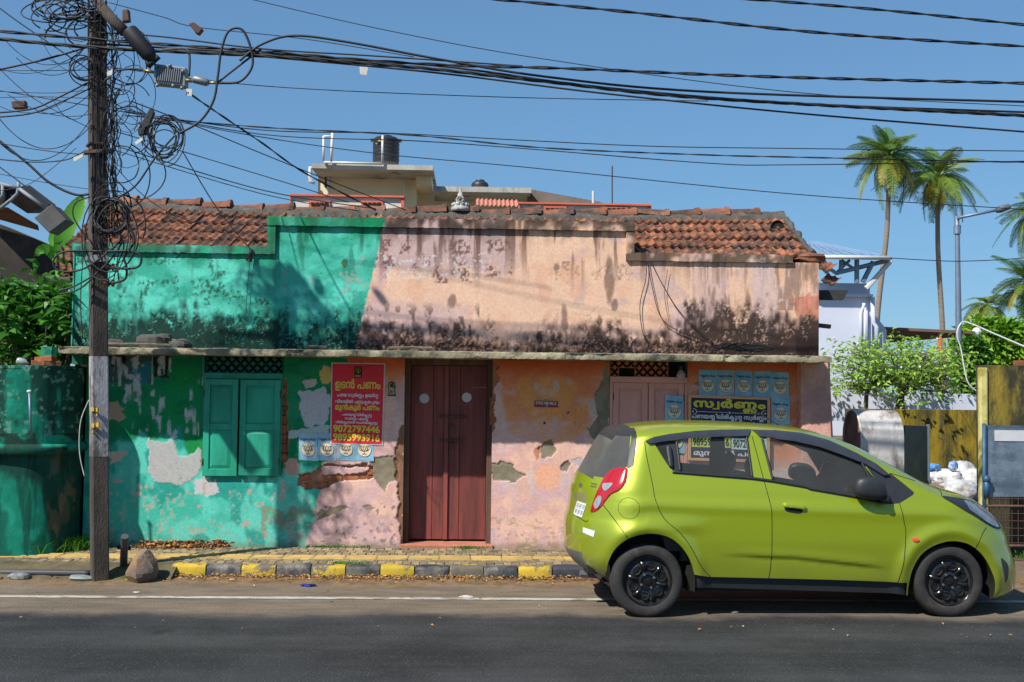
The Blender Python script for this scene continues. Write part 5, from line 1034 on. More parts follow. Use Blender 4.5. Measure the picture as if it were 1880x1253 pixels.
for k, (px, py, s) in enumerate(((84, 660, 1), (74, 667, .8), (96, 668, .9))):
    c = P(px, py, 11.35); mb = MB(); mb.obox(Matrix.Translation(c) @ Matrix.Rotation(.3*k-.2, 4, 'Z') @ Matrix.Rotation(.08*(k-1), 4, 'Y'), .19*s, .1, .055); o = mb.build('loose_brick', m_brick, bevel=.006); tag(o, ['upper loose red brick on the boundary wall', 'left loose red brick chip on the boundary wall', 'right lower loose red brick on the boundary wall'][k], 'brick', 'bricks lying on the boundary wall')
a = P(32, 662, 11.3); b = P(52, 668, 11.3); mb = MB(); mb.tube([a, a.lerp(b, .12), a.lerp(b, .7), a.lerp(b, .85), b], [.03, .036, .036, .016, .014], 10); o = mb.build('plastic_bottle', mat('bottle_plastic', (.30, .33, .33), .2, var=.2), smooth=True); tag(o, 'clear plastic bottle lying on the boundary wall', 'bottle')
st = thing('stand_pipe', P(56, 800, 10.98), 'thin metal stand pipe with a white knob before the teal wall', 'pipe'); mb = MB(); mb.tube([P(57, 800, 10.98), P(54, 722, 10.98)], .012, 6); mb.build('pipe', m_steel, st, True); mb = MB(); mb.ball(P(53.5, 719, 10.98), .02, 8, 6, (1.2, 1, .8)); mb.build('knob', m_pvc, st, True)
# ================================================================== PLANTS
def leaf_mesh(name, L, W, material, fold=.25, droop=.35, segs=5, tipw=.0, wav=0.0):
    vs = []; fs = []
    for i in range(segs+1):
        t = i/segs; w = W*math.sin(math.pi*min(1, t*.92+.06))**.75*(1-.25*t); y = L*t; z = -droop*L*t*t
        vs += [(-w, y, z+fold*w+wav*math.sin(i*2.1)), (0, y, z), (w, y, z+fold*w+wav*math.cos(i*1.7))]
    for i in range(segs): b = i*3; fs += [(b, b+1, b+4, b+3), (b+1, b+2, b+5, b+4)]
    me = bpy.data.meshes.new(name); me.from_pydata(vs, [], fs); me.materials.append(material); me.polygons.foreach_set('use_smooth', [True]*len(fs)); return me
def scatter(mb, L, W, c, d, up, roll, droop=.25):
    d = Vector(d).normalized(); u = Vector(up); s = d.cross(u)
    if s.length < 1e-4: s = d.orthogonal()
    s.normalize(); n = s.cross(d); s = s*math.cos(roll)+n*math.sin(roll); n = s.cross(d); c = Vector(c)
    p = [c, c+d*L*.45+s*W+n*.12*L, c+d*L-n*droop*L, c+d*L*.45-s*W+n*.12*L]; mb.add(p, [(0, 1, 2, 3)])
# ---- leafy shrub at the left
m_lf = leaf_mat('shrub_leaf', (.030, .13, .014), (.10, .30, .03), .3, .4, .4); m_bark = mat('bark_brown', (.10, .075, .05), .95, var=.35, scale=12, bump=.6, bscale=40)
sh = thing('leafy_shrub', (P(60, 690, 12.6).x, 12.6, GZ), 'broad leaved green shrub spilling over the teal boundary wall', 'shrub'); rnd = random.Random(11)
lm = [leaf_mesh('leaf', .22, .046, m_lf, .3, .35), leaf_mesh('leaf', .18, .040, m_lf, .35, .55), leaf_mesh('leaf', .25, .050, m_lf, .2, .25)]
cl = []; 
spots = [(8, 530), (38, 528), (22, 545), (62, 540), (90, 560), (118, 590), (12, 585), (45, 590), (75, 600), (105, 622), (135, 600), (30, 625), (60, 640), (92, 645), (5, 640), (122, 548), (98, 530), (50, 565), (20, 655), (128, 640), (110, 570), (-8, 560), (68, 535), (85, 585), (40, 655), (130, 575), (16, 612), (75, 655), (112, 655), (142, 615), (5, 548), (55, 615), (100, 600), (28, 570), (64, 575)]
for k, (px, py) in enumerate(spots): cl.append(P(px, py, 11.95+rnd.uniform(-.1, .9)))
base = Vector((P(60, 690, 12.6).x, 12.6, .2)); mb = MB()
for c in cl: mid = base.lerp(c, .55)+Vector((rnd.uniform(-.15, .15), .15, -.05)); mb.tube(spline([base+Vector((rnd.uniform(-.2, .2), rnd.uniform(-.1, .1), 0)), mid, c], 5), [.022*(1-t*.75) for t in np.linspace(0, 1, 11)], 5)
mb.build('stem', m_bark, sh, True); cnt = 0
for c in cl:
    k = 8
    for i in range(k):
        a = 2*math.pi*i/k+rnd.uniform(-.3, .3); el = rnd.uniform(-.35, .55)
        if cnt < 300: inst(rnd.choice(lm), 'leaf', c+Vector((0, 0, rnd.uniform(-.05, .05))), (el, rnd.uniform(-.5, .5), a), (rnd.uniform(.8, 1.15),)*3, parent=sh); cnt += 1
mb = MB()
for c in cl:
    for i in range(42):
        q = c+Vector((rnd.gauss(0, .24), abs(rnd.gauss(.15, .25)), rnd.gauss(-.06, .18))); scatter(mb, rnd.uniform(.12, .2), .035, q, (rnd.gauss(0, 1), rnd.gauss(-.3, 1), rnd.gauss(.1, .6)), (0, 0, 1), rnd.uniform(-1, 1))
stuff(mb.build('inner_foliage', m_lf, sh))
# ---- banana plant
m_ban = leaf_mat('banana_leaf', (.07, .26, .025), (.14, .40, .04), .4, .2, .4); bp_ = thing('banana_plant', (P(120, 600, 14).x, 14, GZ), 'banana plant with upright torn leaves between pole and gable', 'plant')
def ban_leaf(pts, W, Y):
    c = spline([P(a, b, Y+dy) for a, b, dy in pts], 6); n = len(c); vs = []; fs = []
    for i, p in enumerate(c):
        t = i/(n-1); w = W*math.sin(math.pi*min(1, .08+t*.9))**.6; d = (c[min(i+1, n-1)]-c[max(i-1, 0)]).normalized(); s = d.cross(Vector((.25, -1, .1))).normalized(); vs += [p-s*w+Vector((0, .02*(i % 2), 0)), p+Vector((0, .04, 0)), p+s*w+Vector((0, .02*((i+1) % 2), 0))]
    for i in range(n-1): b = i*3; fs += [(b, b+1, b+4, b+3), (b+1, b+2, b+5, b+4)]
    mb = MB(); mb.add(vs, fs); mb.build('leaf', m_ban, bp_, True)
ban_leaf([(108, 470, 0), (118, 425, 0), (138, 385, .1), (153, 361, .2)], .115, 13.8); ban_leaf([(104, 480, .3), (92, 462, .3), (78, 458, .2), (66, 466, .1)], .07, 13.8); ban_leaf([(110, 470, .3), (100, 440, .4), (112, 412, .5), (118, 398, .6)], .08, 14); ban_leaf([(112, 475, .1), (130, 455, 0), (150, 450, -.1), (165, 470, -.2)], .12, 13.9); mb = MB(); mb.tube([(P(110, 600, 14).x, 14, GZ), P(110, 470, 14)], [.1, .05], 8); mb.build('stem', m_ban, bp_, True)
# ---- airy tree on the right
m_air = leaf_mat('airy_leaf', (.24, .44, .04), (.42, .62, .12), .4, .0, .5, 1.0); tr = thing('airy_tree', (P(1655, 760, 19.6).x, 19.6, GZ), 'small airy tree with a flat light green crown above the barrel box', 'tree'); rnd = random.Random(5); YT = 19.6
mb = MB(); tips = []
root = P(1655, 900, YT); fork = P(1658, 715, YT); mb.tube(spline([root, P(1652, 750, YT), fork], 5), [.09]*6+[.07]*4+[.06], 8)
def limb(a, b, r, depth):
    mid = a.lerp(b, .5)+Vector((rnd.uniform(-.1, .1), rnd.uniform(-.1, .1), rnd.uniform(-.02, .08))); pts = spline([a, mid, b], 4); mb.tube(pts, [r*(1-.6*i/(len(pts)-1)) for i in range(len(pts))], 5)
    if depth == 0: tips.append(b); return
    for i in range(4):
        p = pts[rnd.randint(4, len(pts)-1)]; limb(p, p+Vector((rnd.gauss(0, .26), rnd.gauss(0, .36), rnd.gauss(.03, .13))), r*.5, depth-1)
targ = [(1560, 695), (1548, 672), (1590, 675), (1610, 655), (1640, 668), (1670, 652), (1700, 668), (1735, 680), (1720, 705), (1690, 690), (1580, 700), (1630, 690), (1750, 700), (1568, 650), (1650, 685), (1700, 655), (1550, 710), (1680, 665), (1600, 690), (1735, 660), (1570, 722), (1745, 722)]
for a, b in targ: limb(fork+Vector((rnd.uniform(-.05, .05), 0, rnd.uniform(-.1, .1))), P(a, b, YT+rnd.uniform(-.6, .6)), .024, 2)
mb.tube(spline([P(1595, 900, YT), P(1590, 745, YT), P(1596, 715, YT), P(1610, 690, YT)], 4), .04, 6); mb.build('trunk', mat('grey_bark', (.13, .11, .09), .9, var=.3, scale=9), tr, True); mb = MB()
for t in tips:
    for i in range(8):
        q = t+Vector((rnd.gauss(0, .11), rnd.gauss(0, .11), rnd.gauss(0, .06))); scatter(mb, rnd.uniform(.08, .15), .028, q, (rnd.gauss(0, 1), rnd.gauss(0, 1), rnd.gauss(.05, .5)), (0, 0, 1), rnd.uniform(-.9, .9))
mb.build('crown', m_air, tr)
mb = MB(); 
for t in rnd.sample(tips, 70): mb.ball(t+Vector((rnd.gauss(0, .08), rnd.gauss(0, .08), .06)), .022, 5, 4)
mb.build('blossom', m_bwhite, tr)
# ---- bright shrubs and trees behind the lamp
m_shb = leaf_mat('bright_leaf', (.09, .25, .012), (.30, .50, .035), .35, .0, .5, .8)
def mass(name, blobs, Y, nl, L, label, cat, material, group=None, trunk=True):
    c0 = P(blobs[0][0], 760, Y); t = thing(name, (c0.x, Y, GZ), label, cat, group); mb = MB(); w = [b[2]*b[3] for b in blobs]
    for i in range(nl):
        b = random.choices(blobs, w)[0]; th = random.uniform(0, 2*math.pi); rr = random.random()**.35; ph = math.acos(random.uniform(-1, 1)); s = Y/FPX
        c = P(b[0], b[1], Y); d = Vector((math.sin(ph)*math.cos(th), math.sin(ph)*math.sin(th), math.cos(ph))); wob = 1+.35*(float(fbm(np.array(th*1.5+b[0]), np.array(ph*2.), 3))-.5)*2
        q = c+Vector((d.x*b[2]*s, d.y*b[2]*s*.8, d.z*b[3]*s))*rr*wob; scatter(mb, random.uniform(.6, 1.2)*L, L*.26, q, d+Vector((random.gauss(0, .8), random.gauss(0, .8), random.gauss(.1, .6))), (0, 0, 1), random.uniform(-1, 1))
    mb.build('crown', material, t)
    mb = MB()
    for b in blobs: c = P(b[0], b[1], Y); mb.tube(spline([(c0.x, Y, GZ), Vector((c0.x, Y, 0)).lerp(c, .6)+Vector((.1, 0, .2)), c], 4), [.09]*3+[.06]*3+[.03]*3, 6)
    mb.build('trunk', m_bark, t, True)
mass('bright_tree', [(1800, 620, 40, 34), (1835, 640, 40, 40), (1775, 655, 26, 40), (1865, 650, 36, 45), (1810, 690, 40, 40), (1850, 610, 26, 20)], 26, 5200, .24, 'bright yellow green bushy tree behind the lamp post', 'tree', m_shb)
mass('small_bush', [(1785, 650, 30, 26), (1800, 700, 30, 34), (1770, 705, 22, 22)], 21, 1500, .16, 'small dark leaved bush against the tall mossy wall', 'bush', leaf_mat('bush_leaf', (.035, .13, .015), (.10, .26, .02), .3, .0, .5, 1.0))
ban2 = thing('banana_clump', (P(1775, 700, 21.5).x, 21.5, GZ), 'low banana clump beside the lamp post', 'plant'); bp_ = ban2
for pts in ([(1772, 700, 0), (1768, 670, 0), (1760, 650, 0), (1752, 640, 0)], [(1776, 700, 0), (1790, 672, 0), (1806, 660, 0), (1818, 668, 0)], [(1774, 700, .2), (1776, 665, .2), (1772, 640, .2), (1768, 632, .2)]): ban_leaf(pts, .22, 21.4)
# ---- coconut palms
m_frn = leaf_mat('palm_frond', (.075, .17, .028), (.22, .30, .045), .25, .5, .45, .2); m_fry = leaf_mat('palm_frond_yellow', (.28, .26, .025), (.38, .30, .03), .3, .2, .5, .2); m_frd = leaf_mat('palm_frond_dry', (.20, .12, .07), (.28, .18, .11), .1, .2, .8, .2); m_ptr = mat('palm_trunk', (.22, .18, .14), .95, var=.25, scale=3, bump=.5, stretch=(.3, .3, 4))
def frond(name, L, droop, material, nl=46, ll=.95, seed=0, tuck=.55):
    rnd = random.Random(seed); vs = []; fs = []; pts = []
    for i in range(15): t = i/14; pts.append(Vector((0, L*t*(1-.18*droop*t), L*(.22*t-droop*t*t))))
    def at(t): k = min(13, int(t*14)); return pts[k].lerp(pts[k+1], t*14-k)
    mb = MB(); mb.tube(pts, [.05*(1-.85*i/14)+.008 for i in range(15)], 4)
    for i in range(nl):
        t = .14+.86*i/nl; p = at(t); d = (at(min(1, t+.03))-at(max(0, t-.03))).normalized(); l = ll*math.sin(math.pi*(.18+.78*t))**.7
        for s in (-1, 1):
            dr = (d*.55+Vector((s*.85, 0, -.05))).normalized(); tip = p+dr*l*.62; end = tip+(dr*.5+Vector((0, 0, -tuck))).normalized()*l*.5; w = Vector((0, .045, .012))*1.0; w = d*.028
            jit = Vector((0, 0, rnd.uniform(-.06, .06))); mb.add([p-w, p+w, tip+w+jit, tip-w+jit, end+jit], [(0, 1, 2, 3), (3, 2, 4)])
    me = bpy.data.meshes.new(name); me.from_pydata(mb.v, [], mb.f); me.materials.append(material); return me
fr_a = [frond('frond', 3.4, .45, m_frn, seed=1), frond('frond', 3.3, .85, m_frn, seed=2), frond('frond', 3.1, 1.2, m_frn, seed=3)]; fr_y = [frond('frond', 3.0, .95, m_fry, seed=4), frond('frond', 3.1, .65, m_fry, seed=6)]; fr_d = [frond('frond', 2.4, 1.2, m_frd, 24, .6, 5, .9)]
def palm(px, py, Y, base, label, sc=1.0, n=26, seed=0, bend=0.0, trunk_r=.2, nuts=True):
    rnd = random.Random(seed); c = P(px, py, Y); b = P(base[0], base[1], Y); b = Vector((b.x+(b.x-c.x)*(b.z-GZ)/(c.z-b.z+1e-6)*.3, Y, GZ)); t = thing('coconut_palm', b, label, 'palm', 'coconut palms on the horizon'); mb = MB(); mid = P(base[0]*.45+px*.55+bend, base[1]*.45+py*.55, Y)
    pts = spline([b, P(base[0], base[1], Y), mid, c-Vector((0, 0, .2))], 7); mb.tube(pts, [trunk_r*(1.15-.35*i/(len(pts)-1)) for i in range(len(pts))], 8); mb.build('trunk', m_ptr, t, True)
    for i in range(n):
        a = i*2.39996+rnd.uniform(-.2, .2); u = i/n; el = 1.15-2.0*u**.85+rnd.uniform(-.12, .12)
        me = rnd.choice(fr_a) if u < .55 else rnd.choice(fr_a[1:]+fr_y) if u < .85 else rnd.choice(fr_y+fr_d)
        R = Matrix.Rotation(a, 4, 'Z') @ Matrix.Rotation(el, 4, 'X') @ Matrix.Rotation(rnd.uniform(-.4, .4), 4, 'Y'); s = sc*rnd.uniform(.85, 1.1)*(1 if u < .85 else .8); inst(me, 'frond', c, R.to_euler(), (s, s, s), parent=t)
    for i in range(3): inst(fr_d[0], 'frond', c-Vector((0, 0, .2)), (-1.25+rnd.uniform(-.1, .15), 0, rnd.uniform(0, 6.28)), (sc*.8,)*3, parent=t)
    if nuts:
        for i in range(9): q = MB(); a = rnd.uniform(0, 6.28); q.ball((c.x+.45*sc*math.cos(a), c.y+.45*sc*math.sin(a), c.z-.25*sc+rnd.uniform(-.2, .1)), .16*sc, 7, 5, (1, 1, 1.2)); q.build('coconut', mat('coconut_green', (.13, .14, .03), .6, var=.3), t, True)
palm(1632, 291, 78, (1610, 590), 'taller coconut palm, leftmost of the pair rising above the tin roof', 1.0, 34, 1, 6, .20); palm(1722, 326, 80, (1731, 620), 'second coconut palm with yellowed lower fronds, nearest the street lamp', 1.0, 34, 2, -4, .20)
palm(1903, 392, 62, (1908, 700), 'coconut palm cut by the right edge, at the height of the lamp arm', .72, 26, 3); palm(1890, 520, 55, (1893, 720), 'lower coconut palm cut by the right edge above the bright tree', .68, 26, 4); palm(1812, 562, 62, (1815, 720), 'small young coconut palm behind the bright tree', .55, 18, 7, 0, .15, False); palm(1750, 655, 70, (1750, 730), 'tiny distant coconut palm between airy tree and lamp post', .5, 16, 8, 0, .15, False)
# ================================================================== UTILITY POLE AND CABLES
YP = 10.42
m_pole = mat('pole_concrete', (.075, .060, .048), .95, var=.35, scale=4, bump=.6, bscale=70, col2=(.045, .036, .03), stretch=(1, 1, .35)); m_pwhite = mat('pole_whitewash', (.36, .35, .36), .95, var=.25, scale=6, col2=(.10, .085, .07), thr=(.46, .58), bump=.4, bscale=60, stretch=(1, 1, .4)); m_cab = mat('cable_black', (.012, .012, .014), .6, var=.2, scale=3); m_cabg = mat('cable_grey', (.05, .052, .058), .6, var=.2, scale=3); m_py = mat('pole_yellow_paint', (.50, .30, .02), .9, col2=(.15, .10, .05), thr=(.5, .6), scale=20)
pb = G(184, 1066, 0); pt = P(178, -40, YP)
pole = thing('utility_pole', (pb.x, YP, 0), 'dark square utility pole wrapped in a tangle of cables', 'utility pole')
def pole_c(z): return Vector((pb.x+(pt.x-pb.x)*z/pt.z, YP, z))
def ring(z, w, extra=0.0, rot=.50):
    c = pole_c(z); h = w/2+extra; return [c+Vector((math.cos(rot+k*math.pi/2+math.pi/4), math.sin(rot+k*math.pi/2+math.pi/4), 0))*h*1.414 for k in range(4)]
def pole_seg(z0, z1, w0, w1, extra, material, name, n=12):
    mb = MB(); vs = []
    for i in range(n+1):
        t = i/n; r = ring(z0+(z1-z0)*t, w0+(w1-w0)*t, extra)
        for k in range(4): a, b = r[k], r[(k+1) % 4]; vs += [a.lerp(b, .08), a.lerp(b, .92)]
    mb.add(vs, [(i*8+k, i*8+(k+1) % 8, (i+1)*8+(k+1) % 8, (i+1)*8+k) for i in range(n) for k in range(8)]+[tuple(range(7, -1, -1)), tuple(n*8+k for k in range(8))]); return mb.build(name, material, pole, 40)
WB, WT = .145, .150
pole_seg(-.1, 5.25, WB, WT, 0, m_pole, 'shaft', 30); zw0, zw1 = P(183, 838, YP).z, P(183, 655, YP).z; pole_seg(zw0, zw1, WB, WB, .002, m_pwhite, 'white_band', 6)
for (px, py, w, h) in ((170, 752, 8, 7), (178, 753, 5, 7), (171, 782, 6, 8), (179, 780, 7, 9), (170, 793, 4, 4), (178, 762, 4, 4)):
    a = P(px, py, YP-.112); mb = MB(); mb.obox(Matrix.Translation(a+Vector((0, .005, 0))) @ Matrix.Rotation(-.5+math.pi/2*0-1.07*0, 4, 'Z'), w/205, .012, h/205); mb.build('yellow_mark', m_py, pole)
# ironwork
m_gal = mat('galvanised_iron', (.26, .27, .28), .5, metal=.5, var=.2, scale=9)
mb = MB(); a = P(158, 476, YP-.12); b = P(198, 474, YP-.10); mb.add([a+Vector((0,0,.035)), b+Vector((0,0,.035)), b-Vector((0,0,.03)), a-Vector((0,0,.03)), a+Vector((0,.02,.035)), b+Vector((0,.02,.035)), b+Vector((0,.02,-.03)), a+Vector((0,.02,-.03))], [(0,3,2,1),(0,1,5,4),(2,3,7,6),(0,4,7,3),(1,2,6,5)]); mb.build('clamp_plate', m_gal, pole)
for py in (491, 520):
    c = P(203, py, YP-.08); mb = MB(); mb.lathe([(.02, -.035), (.035, -.03), (.035, -.015), (.02, -.008), (.02, .008), (.035, .015), (.035, .03), (.02, .035)], c, 12, Matrix.Translation(c) @ Matrix.Rotation(math.pi/2, 4, 'Y')); mb.build('insulator', mat('insulator_brown', (.13, .045, .03), .35, var=.2), pole, 40); mb = MB(); mb.tube([P(186, py, YP-.1), P(212, py, YP-.08)], .01, 6); mb.build('spindle', m_iron, pole)
mb = MB(); z = P(180, 277, YP).z; r0 = ring(z, .165); 
for dz in (-.02, .05): mb.tube([p+Vector((0, 0, dz)) for p in r0]+[r0[0]+Vector((0, 0, dz))], .014, 6)
mb.build('clamp_band', m_iron, pole); mb = MB(); mb.tube([P(155, 280, YP-.1), P(205, 278, YP-.1)], .022, 6); mb.build('cross_bolt', m_iron, pole)
mb = MB(); mb.tube([P(176, 0, YP-.05), P(205, 35, YP-.15), P(228, 58, YP-.2)], .055, 8); mb.build('brace_arm', m_pole, pole, True)
# splice closure, amplifier, boxes
def hang(name, label, cat, parts, loc): t = thing(name, loc, label, cat); [mb.build(nm, mm, t, sm) for nm, mb, mm, sm in parts]; return t
a, b = P(236, 56, YP-.25), P(283, 112, YP-.25); mb = MB(); mb.tube([a, a.lerp(b, .02), a.lerp(b, .1), a.lerp(b, .8), a.lerp(b, .9), b], [.03, .072, .078, .072, .05, .03], 14); m2 = MB(); m2.tube([b, P(292, 104, YP-.25)], .025, 8); m2.tube([b, P(270, 122, YP-.25)], .03, 8)
hang('splice_closure', 'black cylindrical cable joint slanting beside the pole top', 'cable joint', [('sleeve', mb, m_cab, 40), ('tail', m2, m_cab, True)], b)
m_amp = mat('amplifier_grey', (.20, .215, .235), .5, metal=.4, var=.15, scale=9); A = [P(283, 117, YP-.2), P(341, 124, YP-.2), P(340, 159, YP-.2), P(282, 153, YP-.2)]; mb = MB(); mb.add([*A, *[p+Vector((0, .12, 0)) for p in A]], [(0,3,2,1),(4,5,6,7),(0,1,5,4),(1,2,6,5),(2,3,7,6),(3,0,4,7)]); m2 = MB()
amp = thing('line_amplifier', A[3], 'ribbed grey amplifier box hung on the cable by the pole', 'cable box'); mb.build('housing', m_amp, amp, bevel=.008)
for k in range(12): t = .1+.75*k/11; p0 = A[0].lerp(A[1], t).lerp(A[3].lerp(A[2], t), .1); p1 = A[0].lerp(A[1], t).lerp(A[3].lerp(A[2], t), .85); mb = MB(); mb.obox(Matrix.Translation((p0+p1)/2+Vector((0, -.008, 0))) @ Matrix.Rotation(.11, 4, 'Y'), .007, .02, (p1-p0).length); mb.build('fin', m_amp, amp)
for (px, py) in ((287, 122), (336, 131), (289, 157), (334, 162), (312, 121), (318, 158)): mb = MB(); mb.ball(P(px, py, YP-.22), .018, 8, 6); mb.build('lug', m_amp, amp, True)
m_brass = mat('brass', (.36, .26, .08), .4, metal=.6, var=.2); mb = MB(); mb.tube([P(282, 133, YP-.18), P(264, 129, YP-.18)], .013, 8); mb.tube([P(341, 147, YP-.18), P(352, 149, YP-.18)], .02, 8); mb.build('connector', m_brass, amp, True); mb = MB(); mb.tube([P(352, 149, YP-.18), P(358, 146, YP-.18), P(380, 152, YP-.18), P(384, 153, YP-.18)], [.02, .038, .036, .02], 8); mb.build('tap', m_amp, amp, True); mb = MB(); mb.tube([P(382, 152, YP-.18), P(403, 153, YP-.18)], .014, 8); mb.build('connector', m_brass, amp, True)
def slab_box(name, label, pts, Y, d, mm, cat='cable box'):
    A = [P(a, b, Y) for a, b in pts]; mb = MB(); n = len(A); mb.add([*A, *[p+Vector((0, d, 0)) for p in A]], [tuple(range(n-1, -1, -1)), tuple(range(n, 2*n))]+[(i, (i+1) % n, (i+1) % n+n, i+n) for i in range(n)]); o = mb.build(name, mm, bevel=.008); return tag(o, label, cat)
slab_box('junction_box', 'dark slim plastic box hanging tilted right of the pole', [(276, 196), (283, 206), (268, 246), (254, 249), (252, 238)], YP-.15, .05, m_cab)
slab_box('hanging_box', 'weathered dark grey box dangling from a wire left of the pole', [(62, 400), (95, 375), (122, 404), (90, 428)], YP-.1, .22, mat('weathered_grey_plastic', (.075, .075, .073), .7, var=.25, scale=6))
m_tag = mat('tag_white', (.55, .53, .47), .7, var=.15, scale=20)
for k, (pts, lb) in enumerate((([(660, 123), (676, 124), (673, 139), (661, 137)], 'small white tag hanging from the overhead bundle in mid span'), ([(342, 163), (353, 164), (352, 177), (341, 176)], 'small white tag below the amplifier box'), ([(134, 290), (152, 282), (153, 288), (136, 298)], 'pale strip tag left of the pole'), ([(247, 262), (260, 252), (263, 257), (250, 267)], 'pale strip tag right of the pole under the slim box'), ([(196, 133), (207, 127), (206, 138), (197, 140)], 'small pale tag touching the right side of the pole'))): slab_box('cable_tag', lb, pts, YP-.2, .004, m_tag, 'tag')
for k, (pts, lb) in enumerate((([(346, 43), (355, 40), (372, 53), (364, 63), (358, 60)], 'rusty brown spool insulator on the wire right of the pole top'), ([(224, 18), (235, 16), (237, 38), (224, 40)], 'small dark spool insulator beside the pole top'), ([(20, 186), (45, 184), (47, 198), (22, 199)], 'rusty spool insulator on the wires at the far left'))): slab_box('spool_insulator', lb, pts, YP-.1, .07, m_iron, 'insulator')
# ------------------------------------------------------------------ overhead cables
def cable(pts, w, label, Y=YP, twist=0, mm=None, name='overhead_cable', group=None, n=8, Y2=None):
    m = len(pts); c = spline([P(a, b, Y if Y2 is None else Y+(Y2-Y)*i/(m-1)) for i, (a, b) in enumerate(pts)], n); r = w/195/2; mb = MB()
    if twist:
        # resample finely and wind strands round each other
        cc = spline(c, 4); L = 0; prev = cc[0]; st = [[] for _ in range(twist)]
        for p in cc:
            L += (p-prev).length; prev = p
            for k in range(twist): a = L*9+k*2*math.pi/twist; st[k].append(p+Vector((0, math.cos(a), math.sin(a)))*r*.55)
        t = thing(name, c[0], label, 'cable', group)
        for s in st: mb = MB(); mb.tube(s, r*.5, 5); mb.build('strand', mm or m_cab, t, True)
        return t
    mb.tube(c, r, 6); o = mb.build(name, mm or m_cab, smooth=True); return tag(o, label, 'cable', group)
cable([(880, -4), (1150, 22), (1500, 60), (1900, 87)], 6, 'thick twisted cable crossing the sky at top centre to the right edge', YP-.6, 2)
cable([(1340, -4), (1600, 17), (1900, 48)], 5.5, 'twisted cable cutting the top right corner of the sky', YP-.6, 2)
cable([(-20, 56), (180, 73), (480, 95), (760, 117), (1060, 127), (1400, 141), (1900, 154)], 6.5, 'thick twisted bundle, uppermost of those running on from the pole', YP-.16, 2)
cable([(-20, 70), (180, 88), (480, 103), (760, 124), (1000, 150), (1300, 181), (1900, 214)], 7, 'thickest black cable bundle running from the pole to the right edge', YP-.20, 3)
cable([(440, 112), (480, 82), (540, 66), (640, 78), (800, 108), (1000, 141), (1300, 169), (1900, 188)], 4.5, 'cable rising in a hump right of the amplifier, then running right', YP-.22)
cable([(170, 80), (480, 99), (800, 121), (1100, 160), (1460, 190), (1900, 207)], 4, 'plain black cable hugging the thickest bundle', YP-.12)
cable([(480, 104), (800, 134), (1100, 171), (1460, 208), (1900, 244)], 3.5, 'single black cable sagging lowest under the thick bundles', YP-.14)
cable([(180, 60), (300, 68), (480, 90), (700, 104), (960, 122)], 3, 'short black cable above the bundle from the pole to mid span', YP-.1)
cable([(230, 212), (480, 234), (760, 249), (1000, 272), (1300, 285), (1460, 289), (1900, 299)], 3.2, 'twisted service cable above the water tank, thickest of the lower wires', YP-.05, 2)
thin = [('upper thin wire starting at the top edge and falling to the right', [(440, -6), (700, 54), (1000, 109), (1460, 170), (1900, 196)], 1.6), ('thin wire passing below the amplifier towards the sky centre', [(190, 122), (480, 158), (900, 178), (1300, 186)], 1.6), ('thin wire just above the water tank lid', [(230, 205), (480, 239), (720, 245), (960, 258), (1200, 269), (1460, 273), (1900, 278)], 1.8), ('thin wire grazing the top of the white pipe frame', [(200, 196), (480, 247), (760, 259), (960, 273), (1300, 300), (1460, 303), (1900, 296)], 1.8),
        ('thin wire crossing in front of the water tank and the palms', [(-10, 165), (240, 208), (480, 252), (700, 283), (960, 307), (1460, 357), (1900, 386)], 1.7), ('thin wire dropping from the pole to the pink parapet', [(200, 238), (480, 322), (640, 372)], 1.7), ('second thin wire dropping to the pink parapet', [(205, 266), (480, 349), (690, 384)], 2.0), ('third thin wire dropping towards the ridge tiles', [(210, 276), (480, 356), (660, 388)], 1.6), ('thin wire slanting from amplifier to the left tiles', [(335, 278), (400, 385), (470, 470)], 2.0), ('thin wire falling from the pole into the left tiles', [(205, 300), (300, 385), (480, 450)], 1.4), ('thin wire from the pole top over the spool insulator', [(200, 5), (300, 32), (360, 50), (560, 72), (760, 105)], 1.7), ('wire sagging between the tin roof and the right edge', [(1634, 474), (1700, 478), (1760, 480), (1840, 477), (1900, 472)], 1.6)]
for k, (lb, pts, w) in enumerate(thin): cable(pts, w, lb, YP-.08+.02*k, mm=m_cab, name='overhead_wire')
cable([(345, 170), (400, 208), (480, 262), (560, 318), (690, 386)], 4.5, 'heavy drop cable slanting from the white tag to the ridge tiles', YP-.2, 2, Y2=13.1); cable([(240, 186), (360, 232), (480, 282), (620, 338), (745, 386)], 2.2, 'drop cable slanting under the heavy one to the ridge', YP-.1, Y2=13.1)
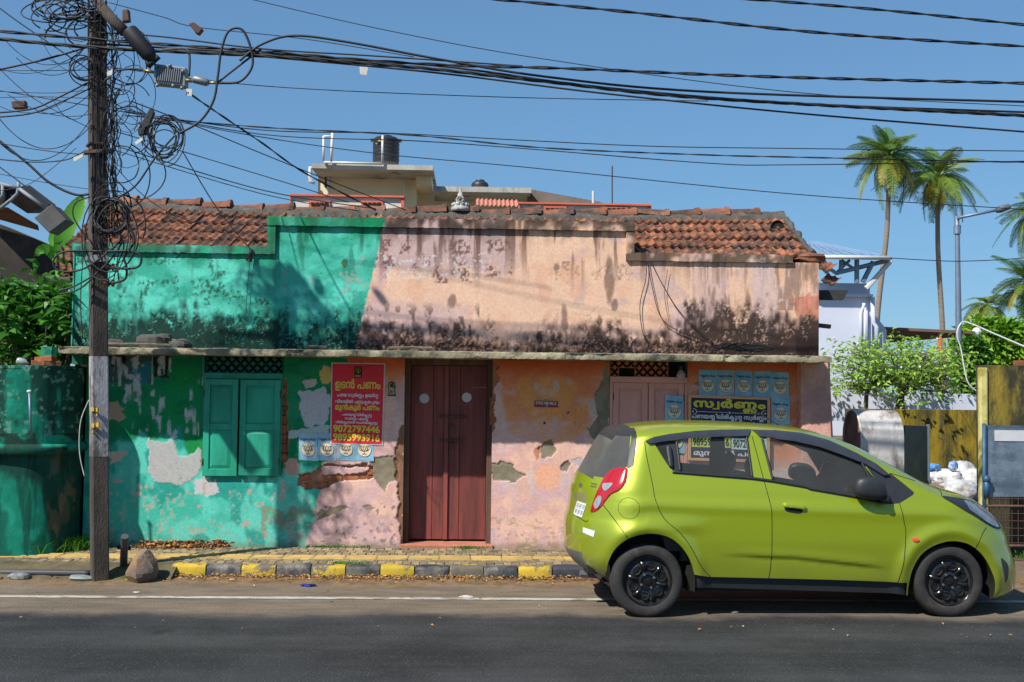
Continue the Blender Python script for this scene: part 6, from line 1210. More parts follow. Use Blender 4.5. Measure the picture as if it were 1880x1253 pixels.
left = [('black cable from the left edge up to the pole top', [(-10, 130), (80, 110), (170, 84)], 4), ('black cable rising steeply at the upper left corner', [(-10, 8), (40, 45), (165, 130)], 2.2), ('upper cable drooping from the left edge past the spool to the pole', [(-10, 208), (60, 200), (110, 178), (165, 150)], 3.4), ('lower drooping cable from the left edge to the pole', [(-10, 216), (60, 208), (120, 184), (170, 160)], 3), ('uppermost straight wire from left edge to pole at amplifier height', [(-10, 130), (80, 130), (190, 129)], 1.3), ('straight wire at left below amplifier height', [(-10, 168), (100, 171), (190, 162)], 1.3), ('second straight wire at left below amplifier height', [(-10, 180), (80, 178), (180, 182)], 1.3), ('wire crossing left of the pole at clamp height', [(-10, 262), (90, 278), (180, 286)], 1.6), ('slack wire meeting the iron clamp from the left', [(-10, 292), (60, 298), (120, 294), (156, 278)], 2.2), ('long heavy cable falling from the left edge behind the pole', [(-10, 252), (50, 300), (90, 335), (140, 358), (180, 352)], 4.5), ('wire falling from the left edge to the dangling box', [(-10, 300), (50, 345), (92, 378)], 2.0), ('thin wire falling steeply across the far left sky', [(-10, 118), (60, 180), (165, 236)], 1.4), ('faint wire above the gutter at far left', [(-10, 318), (80, 335), (165, 348)], 1.2), ('faint second wire above the gutter at far left', [(-10, 352), (60, 335), (140, 272)], 1.2)]
for k, (lb, pts, w) in enumerate(left): cable(pts, w, lb, YP-.12+.012*k, name='overhead_wire')
cable([(292, 93), (320, 90), (346, 95), (347, 140)], 4.5, 'grey cable bending down into the amplifier tap', YP-.2, mm=m_cabg, name='feed_cable', n=6)
cable([(403, 153), (440, 150), (462, 125), (462, 95), (450, 62), (436, 52), (418, 60), (406, 95), (400, 140), (392, 185), (368, 222), (330, 245)], 4.5, 'big hanging loop of cable right of the amplifier', YP-.22, name='cable_loop'); cable([(264, 129), (240, 127), (215, 130)], 4, 'short feed cable between pole and amplifier', YP-.18, name='feed_cable'); cable([(400, 152), (430, 128), (480, 90)], 4, 'feed cable climbing from the tap to the bundle', YP-.2, name='feed_cable')
# coils and the tangle
def coil(px, py, rx, ry, turns, w, label, Y, seed, jit=.12, mm=None):
    rnd = random.Random(seed); mb = MB(); s = Y/FPX
    for t in range(turns):
        c = P(px+rnd.gauss(0, rx*jit), py+rnd.gauss(0, ry*jit), Y+rnd.uniform(-.05, .05)); k1 = 1+rnd.gauss(0, jit); k2 = 1+rnd.gauss(0, jit); ph = rnd.uniform(0, 6.28)
        mb.tube([c+Vector((math.cos(a+ph)*rx*k1*s, .03*math.sin(a*2), math.sin(a+ph)*ry*k2*s)) for a in np.linspace(0, 6.1, 22)], w/195/2, 5)
    o = mb.build('cable_coil', mm or m_cab, smooth=True); tag(o, label, 'cable coil'); return o
coil(302, 258, 27, 31, 12, 2.0, 'untidy round coil of thin cable hanging right of the pole', YP-.15, 3, .16); coil(204, 397, 30, 31, 6, 3.4, 'neat round coil of black cable on the pole at tile height', YP-.19, 4, .04); coil(154, 126, 22, 22, 5, 2.2, 'small round coil at the left of the pole top', YP-.15, 5, .1); coil(110, 20, 50, 26, 8, 2.6, 'loose coil of cable at the top edge left of the pole', YP-.1, 6, .25)
coil(205, 428, 40, 60, 3, 2.2, 'wide slack loops hanging round the pole above the clamp plate', YP-.2, 7, .2)
loops = [('cable looping from the clamp plate to the upper insulator', [(196, 462), (240, 462), (258, 470), (256, 488), (235, 494), (206, 491)], 4.2), ('cable curling from the coil to the lower insulator', [(222, 380), (240, 420), (246, 445), (228, 470), (232, 490), (230, 512), (208, 520)], 4.4), ('cable swinging left of the pole below the clamp plate', [(190, 462), (120, 462), (98, 480), (110, 498), (150, 495), (190, 470), (225, 440)], 3.6), ('lower cable swinging left of the pole', [(225, 445), (190, 492), (140, 524), (110, 534), (112, 540), (150, 528), (200, 480)], 3.2), ('cable bowing out left of the pole by the banana leaf', [(165, 362), (140, 372), (134, 395), (150, 425), (168, 445)], 2.6), ('thin cable hanging down the left corner of the house', [(160, 420), (152, 480), (148, 560), (152, 620)], 1.8), ('thick cable from the slim box down to the coil', [(320, 250), (285, 290), (250, 340), (215, 365)], 3.6), ('thin cable bowing at right of the pole', [(255, 225), (300, 300), (298, 340), (262, 366), (225, 358)], 2.4)]
for k, (lb, pts, w) in enumerate(loops): cable(pts, w, lb, YP-.2+.01*k, name='cable_loop')
rnd = random.Random(21); mb = MB()
def rw(pts, w, Y): mb.tube(spline([P(a, b, Y+rnd.uniform(-.04, .04)) for a, b in pts], 5), w/195/2, 4)
for i in range(30):                            # wires strapped down the right side of the pole
    y0 = rnd.uniform(-10, 330); ln = rnd.uniform(90, 280); x = rnd.uniform(196, 218); pts = []
    for k in range(7): pts.append((x+rnd.gauss(0, 6 if k % 3 else 10), y0+ln*k/6))
    rw(pts, rnd.choice([1.3, 1.6, 2.0, 2.6]), YP-.13)
def arc(cx, cy, r, a0, sweep, sy=1.15, drift=0.25, n=12):      # one slack turn of wire
    k = rnd.uniform(-drift, drift); return [(cx+r*(1+k*i/n)*math.cos(a0+sweep*i/n), cy+r*sy*(1+k*i/n)*math.sin(a0+sweep*i/n)+rnd.gauss(0, 1.0)) for i in range(n+1)]
for i in range(23):                            # slack turns hanging right of the pole
    r = rnd.uniform(14, 46); cy = rnd.uniform(70, 330); rw(arc(206+r*rnd.uniform(.3, 1.0), cy, r, rnd.uniform(2.4, 3.9), rnd.choice([-1, 1])*rnd.uniform(2.2, 5.6), rnd.uniform(.9, 1.9)), rnd.choice([1.1, 1.4, 1.8, 2.4]), YP-.12)
for i in range(19):                            # turns at the pole top, mostly to its left
    r = rnd.uniform(16, 60); rw(arc(182-r*rnd.uniform(.2, 1.1), rnd.uniform(-5, 75), r, rnd.uniform(-.6, .8), rnd.choice([-1, 1])*rnd.uniform(2.5, 5.8), rnd.uniform(.35, .8)), rnd.choice([1.4, 1.8, 2.4, 3.0]), YP-.1)
for i in range(16):                            # turns at tile height
    r = rnd.uniform(16, 40); rw(arc(205+rnd.gauss(4, 8), rnd.uniform(350, 450), r, rnd.uniform(0, 6.28), rnd.uniform(2.5, 6), rnd.uniform(.9, 1.5)), rnd.choice([1.4, 1.8, 2.4]), YP-.14)
for i in range(11):                            # long droops to the left
    y0 = rnd.uniform(60, 230); x1 = rnd.uniform(-10, 110); y1 = y0+rnd.uniform(-40, 90); sag = rnd.uniform(15, 60); rw([(170-(170-x1)*t, y0+(y1-y0)*t+sag*4*t*(1-t)) for t in np.linspace(0, 1, 9)], rnd.choice([1.0, 1.3, 1.7]), YP-.1)
for i in range(7): x = 172+i*3.2; rw([(x, 640-rnd.uniform(0, 400)), (x+rnd.gauss(0, 2), 300), (x+rnd.gauss(0, 3), 100), (x+rnd.gauss(0, 3), 0)], 1.4, YP-.125)
o = stuff(mb.build('cable_tangle', m_cab)); o['label'] = 'tangle of loose black wires round the utility pole'; o['category'] = 'cable tangle'
# wires fixed to the old house
wires = [('slack wire hanging from the low parapet in a loop over the peach wall', [(1186, 468), (1186, 510), (1175, 560), (1180, 610), (1192, 632)], 1.6), ('longest wire slanting down the peach wall to the cable heap', [(1190, 470), (1215, 520), (1250, 575), (1310, 632)], 1.8), ('wire curving down the peach wall beneath the longest one', [(1188, 475), (1198, 530), (1212, 580), (1240, 605), (1310, 633)], 1.6), ('faint wire at the right of the slack loop', [(1226, 495), (1220, 540), (1228, 590)], 1.0), ('cord hanging below the rusty hook on the green parapet', [(460, 470), (455, 520), (452, 568)], 1.0)]
for lb, pts, w in wires: cable(pts, w, lb, WY-.03, name='wall_wire')
mb = MB()
for i in range(26):
    x0 = 1310+rnd.uniform(-4, 40); L = rnd.uniform(50, 95); y = 636+rnd.uniform(-4, 6)
    mb.tube(spline([P(x0, y+3, WY-.35+rnd.uniform(-.08, .1)), P(x0+L*.3, y-rnd.uniform(0, 4), WY-.3), P(x0+L*.7, y+3+rnd.uniform(-2, 3), WY-.3), P(min(1445, x0+L), y+5, WY-.35)], 5), 2.2/175/2, 5)
o = stuff(mb.build('cable_heap', m_cab)); o['label'] = 'heap of black cable lying on the sun slab at the right'; o['category'] = 'cable heap'
hk = thing('rusty_hook', P(458, 470, WY-.05), 'rusty iron hook on the green parapet', 'hook'); mb = MB(); mb.obox(Matrix.Translation(P(460, 469, WY-.05)), .035, .02, .14); mb.build('plate', m_iron, hk); mb = MB(); mb.tube([P(461, 460, WY-.05), P(455, 475, WY-.1), P(452, 479, WY-.1)], .012, 6); mb.build('prong', m_iron, hk)
# cable beside the boundary wall
cable([(163, 735), (148, 775), (146, 830), (155, 875)], 1.8, 'pale thin wire bowing beside the pole below the slab', YP+.3, mm=m_tag, name='wall_wire')
# ================================================================== THE GREEN HATCHBACK (local: x forward from rear axle, -y towards the street)
CA = math.atan2(.077, 2.459)
car = thing('parked_car', (1.373, 9.655, 0.0), 'lime green five door hatchback parked at the kerb, rear towards the red door', 'car', rotz=CA)
uxc = Vector((math.cos(CA), math.sin(CA), 0)); uyc = Vector((-math.sin(CA), math.cos(CA), 0)); cO = Vector((1.373, 9.655, 0))
def dense(pts, n=8): return np.array([(p.x, p.y) for p in spline([(a, b, 0) for a, b in pts], n)])
REAR = [(-.20,.12),(-.33,.215),(-.42,.275),(-.50,.33),(-.550,.39),(-.574,.45),(-.582,.53),(-.586,.64),(-.576,.72),(-.556,.78),(-.546,.86),(-.532,.95),(-.515,1.015),(-.47,1.10),(-.405,1.215),(-.342,1.325),(-.302,1.395),(-.272,1.445)]
TOP = [(-.272,1.445),(-.20,1.487),(-.08,1.503),(.10,1.526),(.30,1.540),(.54,1.545),(.78,1.540),(1.04,1.529),(1.22,1.516),(1.38,1.500),(1.56,1.462),(1.80,1.380),(2.04,1.262),(2.20,1.178),(2.40,1.070),(2.58,1.010),(2.78,.955),(2.94,.896),(3.06,.832)]
FRONT = [(3.06,.832),(3.13,.75),(3.185,.65),(3.215,.55),(3.245,.45),(3.268,.35),(3.268,.25),(3.25,.18),(3.20,.14)]
dR, dT, dF = dense(REAR), dense(TOP), dense(FRONT)
ztab = np.linspace(0, 1.7, 171)
hwt = np.interp(ztab, [0, .15, .3, .45, .6, .78, .9, 1.0, 1.1, 1.25, 1.4, 1.55, 1.7], [.72, .745, .775, .79, .797, .795, .782, .757, .722, .668, .612, .56, .52])
for _ in range(6): hwt[1:-1] = (hwt[:-2]+2*hwt[1:-1]+hwt[2:])/4
xrt = np.interp(ztab, dR[:, 1], dR[:, 0]); xrt[ztab > 1.445] = -.272+(ztab[ztab > 1.445]-1.445)*.6
o_ = np.argsort(dF[:, 1]); xft = np.interp(ztab, dF[o_, 1], dF[o_, 0]); xft[ztab > .832] = 3.06-(ztab[ztab > .832]-.832)*.2
def hw_(z): return np.interp(z, ztab, hwt)
def S(t, p): return (1-(1-np.clip(t, 0, 1))**p)**(1/p)
def dist_top(x, z):
    a = dT[:-1]; b = dT[1:]; ab = b-a; L2 = (ab**2).sum(1)
    q = np.stack([x, z], -1)[:, None, :]; t = np.clip(((q-a)*ab).sum(-1)/L2, 0, 1); c = a+ab*t[..., None]; dv = q-c
    dd = np.sqrt((dv**2).sum(-1)); k = dd.argmin(1); i = np.arange(len(x))
    sgn = np.sign(ab[k, 0]*dv[i, k, 1]-ab[k, 1]*dv[i, k, 0])
    return -sgn*dd[i, k]
def ratio(x, z):
    x = np.asarray(x, float); z = np.asarray(z, float)
    Rt = np.interp(x, [-.3, .2, 1.2, 1.6, 2.2, 2.6, 3.1], [.11, .105, .10, .13, .15, .15, .16]); Rr = np.interp(z, [.2, .5, .9, 1.1, 1.45], [.40, .46, .50, .46, .34]); Rf = np.interp(z, [.2, .5, .85], [.5, .6, .66])
    dt = np.concatenate([dist_top(x[i:i+4000], z[i:i+4000]) for i in range(0, len(x), 4000)])
    return S(dt/Rt, 2.4)*S((x-np.interp(z, ztab, xrt))/Rr, 2.1)*S((np.interp(z, ztab, xft)-x)/Rf, 2.1)
def bumps(x, z):
    b = 0
    for cx in (0.0, 2.46):
        r = np.hypot(x-cx, z-.285); b = b+.022*np.exp(-((r-.41)/.06)**2)*(z > .15)
    zl = np.interp(x, [.5, 1.2, 1.95], [.50, .47, .39]); k = sstep(.5, .95, x)*sstep(2.0, 1.7, x); b = b-.013*sstep(.020, -.020, z-zl)*np.exp(-np.clip(zl-z, 0, 9)/.07)*k+.004*np.exp(-((z-zl-.03)/.04)**2)*k
    zs = np.interp(x, [-.3, 0, .4, 1.2, 2.0, 2.5, 2.9], [.86, .90, .88, .86, .84, .83, .76]); b = b+.012*np.exp(-((z-zs)/.055)**2)*sstep(-.3, 0., x)*sstep(3.0, 2.7, x)
    zs = np.interp(x, [-.5, 0, .5], [.60, .74, .72]); b = b+.016*np.exp(-((z-zs)/.06)**2)*sstep(.55, .2, x)*sstep(-.45, -.2, x)
    return b
def fy(x, z):
    x = np.atleast_1d(np.asarray(x, float)); z = np.atleast_1d(np.asarray(z, float)); q = ratio(x, z)
    return hw_(z)*q+bumps(x, z)*sstep(.6, .95, q)
def plane_hit(px, py, yl):
    d = ray(px, py); t = (yl-(cC-cO).dot(uyc))/d.dot(uyc); q = cC+d*t; return (q-cO).dot(uxc), q.z
def carpt(px, py):
    y = -.7
    for _ in range(14):
        x, z = plane_hit(px, py, y); y = .4*y-.6*float(fy(x, z)[0])
    return x, z
R2 = lambda pts: [carpt(1020+a/2.983, 740+b/2.983) for a, b in pts]       # points measured on the rear half
F2 = lambda pts: [carpt(1420+a/2.983, 740+b/2.983) for a, b in pts]       # and on the front half
L2_ = lambda pts: [carpt(1020+a/6.9625, 820+b/6.9625) for a, b in pts]    # tail lamp close-up
def smooth_poly(pts, n=5, closed=True):
    if not closed: return [(p.x, p.y) for p in spline([(a, b, 0) for a, b in pts], n)]
    k = len(pts); ext = [pts[-1]]+pts+[pts[0], pts[1]]; sp = spline([(a, b, 0) for a, b in ext], n); return [(p.x, p.y) for p in sp[n:n*(k+1)]]
def densify(poly, step=.02, closed=True):
    out = []; m = len(poly)
    for i in range(m if closed else m-1):
        a = np.array(poly[i]); b = np.array(poly[(i+1) % m]); k = max(1, int(np.linalg.norm(b-a)/step)); out += [tuple(a+(b-a)*j/k) for j in range(k)]
    if not closed: out.append(tuple(poly[-1]))
    return out
# materials
def paint_mat():
    m, N, L, b = nodes_of('car_paint_lime'); tc = N.new('ShaderNodeTexCoord')
    n1 = N.new('ShaderNodeTexNoise'); n1.inputs['Scale'].default_value = 2.5; n1.inputs['Detail'].default_value = 5; L.new(tc.outputs['Object'], n1.inputs[0])
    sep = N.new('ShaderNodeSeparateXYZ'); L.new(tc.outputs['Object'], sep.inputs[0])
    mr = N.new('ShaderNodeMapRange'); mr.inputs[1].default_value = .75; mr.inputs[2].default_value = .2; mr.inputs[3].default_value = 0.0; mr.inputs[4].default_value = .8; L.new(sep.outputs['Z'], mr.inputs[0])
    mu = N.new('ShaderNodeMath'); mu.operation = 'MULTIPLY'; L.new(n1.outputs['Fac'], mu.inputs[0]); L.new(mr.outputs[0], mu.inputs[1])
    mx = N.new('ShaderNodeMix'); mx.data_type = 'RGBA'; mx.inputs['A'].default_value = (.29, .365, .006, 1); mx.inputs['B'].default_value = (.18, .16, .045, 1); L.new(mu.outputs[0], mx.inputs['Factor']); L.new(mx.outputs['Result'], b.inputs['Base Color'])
    b.inputs['Metallic'].default_value = .35; b.inputs['Roughness'].default_value = .42; b.inputs['Coat Weight'].default_value = 1.0; b.inputs['Coat Roughness'].default_value = .045
    fl = N.new('ShaderNodeTexNoise'); fl.inputs['Scale'].default_value = 900; L.new(tc.outputs['Object'], fl.inputs[0]); bp = N.new('ShaderNodeBump'); bp.inputs['Strength'].default_value = .06; bp.inputs['Distance'].default_value = .001; L.new(fl.outputs['Fac'], bp.inputs['Height']); L.new(bp.outputs[0], b.inputs['Normal'])
    return m
def glass_mat(name, tint, dust_sheen=.0):
    m, N, L, b = nodes_of(name); out = [n for n in N if n.type == 'OUTPUT_MATERIAL'][0]
    tr = N.new('ShaderNodeBsdfTransparent'); tr.inputs['Color'].default_value = (*tint, 1); gl = N.new('ShaderNodeBsdfGlossy'); gl.inputs['Roughness'].default_value = .03
    fr = N.new('ShaderNodeFresnel'); fr.inputs['IOR'].default_value = 1.52; ms = N.new('ShaderNodeMixShader'); L.new(fr.outputs[0], ms.inputs[0]); L.new(tr.outputs[0], ms.inputs[1]); L.new(gl.outputs[0], ms.inputs[2])
    last = ms.outputs[0]
    if dust_sheen:  # dust film, also lightening the side glass in place of reflections
        df = N.new('ShaderNodeBsdfDiffuse'); df.inputs['Color'].default_value = (.30, .29, .27, 1); tc = N.new('ShaderNodeTexCoord'); n1 = N.new('ShaderNodeTexNoise'); n1.inputs['Scale'].default_value = 3; n1.inputs['Detail'].default_value = 5; L.new(tc.outputs['Object'], n1.inputs[0])
        mr = N.new('ShaderNodeMapRange'); mr.inputs[1].default_value = .1; mr.inputs[2].default_value = .9; mr.inputs[3].default_value = dust_sheen*.4; mr.inputs[4].default_value = dust_sheen; L.new(n1.outputs['Fac'], mr.inputs[0]); m2 = N.new('ShaderNodeMixShader'); L.new(mr.outputs[0], m2.inputs[0]); L.new(last, m2.inputs[1]); L.new(df.outputs[0], m2.inputs[2]); last = m2.outputs[0]
    L.new(last, out.inputs['Surface']); return m
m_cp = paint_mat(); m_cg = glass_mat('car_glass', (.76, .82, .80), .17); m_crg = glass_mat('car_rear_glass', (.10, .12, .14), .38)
m_cblk = mat('car_black_trim', (.022, .023, .027), .5, var=.15, scale=12); m_visor = mat('car_visor_plastic', (.035, .038, .05), .3, var=.15, scale=10); m_rub = mat('tyre_rubber', (.024, .022, .021), .85, var=.25, scale=14, bump=.3, bscale=90, col2=(.055, .046, .037), thr=(.5, .75)); m_rimb = mat('wheel_black_enamel', (.011, .011, .012), .2, var=.3, scale=9, spec=.6)
m_gap = mat('panel_gap', (.008, .009, .004), .8); m_red_l = mat('tail_lamp_red', (.40, .010, .016), .12, var=.12, scale=14, coat=1.0); m_wht_l = mat('lamp_clear', (.27, .28, .29), .12, var=.25, scale=40, coat=1.0); m_hl = mat('head_lamp_clear', (.15, .165, .18), .08, var=.5, scale=14, coat=1.0); m_amb = mat('indicator_amber', (.62, .07, .008), .2, coat=1.0)
m_seat = mat('car_seat_cloth', (.11, .105, .10), .9, var=.2); m_dash = mat('car_dash', (.02, .02, .022), .7); m_greyp = mat('car_grey_plastic', (.10, .10, .11), .45, var=.2, scale=9)
# ------------------------------------------------------------------ outline of the flank
names = []
def prof():
    seg = []
    for arr, nm in ((dR, 'r'), (dT, 't'), (dF, 'f')): seg += [(tuple(p), nm) for p in (arr if nm == 'r' else arr[1:])]
    return seg
PR = np.array([p for p, _ in prof()]); n_ = len(PR)
tan = np.gradient(PR, axis=0); 
for _ in range(3): tan[1:-1] = (tan[:-2]+2*tan[1:-1]+tan[2:])/4
tan /= np.linalg.norm(tan, axis=1)[:, None]; NRM = np.stack([tan[:, 1], -tan[:, 0]], 1)      # inward (profile runs clockwise)
def inward(q):
    lo = np.zeros(n_); hi = np.full(n_, .5)
    for _ in range(26):
        mid = (lo+hi)/2; p = PR+NRM*mid[:, None]; r = ratio(p[:, 0], p[:, 1]); up = r < q; lo = np.where(up, mid, lo); hi = np.where(up, hi, mid)
    return PR+NRM*((lo+hi)/2)[:, None]
QM = .60
OUT = inward(QM)
s0 = 9; s1 = n_-2                       # where the flank's outline starts and ends on the profile
flank = [tuple(p) for p in OUT[s0:s1]]
# ------------------------------------------------------------------ feature polygons
winR = R2([(541,224),(600,206),(760,186),(900,181),(1044,180),(1076,410),(860,392),(652,376),(626,358),(590,305)])
winRg = R2([(662,210),(760,186),(900,181),(1044,180),(1076,410),(860,392),(682,378)])
quart = R2([(541,224),(600,206),(662,210),(682,378),(652,376),(626,358),(590,305)])
winF = R2([(1128,186)])+F2([(110,205),(250,235),(400,290),(480,325),(592,460),(560,520),(430,507),(200,468),(0,430)])+R2([(1190,425)])
tri = F2([(600,394),(640,386),(700,432),(770,490),(764,505),(692,550),(640,556),(560,546),(560,520),(592,460)])
archR = smooth_poly([(-.312,.215),(-.318,.30),(-.315,.43),(-.265,.545),(-.178,.624),(-.076,.660),(.041,.668),(.158,.639),(.246,.575),(.320,.474),(.357,.373),(.370,.30),(.372,.20)], 5, False)+[(.372, .0), (-.312, .0)]
archF = smooth_poly([(2.112,.17),(2.116,.259),(2.139,.375),(2.200,.492),(2.290,.565),(2.412,.609),(2.518,.612),(2.624,.580),(2.729,.493),(2.805,.361),(2.834,.259),(2.826,.14)], 5, False)+[(2.826, .0), (2.112, .0)]
sill = [(.365,.345),(.50,.322),(.97,.311),(1.5,.298),(2.02,.280),(2.10,.278),(2.10,.0),(.365,.0)]
doorR = R2([(488,212),(500,300),(530,440),(550,540),(600,640),(680,710),(740,790),(800,900)])+[(.50,.322),(.97,.311)]+R2([(1180,860),(1185,640),(1175,550),(1140,420),(1072,150)])+R2([(900,140),(760,146),(600,168)])
doorF = R2([(1072,150),(1140,420),(1175,550),(1185,640),(1180,860)])+[(.97,.311),(1.5,.298),(2.02,.280)]+F2([(690,960),(715,870),(725,720),(715,650),(690,550)])+F2([(764,505),(640,386),(560,325),(450,262),(300,190),(150,150),(0,132)])
rglass = R2([(150,392),(280,412),(300,388),(335,362),(392,352),(404,250),(402,150),(300,150),(262,190)]); rglass = [(-.62, 1.10)]+rglass[1:7]+[(rglass[6][0], 1.425), (-.45, 1.425)]
trim = R2([(392,352),(412,350),(424,335),(428,140),(402,130),(404,250)]); trim = trim[:3]+[trim[3], (trim[3][0], 1.60), (-.5, 1.60), (-.5, 1.425), (rglass[6][0], 1.425)]+[trim[5]]
blackb = [(-.75,.475),(-.585,.455),(-.50,.395),(-.40,.335),(-.32,.30),(-.32,.0),(-.75,.0)]
REG = [('archR', archR), ('archF', archF), ('winRg', winRg), ('quart', quart), ('winF', winF), ('tri', tri), ('rglass', rglass), ('trim', trim), ('sill', sill), ('blackb', blackb), ('doorR', doorR), ('doorF', doorF)]
bottom = [(OUT[s1-1][0], .165), (2.83, .145), (2.82, .17), (2.11, .175), (2.0, .185), (.38, .235), (.36, .25), (-.31, .22)]
outline_c = flank+bottom
def cdt(polys, bound, step):
    V = []; E = []
    def addp(poly):
        b = len(V); d = densify(poly, step); V.extend(d); E.extend([(b+i, b+(i+1) % len(d)) for i in range(len(d))])
    addp(bound)
    for p in polys: addp(p)
    arr = np.array(V); x0, z0 = np.array(bound).min(0); x1, z1 = np.array(bound).max(0); gx, gz = np.meshgrid(np.arange(x0, x1, step), np.arange(z0, z1, step)); gx[::2] += step/2; g = np.stack([gx.ravel(), gz.ravel()], 1)
    g = g[in_poly(g[:, 0], g[:, 1], bound)]; keep = np.ones(len(g), bool)
    for i in range(0, len(arr), 400): keep &= (np.abs(g[:, None, :]-arr[None, i:i+400]).max(-1) > step*.55).all(1)
    V.extend([tuple(p) for p in g[keep]])
    r = delaunay_2d_cdt([Vector(p) for p in V], E, [], 0, 1e-5)
    return np.array([(v.x, v.y) for v in r[0]]), np.array([f for f in r[2] if len(f) == 3])
pv_, pf_ = cdt([p for _, p in REG], outline_c, .017)
cen = pv_[pf_].mean(1); ok = in_poly(cen[:, 0], cen[:, 1], outline_c); pf_, cen = pf_[ok], cen[ok]
lab = np.full(len(pf_), -1)
for k in range(len(REG)-1, -1, -1): lab[in_poly(cen[:, 0], cen[:, 1], REG[k][1])] = k
ys_ = fy(pv_[:, 0], pv_[:, 1])
a3, b3, c3 = pv_[pf_[:, 0]], pv_[pf_[:, 1]], pv_[pf_[:, 2]]; ccw = ((b3-a3)[:, 0]*(c3-a3)[:, 1]-(b3-a3)[:, 1]*(c3-a3)[:, 0]) > 0
pf_ = np.where(ccw[:, None], pf_, pf_[:, ::-1])
eps = 1e-3
gx_ = (fy(pv_[:, 0]+eps, pv_[:, 1])-fy(pv_[:, 0]-eps, pv_[:, 1]))/(2*eps); gz_ = (fy(pv_[:, 0], pv_[:, 1]+eps)-fy(pv_[:, 0], pv_[:, 1]-eps))/(2*eps)
def region(name, ids, material, inset=0.0, mirror=True, parent=None, rename=None):
    F = pf_[np.isin(lab, ids)]; u = np.unique(F); idx = np.full(len(pv_), -1); idx[u] = np.arange(len(u))
    V = [(pv_[i, 0], -(ys_[i]-inset), pv_[i, 1]) for i in u]
    me = bpy.data.meshes.new(name); me.from_pydata(V, [], idx[F].tolist()); o = link_mesh(me, name, material, parent or car, True, True)
    # analytic normals keep the reflections clean across the cut edges
    try:
        nr = np.stack([-gx_[u], -np.ones(len(u)), -gz_[u]], 1); nr /= np.linalg.norm(nr, axis=1)[:, None]; me.normals_split_custom_set_from_vertices(nr.tolist())
    except Exception as e: print('normals', e)
    if mirror:
        m2 = o.copy(); COL.objects.link(m2); m2.scale = (1, -1, 1)
    return o
K = {n: i for i, (n, _) in enumerate(REG)}
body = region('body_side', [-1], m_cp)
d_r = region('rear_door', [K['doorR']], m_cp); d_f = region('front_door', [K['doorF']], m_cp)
gR = region('rear_door_window', [K['winRg']], m_cg, .014); gF = region('front_door_window', [K['winF']], m_cg, .014)
region('quarter_panel', [K['quart']], m_cblk, .008); region('mirror_sail', [K['tri']], m_cblk, .003); region('rear_window_corner', [K['rglass']], m_crg, .004); region('spoiler_side', [K['trim']], m_cblk, -.004)
region('sill', [K['sill']], m_cblk, .022); region('rear_bumper_valance', [K['blackb']], m_greyp, -.003)
# ------------------------------------------------------------------ centre strip (bumpers, tailgate, glass, roof, bonnet)
qs = [0, .08, .16, .25, .34, .42, .5, .56, QM]
lay_ = [inward(max(q, 1e-4)) for q in qs]
def strip(name, i0, i1, material, inset=0.0):
    V = []; F = []; cols = [(-q, k) for k, q in reversed(list(enumerate(qs)))]+[(q, k) for k, q in list(enumerate(qs))[1:]]; m = len(cols)
    for i in range(i0, i1+1):
        for q, k in cols:
            p = lay_[k][i]+NRM[i]*inset; V.append((p[0], q*float(hw_(p[1])), p[1]))
    for i in range(i1-i0):
        for k in range(m-1): F.append((i*m+k, (i+1)*m+k, (i+1)*m+k+1, i*m+k+1))
    me = bpy.data.meshes.new(name); me.from_pydata(V, [], F); return link_mesh(me, name, material, car, True, True)
def pidx(x, z): return int(np.argmin((PR[:, 0]-x)**2+(PR[:, 1]-z)**2))
i_b = pidx(-.575, .455); i_h = pidx(-.575, .76); i_g0 = pidx(-.472, 1.10); i_g1 = pidx(-.287, 1.42); i_sp = pidx(-.08, 1.503); i_w0 = pidx(1.38, 1.50); i_w1 = pidx(2.36, 1.09); i_c = pidx(2.44, 1.056); i_hd = pidx(3.06, .832); i_gr0 = pidx(3.225, .52); i_gr1 = pidx(3.268, .25)
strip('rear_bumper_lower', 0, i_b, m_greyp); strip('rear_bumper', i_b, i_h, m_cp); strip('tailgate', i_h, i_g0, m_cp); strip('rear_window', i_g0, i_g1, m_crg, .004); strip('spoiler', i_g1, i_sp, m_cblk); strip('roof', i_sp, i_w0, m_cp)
strip('windscreen', i_w0, i_w1, m_cg, .004); strip('cowl', i_w1, i_c, m_cblk); strip('bonnet', i_c, i_hd, m_cp); strip('front_bumper', i_hd, i_gr0, m_cp); strip('lower_grille', i_gr0, i_gr1, m_cblk, .012); strip('front_lip', i_gr1, n_-1, m_cp)
